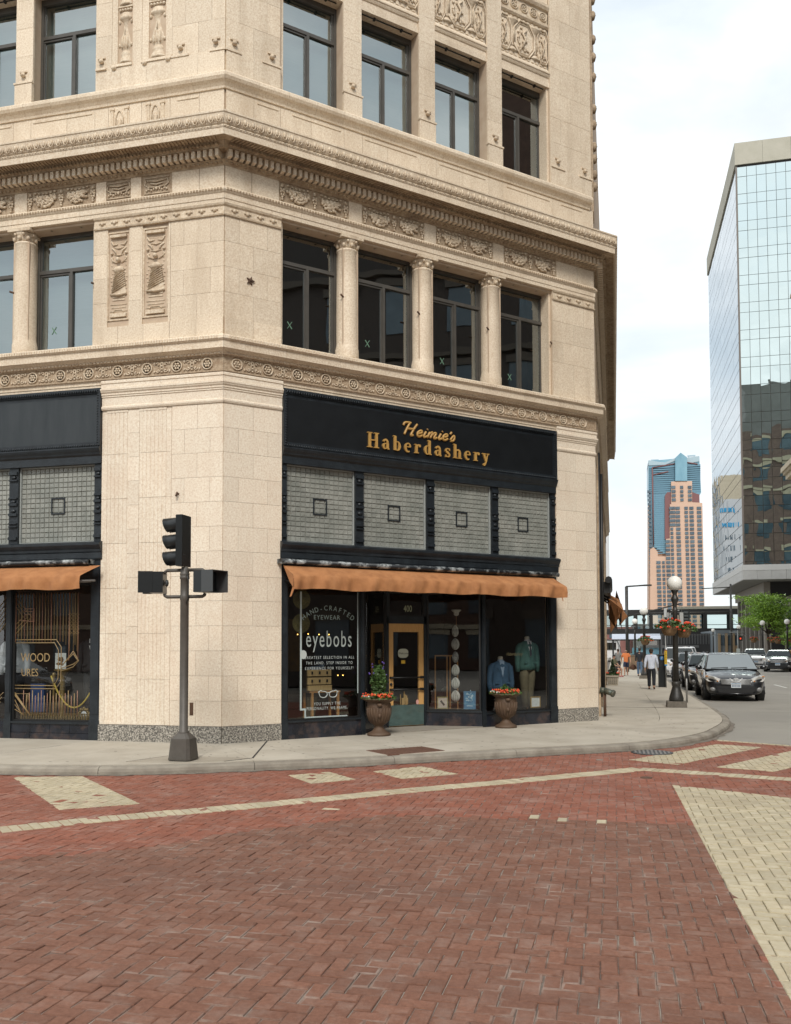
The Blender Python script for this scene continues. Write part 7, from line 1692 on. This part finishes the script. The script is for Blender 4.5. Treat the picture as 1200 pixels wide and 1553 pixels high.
    for s in (1, -1):
        h = MB(); q = [(s*hw*.50, .055, zt-.02), (s*hw*.74, .12, zt+.06), (s*hw*.96, .45, zt+.115), (s*hw*1.0, .46, zt-.0), (s*hw*.90, .18, zt-.10), (s*hw*.56, .045, zt-.115)]
        h.add([(x*1.005, y-.055, z) for x, y, z in q]+[(x*.9, y+.15, z) for x, y, z in q], [tuple(range(6))]+[(k, (k+1) % 6, 6+(k+1) % 6, 6+k) for k in range(6)], raw=True); hl = h.build('headlight', LIGHTG, o)
        a = MB(); a.blob((s*hw*.93, -.27, zt+.06), (.045, .05, .022), 8, 4); a.blob((s*hw*.60, -.0, zt-.09), (.03, .025, .022), 8, 4); a.build('turn_lamp', AMBER, hl)
        f = MB(); f.blob((s*hw*.74, -.06, .40), (.11, .05, .075), 10, 5); f.build('fog_lamp', mat('fog_lamp', (.20, .20, .20), .25) if 'fog_lamp' not in bpy.data.materials else bpy.data.materials['fog_lamp'], o)
        t = MB(); t.wbox(s*hw*.80-.12, s*hw*.80+.12, L-.05, L+.03, .80, 1.0); t.build('tail_light', mat('tail_red', (.30, .01, .01), .2) if 'tail_red' not in bpy.data.materials else bpy.data.materials['tail_red'], o)
    g = MB(); g.add([(-hw*.52, -.03, zt-.02), (hw*.52, -.03, zt-.02), (hw*.47, -.035, zt-.19), (-hw*.47, -.035, zt-.19), (-hw*.5, .2, zt-.02), (hw*.5, .2, zt-.02), (hw*.46, .2, zt-.19), (-hw*.46, .2, zt-.19)], [(0, 1, 2, 3), (0, 4, 5, 1), (3, 2, 6, 7)], raw=True); gl = g.build('grille', TRIMB, o)
    for k in range(5):
        z = zt-.035-.036*k; r = hw*(.52-.012*k); b = MB(); b.tube([(-r, .045, z), (-r*.5, .06, z), (0, .065, z), (r*.5, .06, z), (r, .045, z)], .0095, 5); b.build('chrome_bar', CHROME, gl)
    if grille:
        e = MB()
        for rx, rz in ((.085, .058), (.032, .055)): e.tube([(rx*cos(2*pi*k/16), .085, zt-.045+rz*sin(2*pi*k/16)) for k in range(17)], .010, 5)
        e.tube([(.055*cos(2*pi*k/16), .086, zt-.022+.022*sin(2*pi*k/16)) for k in range(17)], .008, 5); e.build('badge', CHROME, o)
        b = MB(); b.tube([(-.20, .05, zt+.01), (-.1, .065, zt-.09), (0, .075, zt-.12), (.1, .065, zt-.09), (.20, .05, zt+.01)], .018, 6); b.build('chrome_trim', CHROME, o)
    i = MB(); i.add([(-hw*.62, -.012, .40), (hw*.62, -.012, .40), (hw*.55, -.012, .29), (-hw*.55, -.012, .29), (-hw*.6, .3, .40), (hw*.6, .3, .40), (hw*.55, .3, .29), (-hw*.55, .3, .29)], [(0, 1, 2, 3), (0, 4, 5, 1), (2, 6, 7, 3)], raw=True); i.build('air_intake', TRIMB, o)
    b = MB(); b.tube([(-hw*.66, .0, .27), (0, .03, .26), (hw*.66, .0, .27)], .022, 6); b.build('bumper_lip', body_m, o)
    if plate:
        b = MB(); b.wbox(-.155, .155, -.055, -.035, .455, .61); p = b.build('plate', PLATE, o); b = MB(); b.wbox(-.15, .15, -.058, -.0552, .57, .605); b.build('plate_band', PLATEB, p)
        b = MB(); rnd = random.Random(len(label))
        for k in range(6): b.wbox(-.125+.042*k+(.012 if k > 2 else 0), -.10+.042*k+(.012 if k > 2 else 0), -.058, -.0552, .485, .545)
        b.build('plate_marks', cloth('plate_ink', (.10, .13, .20)), p)
    return o
def put(o, x, y, rz=0, z=.0): o.location = (x, y, z); o.rotation_euler = (0, 0, rz)
BLACKP = paint('black_paint', (.012, .0135, .017)); WHITEP = paint('white_paint', (.62, .62, .62), 0); NAVYP = paint('dark_paint', (.018, .023, .028)); SILVP = paint('silver_paint', (.34, .36, .37), .6)
c1 = car('parked_crossover', 'black crossover parked nearest at the kerb, facing the crossing', BLACKP, L=4.8, W=1.92, H=1.60); put(c1, 3.90, 31.6, R(-.5))
c2 = car('parked_suv', 'black car parked second in the row, half hidden by the first', BLACKP, L=4.7, W=1.86, H=1.50, grille=False); put(c2, 3.82, 38.2, R(-.5))
c3 = copy_tree(c2, loc=(3.80, 44.8, 0), rz=R(-.4)); c3['label'] = 'dark car parked third, behind the near lamp post'
c4 = car('parked_van', 'white van parked at the far end of the kerb row', WHITEP, L=5.0, W=1.95, H=1.75, suv=.8, grille=False); put(c4, 3.70, 53.5, R(-.4))
c5 = copy_tree(c4, loc=(4.6, 62.5, 0), rz=R(-.4)); c5['label'] = 'pale car roof just visible beyond the parked black cars'
c6 = car('oncoming_suv', 'dark suv parked at the far kerb beside the yellow wooden planter', NAVYP, L=4.5, W=1.82, H=1.50, suv=.6, grille=False); put(c6, 10.75, 65.3, R(-12))
c7 = car('white_suv', 'white suv behind the dark suv at the far kerb', WHITEP, L=4.7, W=1.86, H=1.55, suv=.6, grille=False); put(c7, 10.55, 73.5, R(-6))
c8 = copy_tree(c1, loc=(-18.5, 3.0, -.05), rz=R(90)); c8['label'] = 'car across the crossing seen only in the shop window reflection'
# white truck far down the sidewalk side
tk = empty('white_truck', (-.6, 96, WALKZ), 'white rounded truck body beyond the seated woman', 'truck'); b = MB(); b.plan([(-3.2, 95), (.35, 95), (.6, 95.6), (.6, 103), (-3.2, 103)], .55, 2.35); b.build('body', WHITEP, tk); b = MB(); b.wbox(-2.5, .2, 94.93, 95, 1.35, 2.1); b.build('window', WINDG, tk); b = MB()
b.tube([(-.9, -94.9, 2.4), (.3, -94.9, 2.3), (.62, -94.9, 1.5), (.65, -94.9, .6)], .05, 6); b.build('arch_trim', GREYV, tk)
for x in (-2.6, .1): b = MB(); b.tube([(x-.1, -95.8, .45), (x+.15, -95.8, .45)], .33, 14); b.build('wheel', TYRE, tk)
# ------------------------------------------------------------------ people
SKIN = cloth('skin', (.42, .24, .16), (.38, .20, .13), rough=.6); HAIRB = cloth('hair_brown', (.045, .025, .014)); HAIRG = cloth('hair_grey', (.26, .24, .22))
SHOE = cloth('shoe_black', (.012, .011, .01), rough=.5); SHOEB = cloth('shoe_brown', (.06, .03, .015), rough=.5)
def skin(name, verts, edges, rad, m, parent, sub=2, root=0):
    me = bpy.data.meshes.new(name); o_ = rootloc(parent); me.from_pydata([tuple(Vector(v)) for v in verts], edges, [])
    ob = bpy.data.objects.new(name, me); COL.objects.link(ob)
    sk = ob.modifiers.new('skin', 'SKIN'); sk.use_smooth_shade = True; sb = ob.modifiers.new('sub', 'SUBSURF'); sb.levels = sub; sb.render_levels = sub
    for i, r in enumerate(rad): ob.data.skin_vertices[0].data[i].radius = r if isinstance(r, tuple) else (r, r)
    ob.data.skin_vertices[0].data[root].use_root = True
    dg = bpy.context.evaluated_depsgraph_get(); me2 = bpy.data.meshes.new_from_object(ob.evaluated_get(dg)); bpy.data.objects.remove(ob); bpy.data.meshes.remove(me)
    me2.name = name; me2.materials.clear(); me2.materials.append(m)
    for p in me2.polygons: p.use_smooth = True
    return link(name, me2, parent)
def person(label, x, y, z, rz, P, h, top, bottom, hair, shoes, shorts=False, bald=False, sleeve='long'):
    """P: joint table for a 1.75 m figure facing -Y; feet at z=0"""
    o = empty('person', (x, y, z), label, 'person'); k = h/1.75
    J = {n: Vector(v)*k for n, v in P.items() if n != 'look'}
    names = ['pelvis', 'waist', 'chest', 'neck', 'head0', 'head1']; V = [J[n] for n in names]; E = [(0, 1), (1, 2), (2, 3), (3, 4), (4, 5)]; Rr = [(.145, .105), (.125, .095), (.150, .105), .052, (.070, .082), (.078, .085)]
    for s in 'lr':
        i = len(V); V += [J['sh'+s], J['el'+s], J['wr'+s]]; E += [(2, i), (i, i+1), (i+1, i+2)]; Rr += [.058, .043, .029]
        # hand: palm, four fingers and a thumb
        w, e = J['wr'+s], J['el'+s]; d = (w-e).normalized(); sd = Vector((1 if s == 'l' else -1, 0, 0)); fwd = Vector((0, -1, 0))
        pv = len(V); V.append(w+d*.055*k); E.append((i+2, pv)); Rr.append((.032, .020))
        for f, (off, ln) in enumerate(((-.024, .07), (-.008, .082), (.008, .078), (.023, .062))):
            q = len(V); V += [w+d*.085*k+fwd*off*k, w+d*(.085+ln*.55)*k+fwd*off*k-sd*.008*k, w+d*(.085+ln)*k+fwd*off*k-sd*.022*k]; E += [(pv, q), (q, q+1), (q+1, q+2)]; Rr += [.0105, .0095, .008]
        q = len(V); V += [w+d*.045*k+fwd*.035*k, w+d*.085*k+fwd*.052*k-sd*.012*k]; E += [(pv, q), (q, q+1)]; Rr += [.012, .010]
        i = len(V); V += [J['hip'+s], J['kn'+s], J['an'+s], J['an'+s]+(J['toe'+s]-J['an'+s])*.5, J['toe'+s]]; E += [(0, i), (i, i+1), (i+1, i+2), (i+2, i+3), (i+3, i+4)]; Rr += [.085, .058, .040, .040, .034]
    Rr = [tuple(q*k for q in r) if isinstance(r, tuple) else r*k for r in Rr]
    bd = skin('body', V, E, Rr, SKIN, o)
    # clothing: the same bones, a little thicker
    def garb(nm, bones, m, sub=2):
        vs, es, rr = [], [], []; ix = {}
        for chain in bones:
            prev = None
            for n, r in chain:
                if n not in ix: ix[n] = len(vs); vs.append(J[n] if n in J else N[n]); rr.append(tuple(q*k for q in r) if isinstance(r, tuple) else r*k)
                if prev is not None and (prev, ix[n]) not in es: es.append((prev, ix[n]))
                prev = ix[n]
        return skin(nm, vs, es, rr, m, o, sub)
    N = {}
    for s in 'lr':
        N['cuff'+s] = J['el'+s].lerp(J['wr'+s], .92); N['slv'+s] = J['sh'+s].lerp(J['el'+s], .75); N['hem'+s] = J['hip'+s].lerp(J['kn'+s], .88); N['ank'+s] = J['kn'+s].lerp(J['an'+s], .93)
    N['nk'] = J['chest'].lerp(J['neck'], .97); N['hem'] = J['pelvis']+(J['pelvis']-J['waist'])*.75; N['belt'] = J['pelvis'].lerp(J['waist'], .45)
    tp_ = [[('hem', (.165, .13)), ('pelvis', (.165, .13)), ('waist', (.155, .122)), ('chest', (.172, .126)), ('nk', .075)]]
    for s in 'lr': tp_.append([('chest', (.165, .122)), ('sh'+s, .080), ('el'+s, .062), ('cuff'+s, .046)] if sleeve == 'long' else [('chest', (.165, .122)), ('sh'+s, .082), ('slv'+s, .076)])
    garb('shirt', tp_, top)
    bt = []
    for s in 'lr': bt.append([('belt', (.150, .12)), ('pelvis', (.155, .122)), ('hip'+s, .112), ('hem'+s, .102)] if shorts else [('belt', (.150, .12)), ('pelvis', (.158, .125)), ('hip'+s, .115), ('kn'+s, .085), ('ank'+s, .072)])
    garb('trousers', bt, bottom)
    for s in 'lr':
        a, t = J['an'+s], J['toe'+s]; skin('shoe', [a+Vector((0, 0, .01*k)), a+(t-a)*.45-Vector((0, 0, .022*k)), t-Vector((0, 0, .0))], [(0, 1), (1, 2)], [.052*k, .050*k, .042*k], shoes, o, 1)
    hd = (J['head0']+J['head1'])/2; f = (Matrix.Rotation(P.get('look', 0), 3, 'Z') @ Vector((0, -1, 0))); sdv = Vector((-f.y, f.x, 0))
    fc = MB()
    fc.add([], []); c = hd+Vector((0, 0, -.01*k))
    def bl(v, r): fc.blob((v.x, -v.y, v.z), tuple(q*k for q in r), 8, 5)
    bl(c+f*.088*k-Vector((0, 0, .01*k)), (.014, .016, .022))
    for s in (-1, 1): bl(c+sdv*s*.078*k, (.014, .020, .030))
    fc.v = [v for v in fc.v]; link('nose_and_ears', fc.mesh('nose_and_ears', SKIN), o)
    ey = MB()
    for s in (-1, 1): v = c+f*.078*k+sdv*s*.032*k+Vector((0, 0, .018*k)); ey.blob((v.x, -v.y, v.z), (.010*k, .008*k, .007*k), 6, 4)
    v = c+f*.079*k-Vector((0, 0, .048*k)); ey.blob((v.x, -v.y, v.z), (.022*k, .008*k, .005*k), 6, 4); link('eyes_and_mouth', ey.mesh('eyes_and_mouth', cloth('eye_dark', (.05, .025, .02))), o)
    hr = MB(); v = hd+Vector((0, 0, .045*k))-f*.018*k; hr.blob((v.x, -v.y, v.z), (.088*k, .094*k, (.045 if bald else .078)*k), 12, 8)
    if not bald: v = hd-f*.045*k+Vector((0, 0, -.01*k)); hr.blob((v.x, -v.y, v.z), (.076*k, .062*k, .085*k), 10, 6)
    if bald: 
        hr = MB(); v = hd-f*.035*k+Vector((0, 0, -.005*k)); hr.blob((v.x, -v.y, v.z), (.082*k, .068*k, .055*k), 10, 6)
    link('hair', hr.mesh('hair', hair), o)
    o.rotation_euler = (0, 0, rz); return o
def pose(stride=.0, swing=.0, lean=0, arms=.22):
    """walking pose; stride in metres, left leg forward when positive"""
    P = {'pelvis': (0, 0, .95), 'waist': (0, -.01-lean*.3, 1.10), 'chest': (0, -lean*.6, 1.33), 'neck': (0, -lean, 1.50), 'head0': (0, -lean-.015, 1.59), 'head1': (0, -lean-.02, 1.675)}
    for s, q in (('l', 1), ('r', -1)):
        f = -stride*q*.5
        P['sh'+s] = (q*.185, -lean*.7, 1.42); P['el'+s] = (q*arms, swing*q*.10+.03-lean*.5, 1.15); P['wr'+s] = (q*(arms+.01), swing*q*.28-.06-lean*.4, .91)
        P['hip'+s] = (q*.095, 0, .90); P['kn'+s] = (q*.10, f*.55-.04, .49); lift = .0 if f <= 0 else .05
        P['an'+s] = (q*.10, f+(.03 if f > 0 else 0), .085+lift); P['toe'+s] = (q*.12, f-.14+(.05 if f > 0 else 0), .045+(0 if f <= 0 else -.005))
    return P
person('man in a pale blue shirt and dark trousers walking away along the kerb', 1.40, 36.5, WALKZ, R(176), pose(.34, .5, .02, .25), 1.60, cloth('pale_shirt', (.58, .62, .70), (.52, .56, .66)), cloth('navy_trousers', (.010, .012, .018)), HAIRB, SHOEB)
person('balding man in an orange t-shirt and navy shorts walking this way', .63, 52.2, WALKZ, R(3), pose(-.42, -.6, .04, .27), 1.50, cloth('orange_tee', (.66, .21, .07), (.60, .18, .06)), cloth('navy_shorts', (.015, .025, .06)), HAIRG, SHOE, shorts=True, bald=True, sleeve='short')
person('person in a grey top and dark trousers partly behind the man in orange', .22, 56.5, WALKZ, R(178), pose(.2, .2), 1.5, cloth('grey_top', (.20, .20, .19)), cloth('black_trousers', (.012, .012, .012)), HAIRB, SHOE)
person('person in a dark top and blue jeans behind the second lamp post', 1.36, 51.6, WALKZ, R(170), pose(.15, .1), 1.58, cloth('dark_top', (.018, .022, .028)), cloth('jeans', (.09, .15, .24)), HAIRB, SHOE)
S = {'pelvis': (0, 0, .50), 'waist': (0, .02, .66), 'chest': (0, .03, .89), 'neck': (0, .02, 1.06), 'head0': (0, .0, 1.15), 'head1': (0, -.01, 1.235), 'look': .2}
for s, q in (('l', 1), ('r', -1)):
    S['sh'+s] = (q*.17, .02, .98); S['el'+s] = (q*.22, -.06, .74); S['wr'+s] = (q*.13, -.28, .66); S['hip'+s] = (q*.09, -.04, .49); S['kn'+s] = (q*.11, -.46, .50); S['an'+s] = (q*.10, -.44, .09); S['toe'+s] = (q*.11, -.60, .045)
person('seated woman in an olive top with dark hair at the building wall', -.02, 50.4, WALKZ, R(52), S, 1.62, cloth('olive_top', (.13, .125, .075)), cloth('dark_skirt', (.03, .022, .02)), cloth('hair_black', (.012, .010, .009)), cloth('pink_shoe', (.5, .12, .16)), shorts=True, sleeve='short')
bn = empty('sidewalk_bench', (-.15, 50.5, WALKZ), 'small dark bench under the seated woman', 'bench'); b = MB(); b.wbox(-.36, .14, 50.2, 50.85, .46, .51); b.build('seat', cloth('bench_wood', (.06, .035, .02)), bn)
for x, y in ((-.32, 50.25), (.1, 50.25), (-.32, 50.8), (.1, 50.8)): b = MB(); b.wbox(x-.02, x+.02, y-.02, y+.02, WALKZ, .46); b.build('leg', FRAMED, bn)
bg_ = empty('brown_bag', (.98, 52.1, .62), 'brown carried bag in the hand of the man in orange', 'bag'); b = MB(); b.blob((1.02, -52.05, .62), (.17, .09, .16), 10, 6); b.build('pouch', cloth('bag_leather', (.10, .045, .025)), bg_); b = MB(); b.tube([(.93, -52.05, .72), (.93, -52.1, .88), (1.08, -52.05, .74)], .012, 5); b.build('strap', cloth('bag_leather', (.1, .045, .025)), bg_)
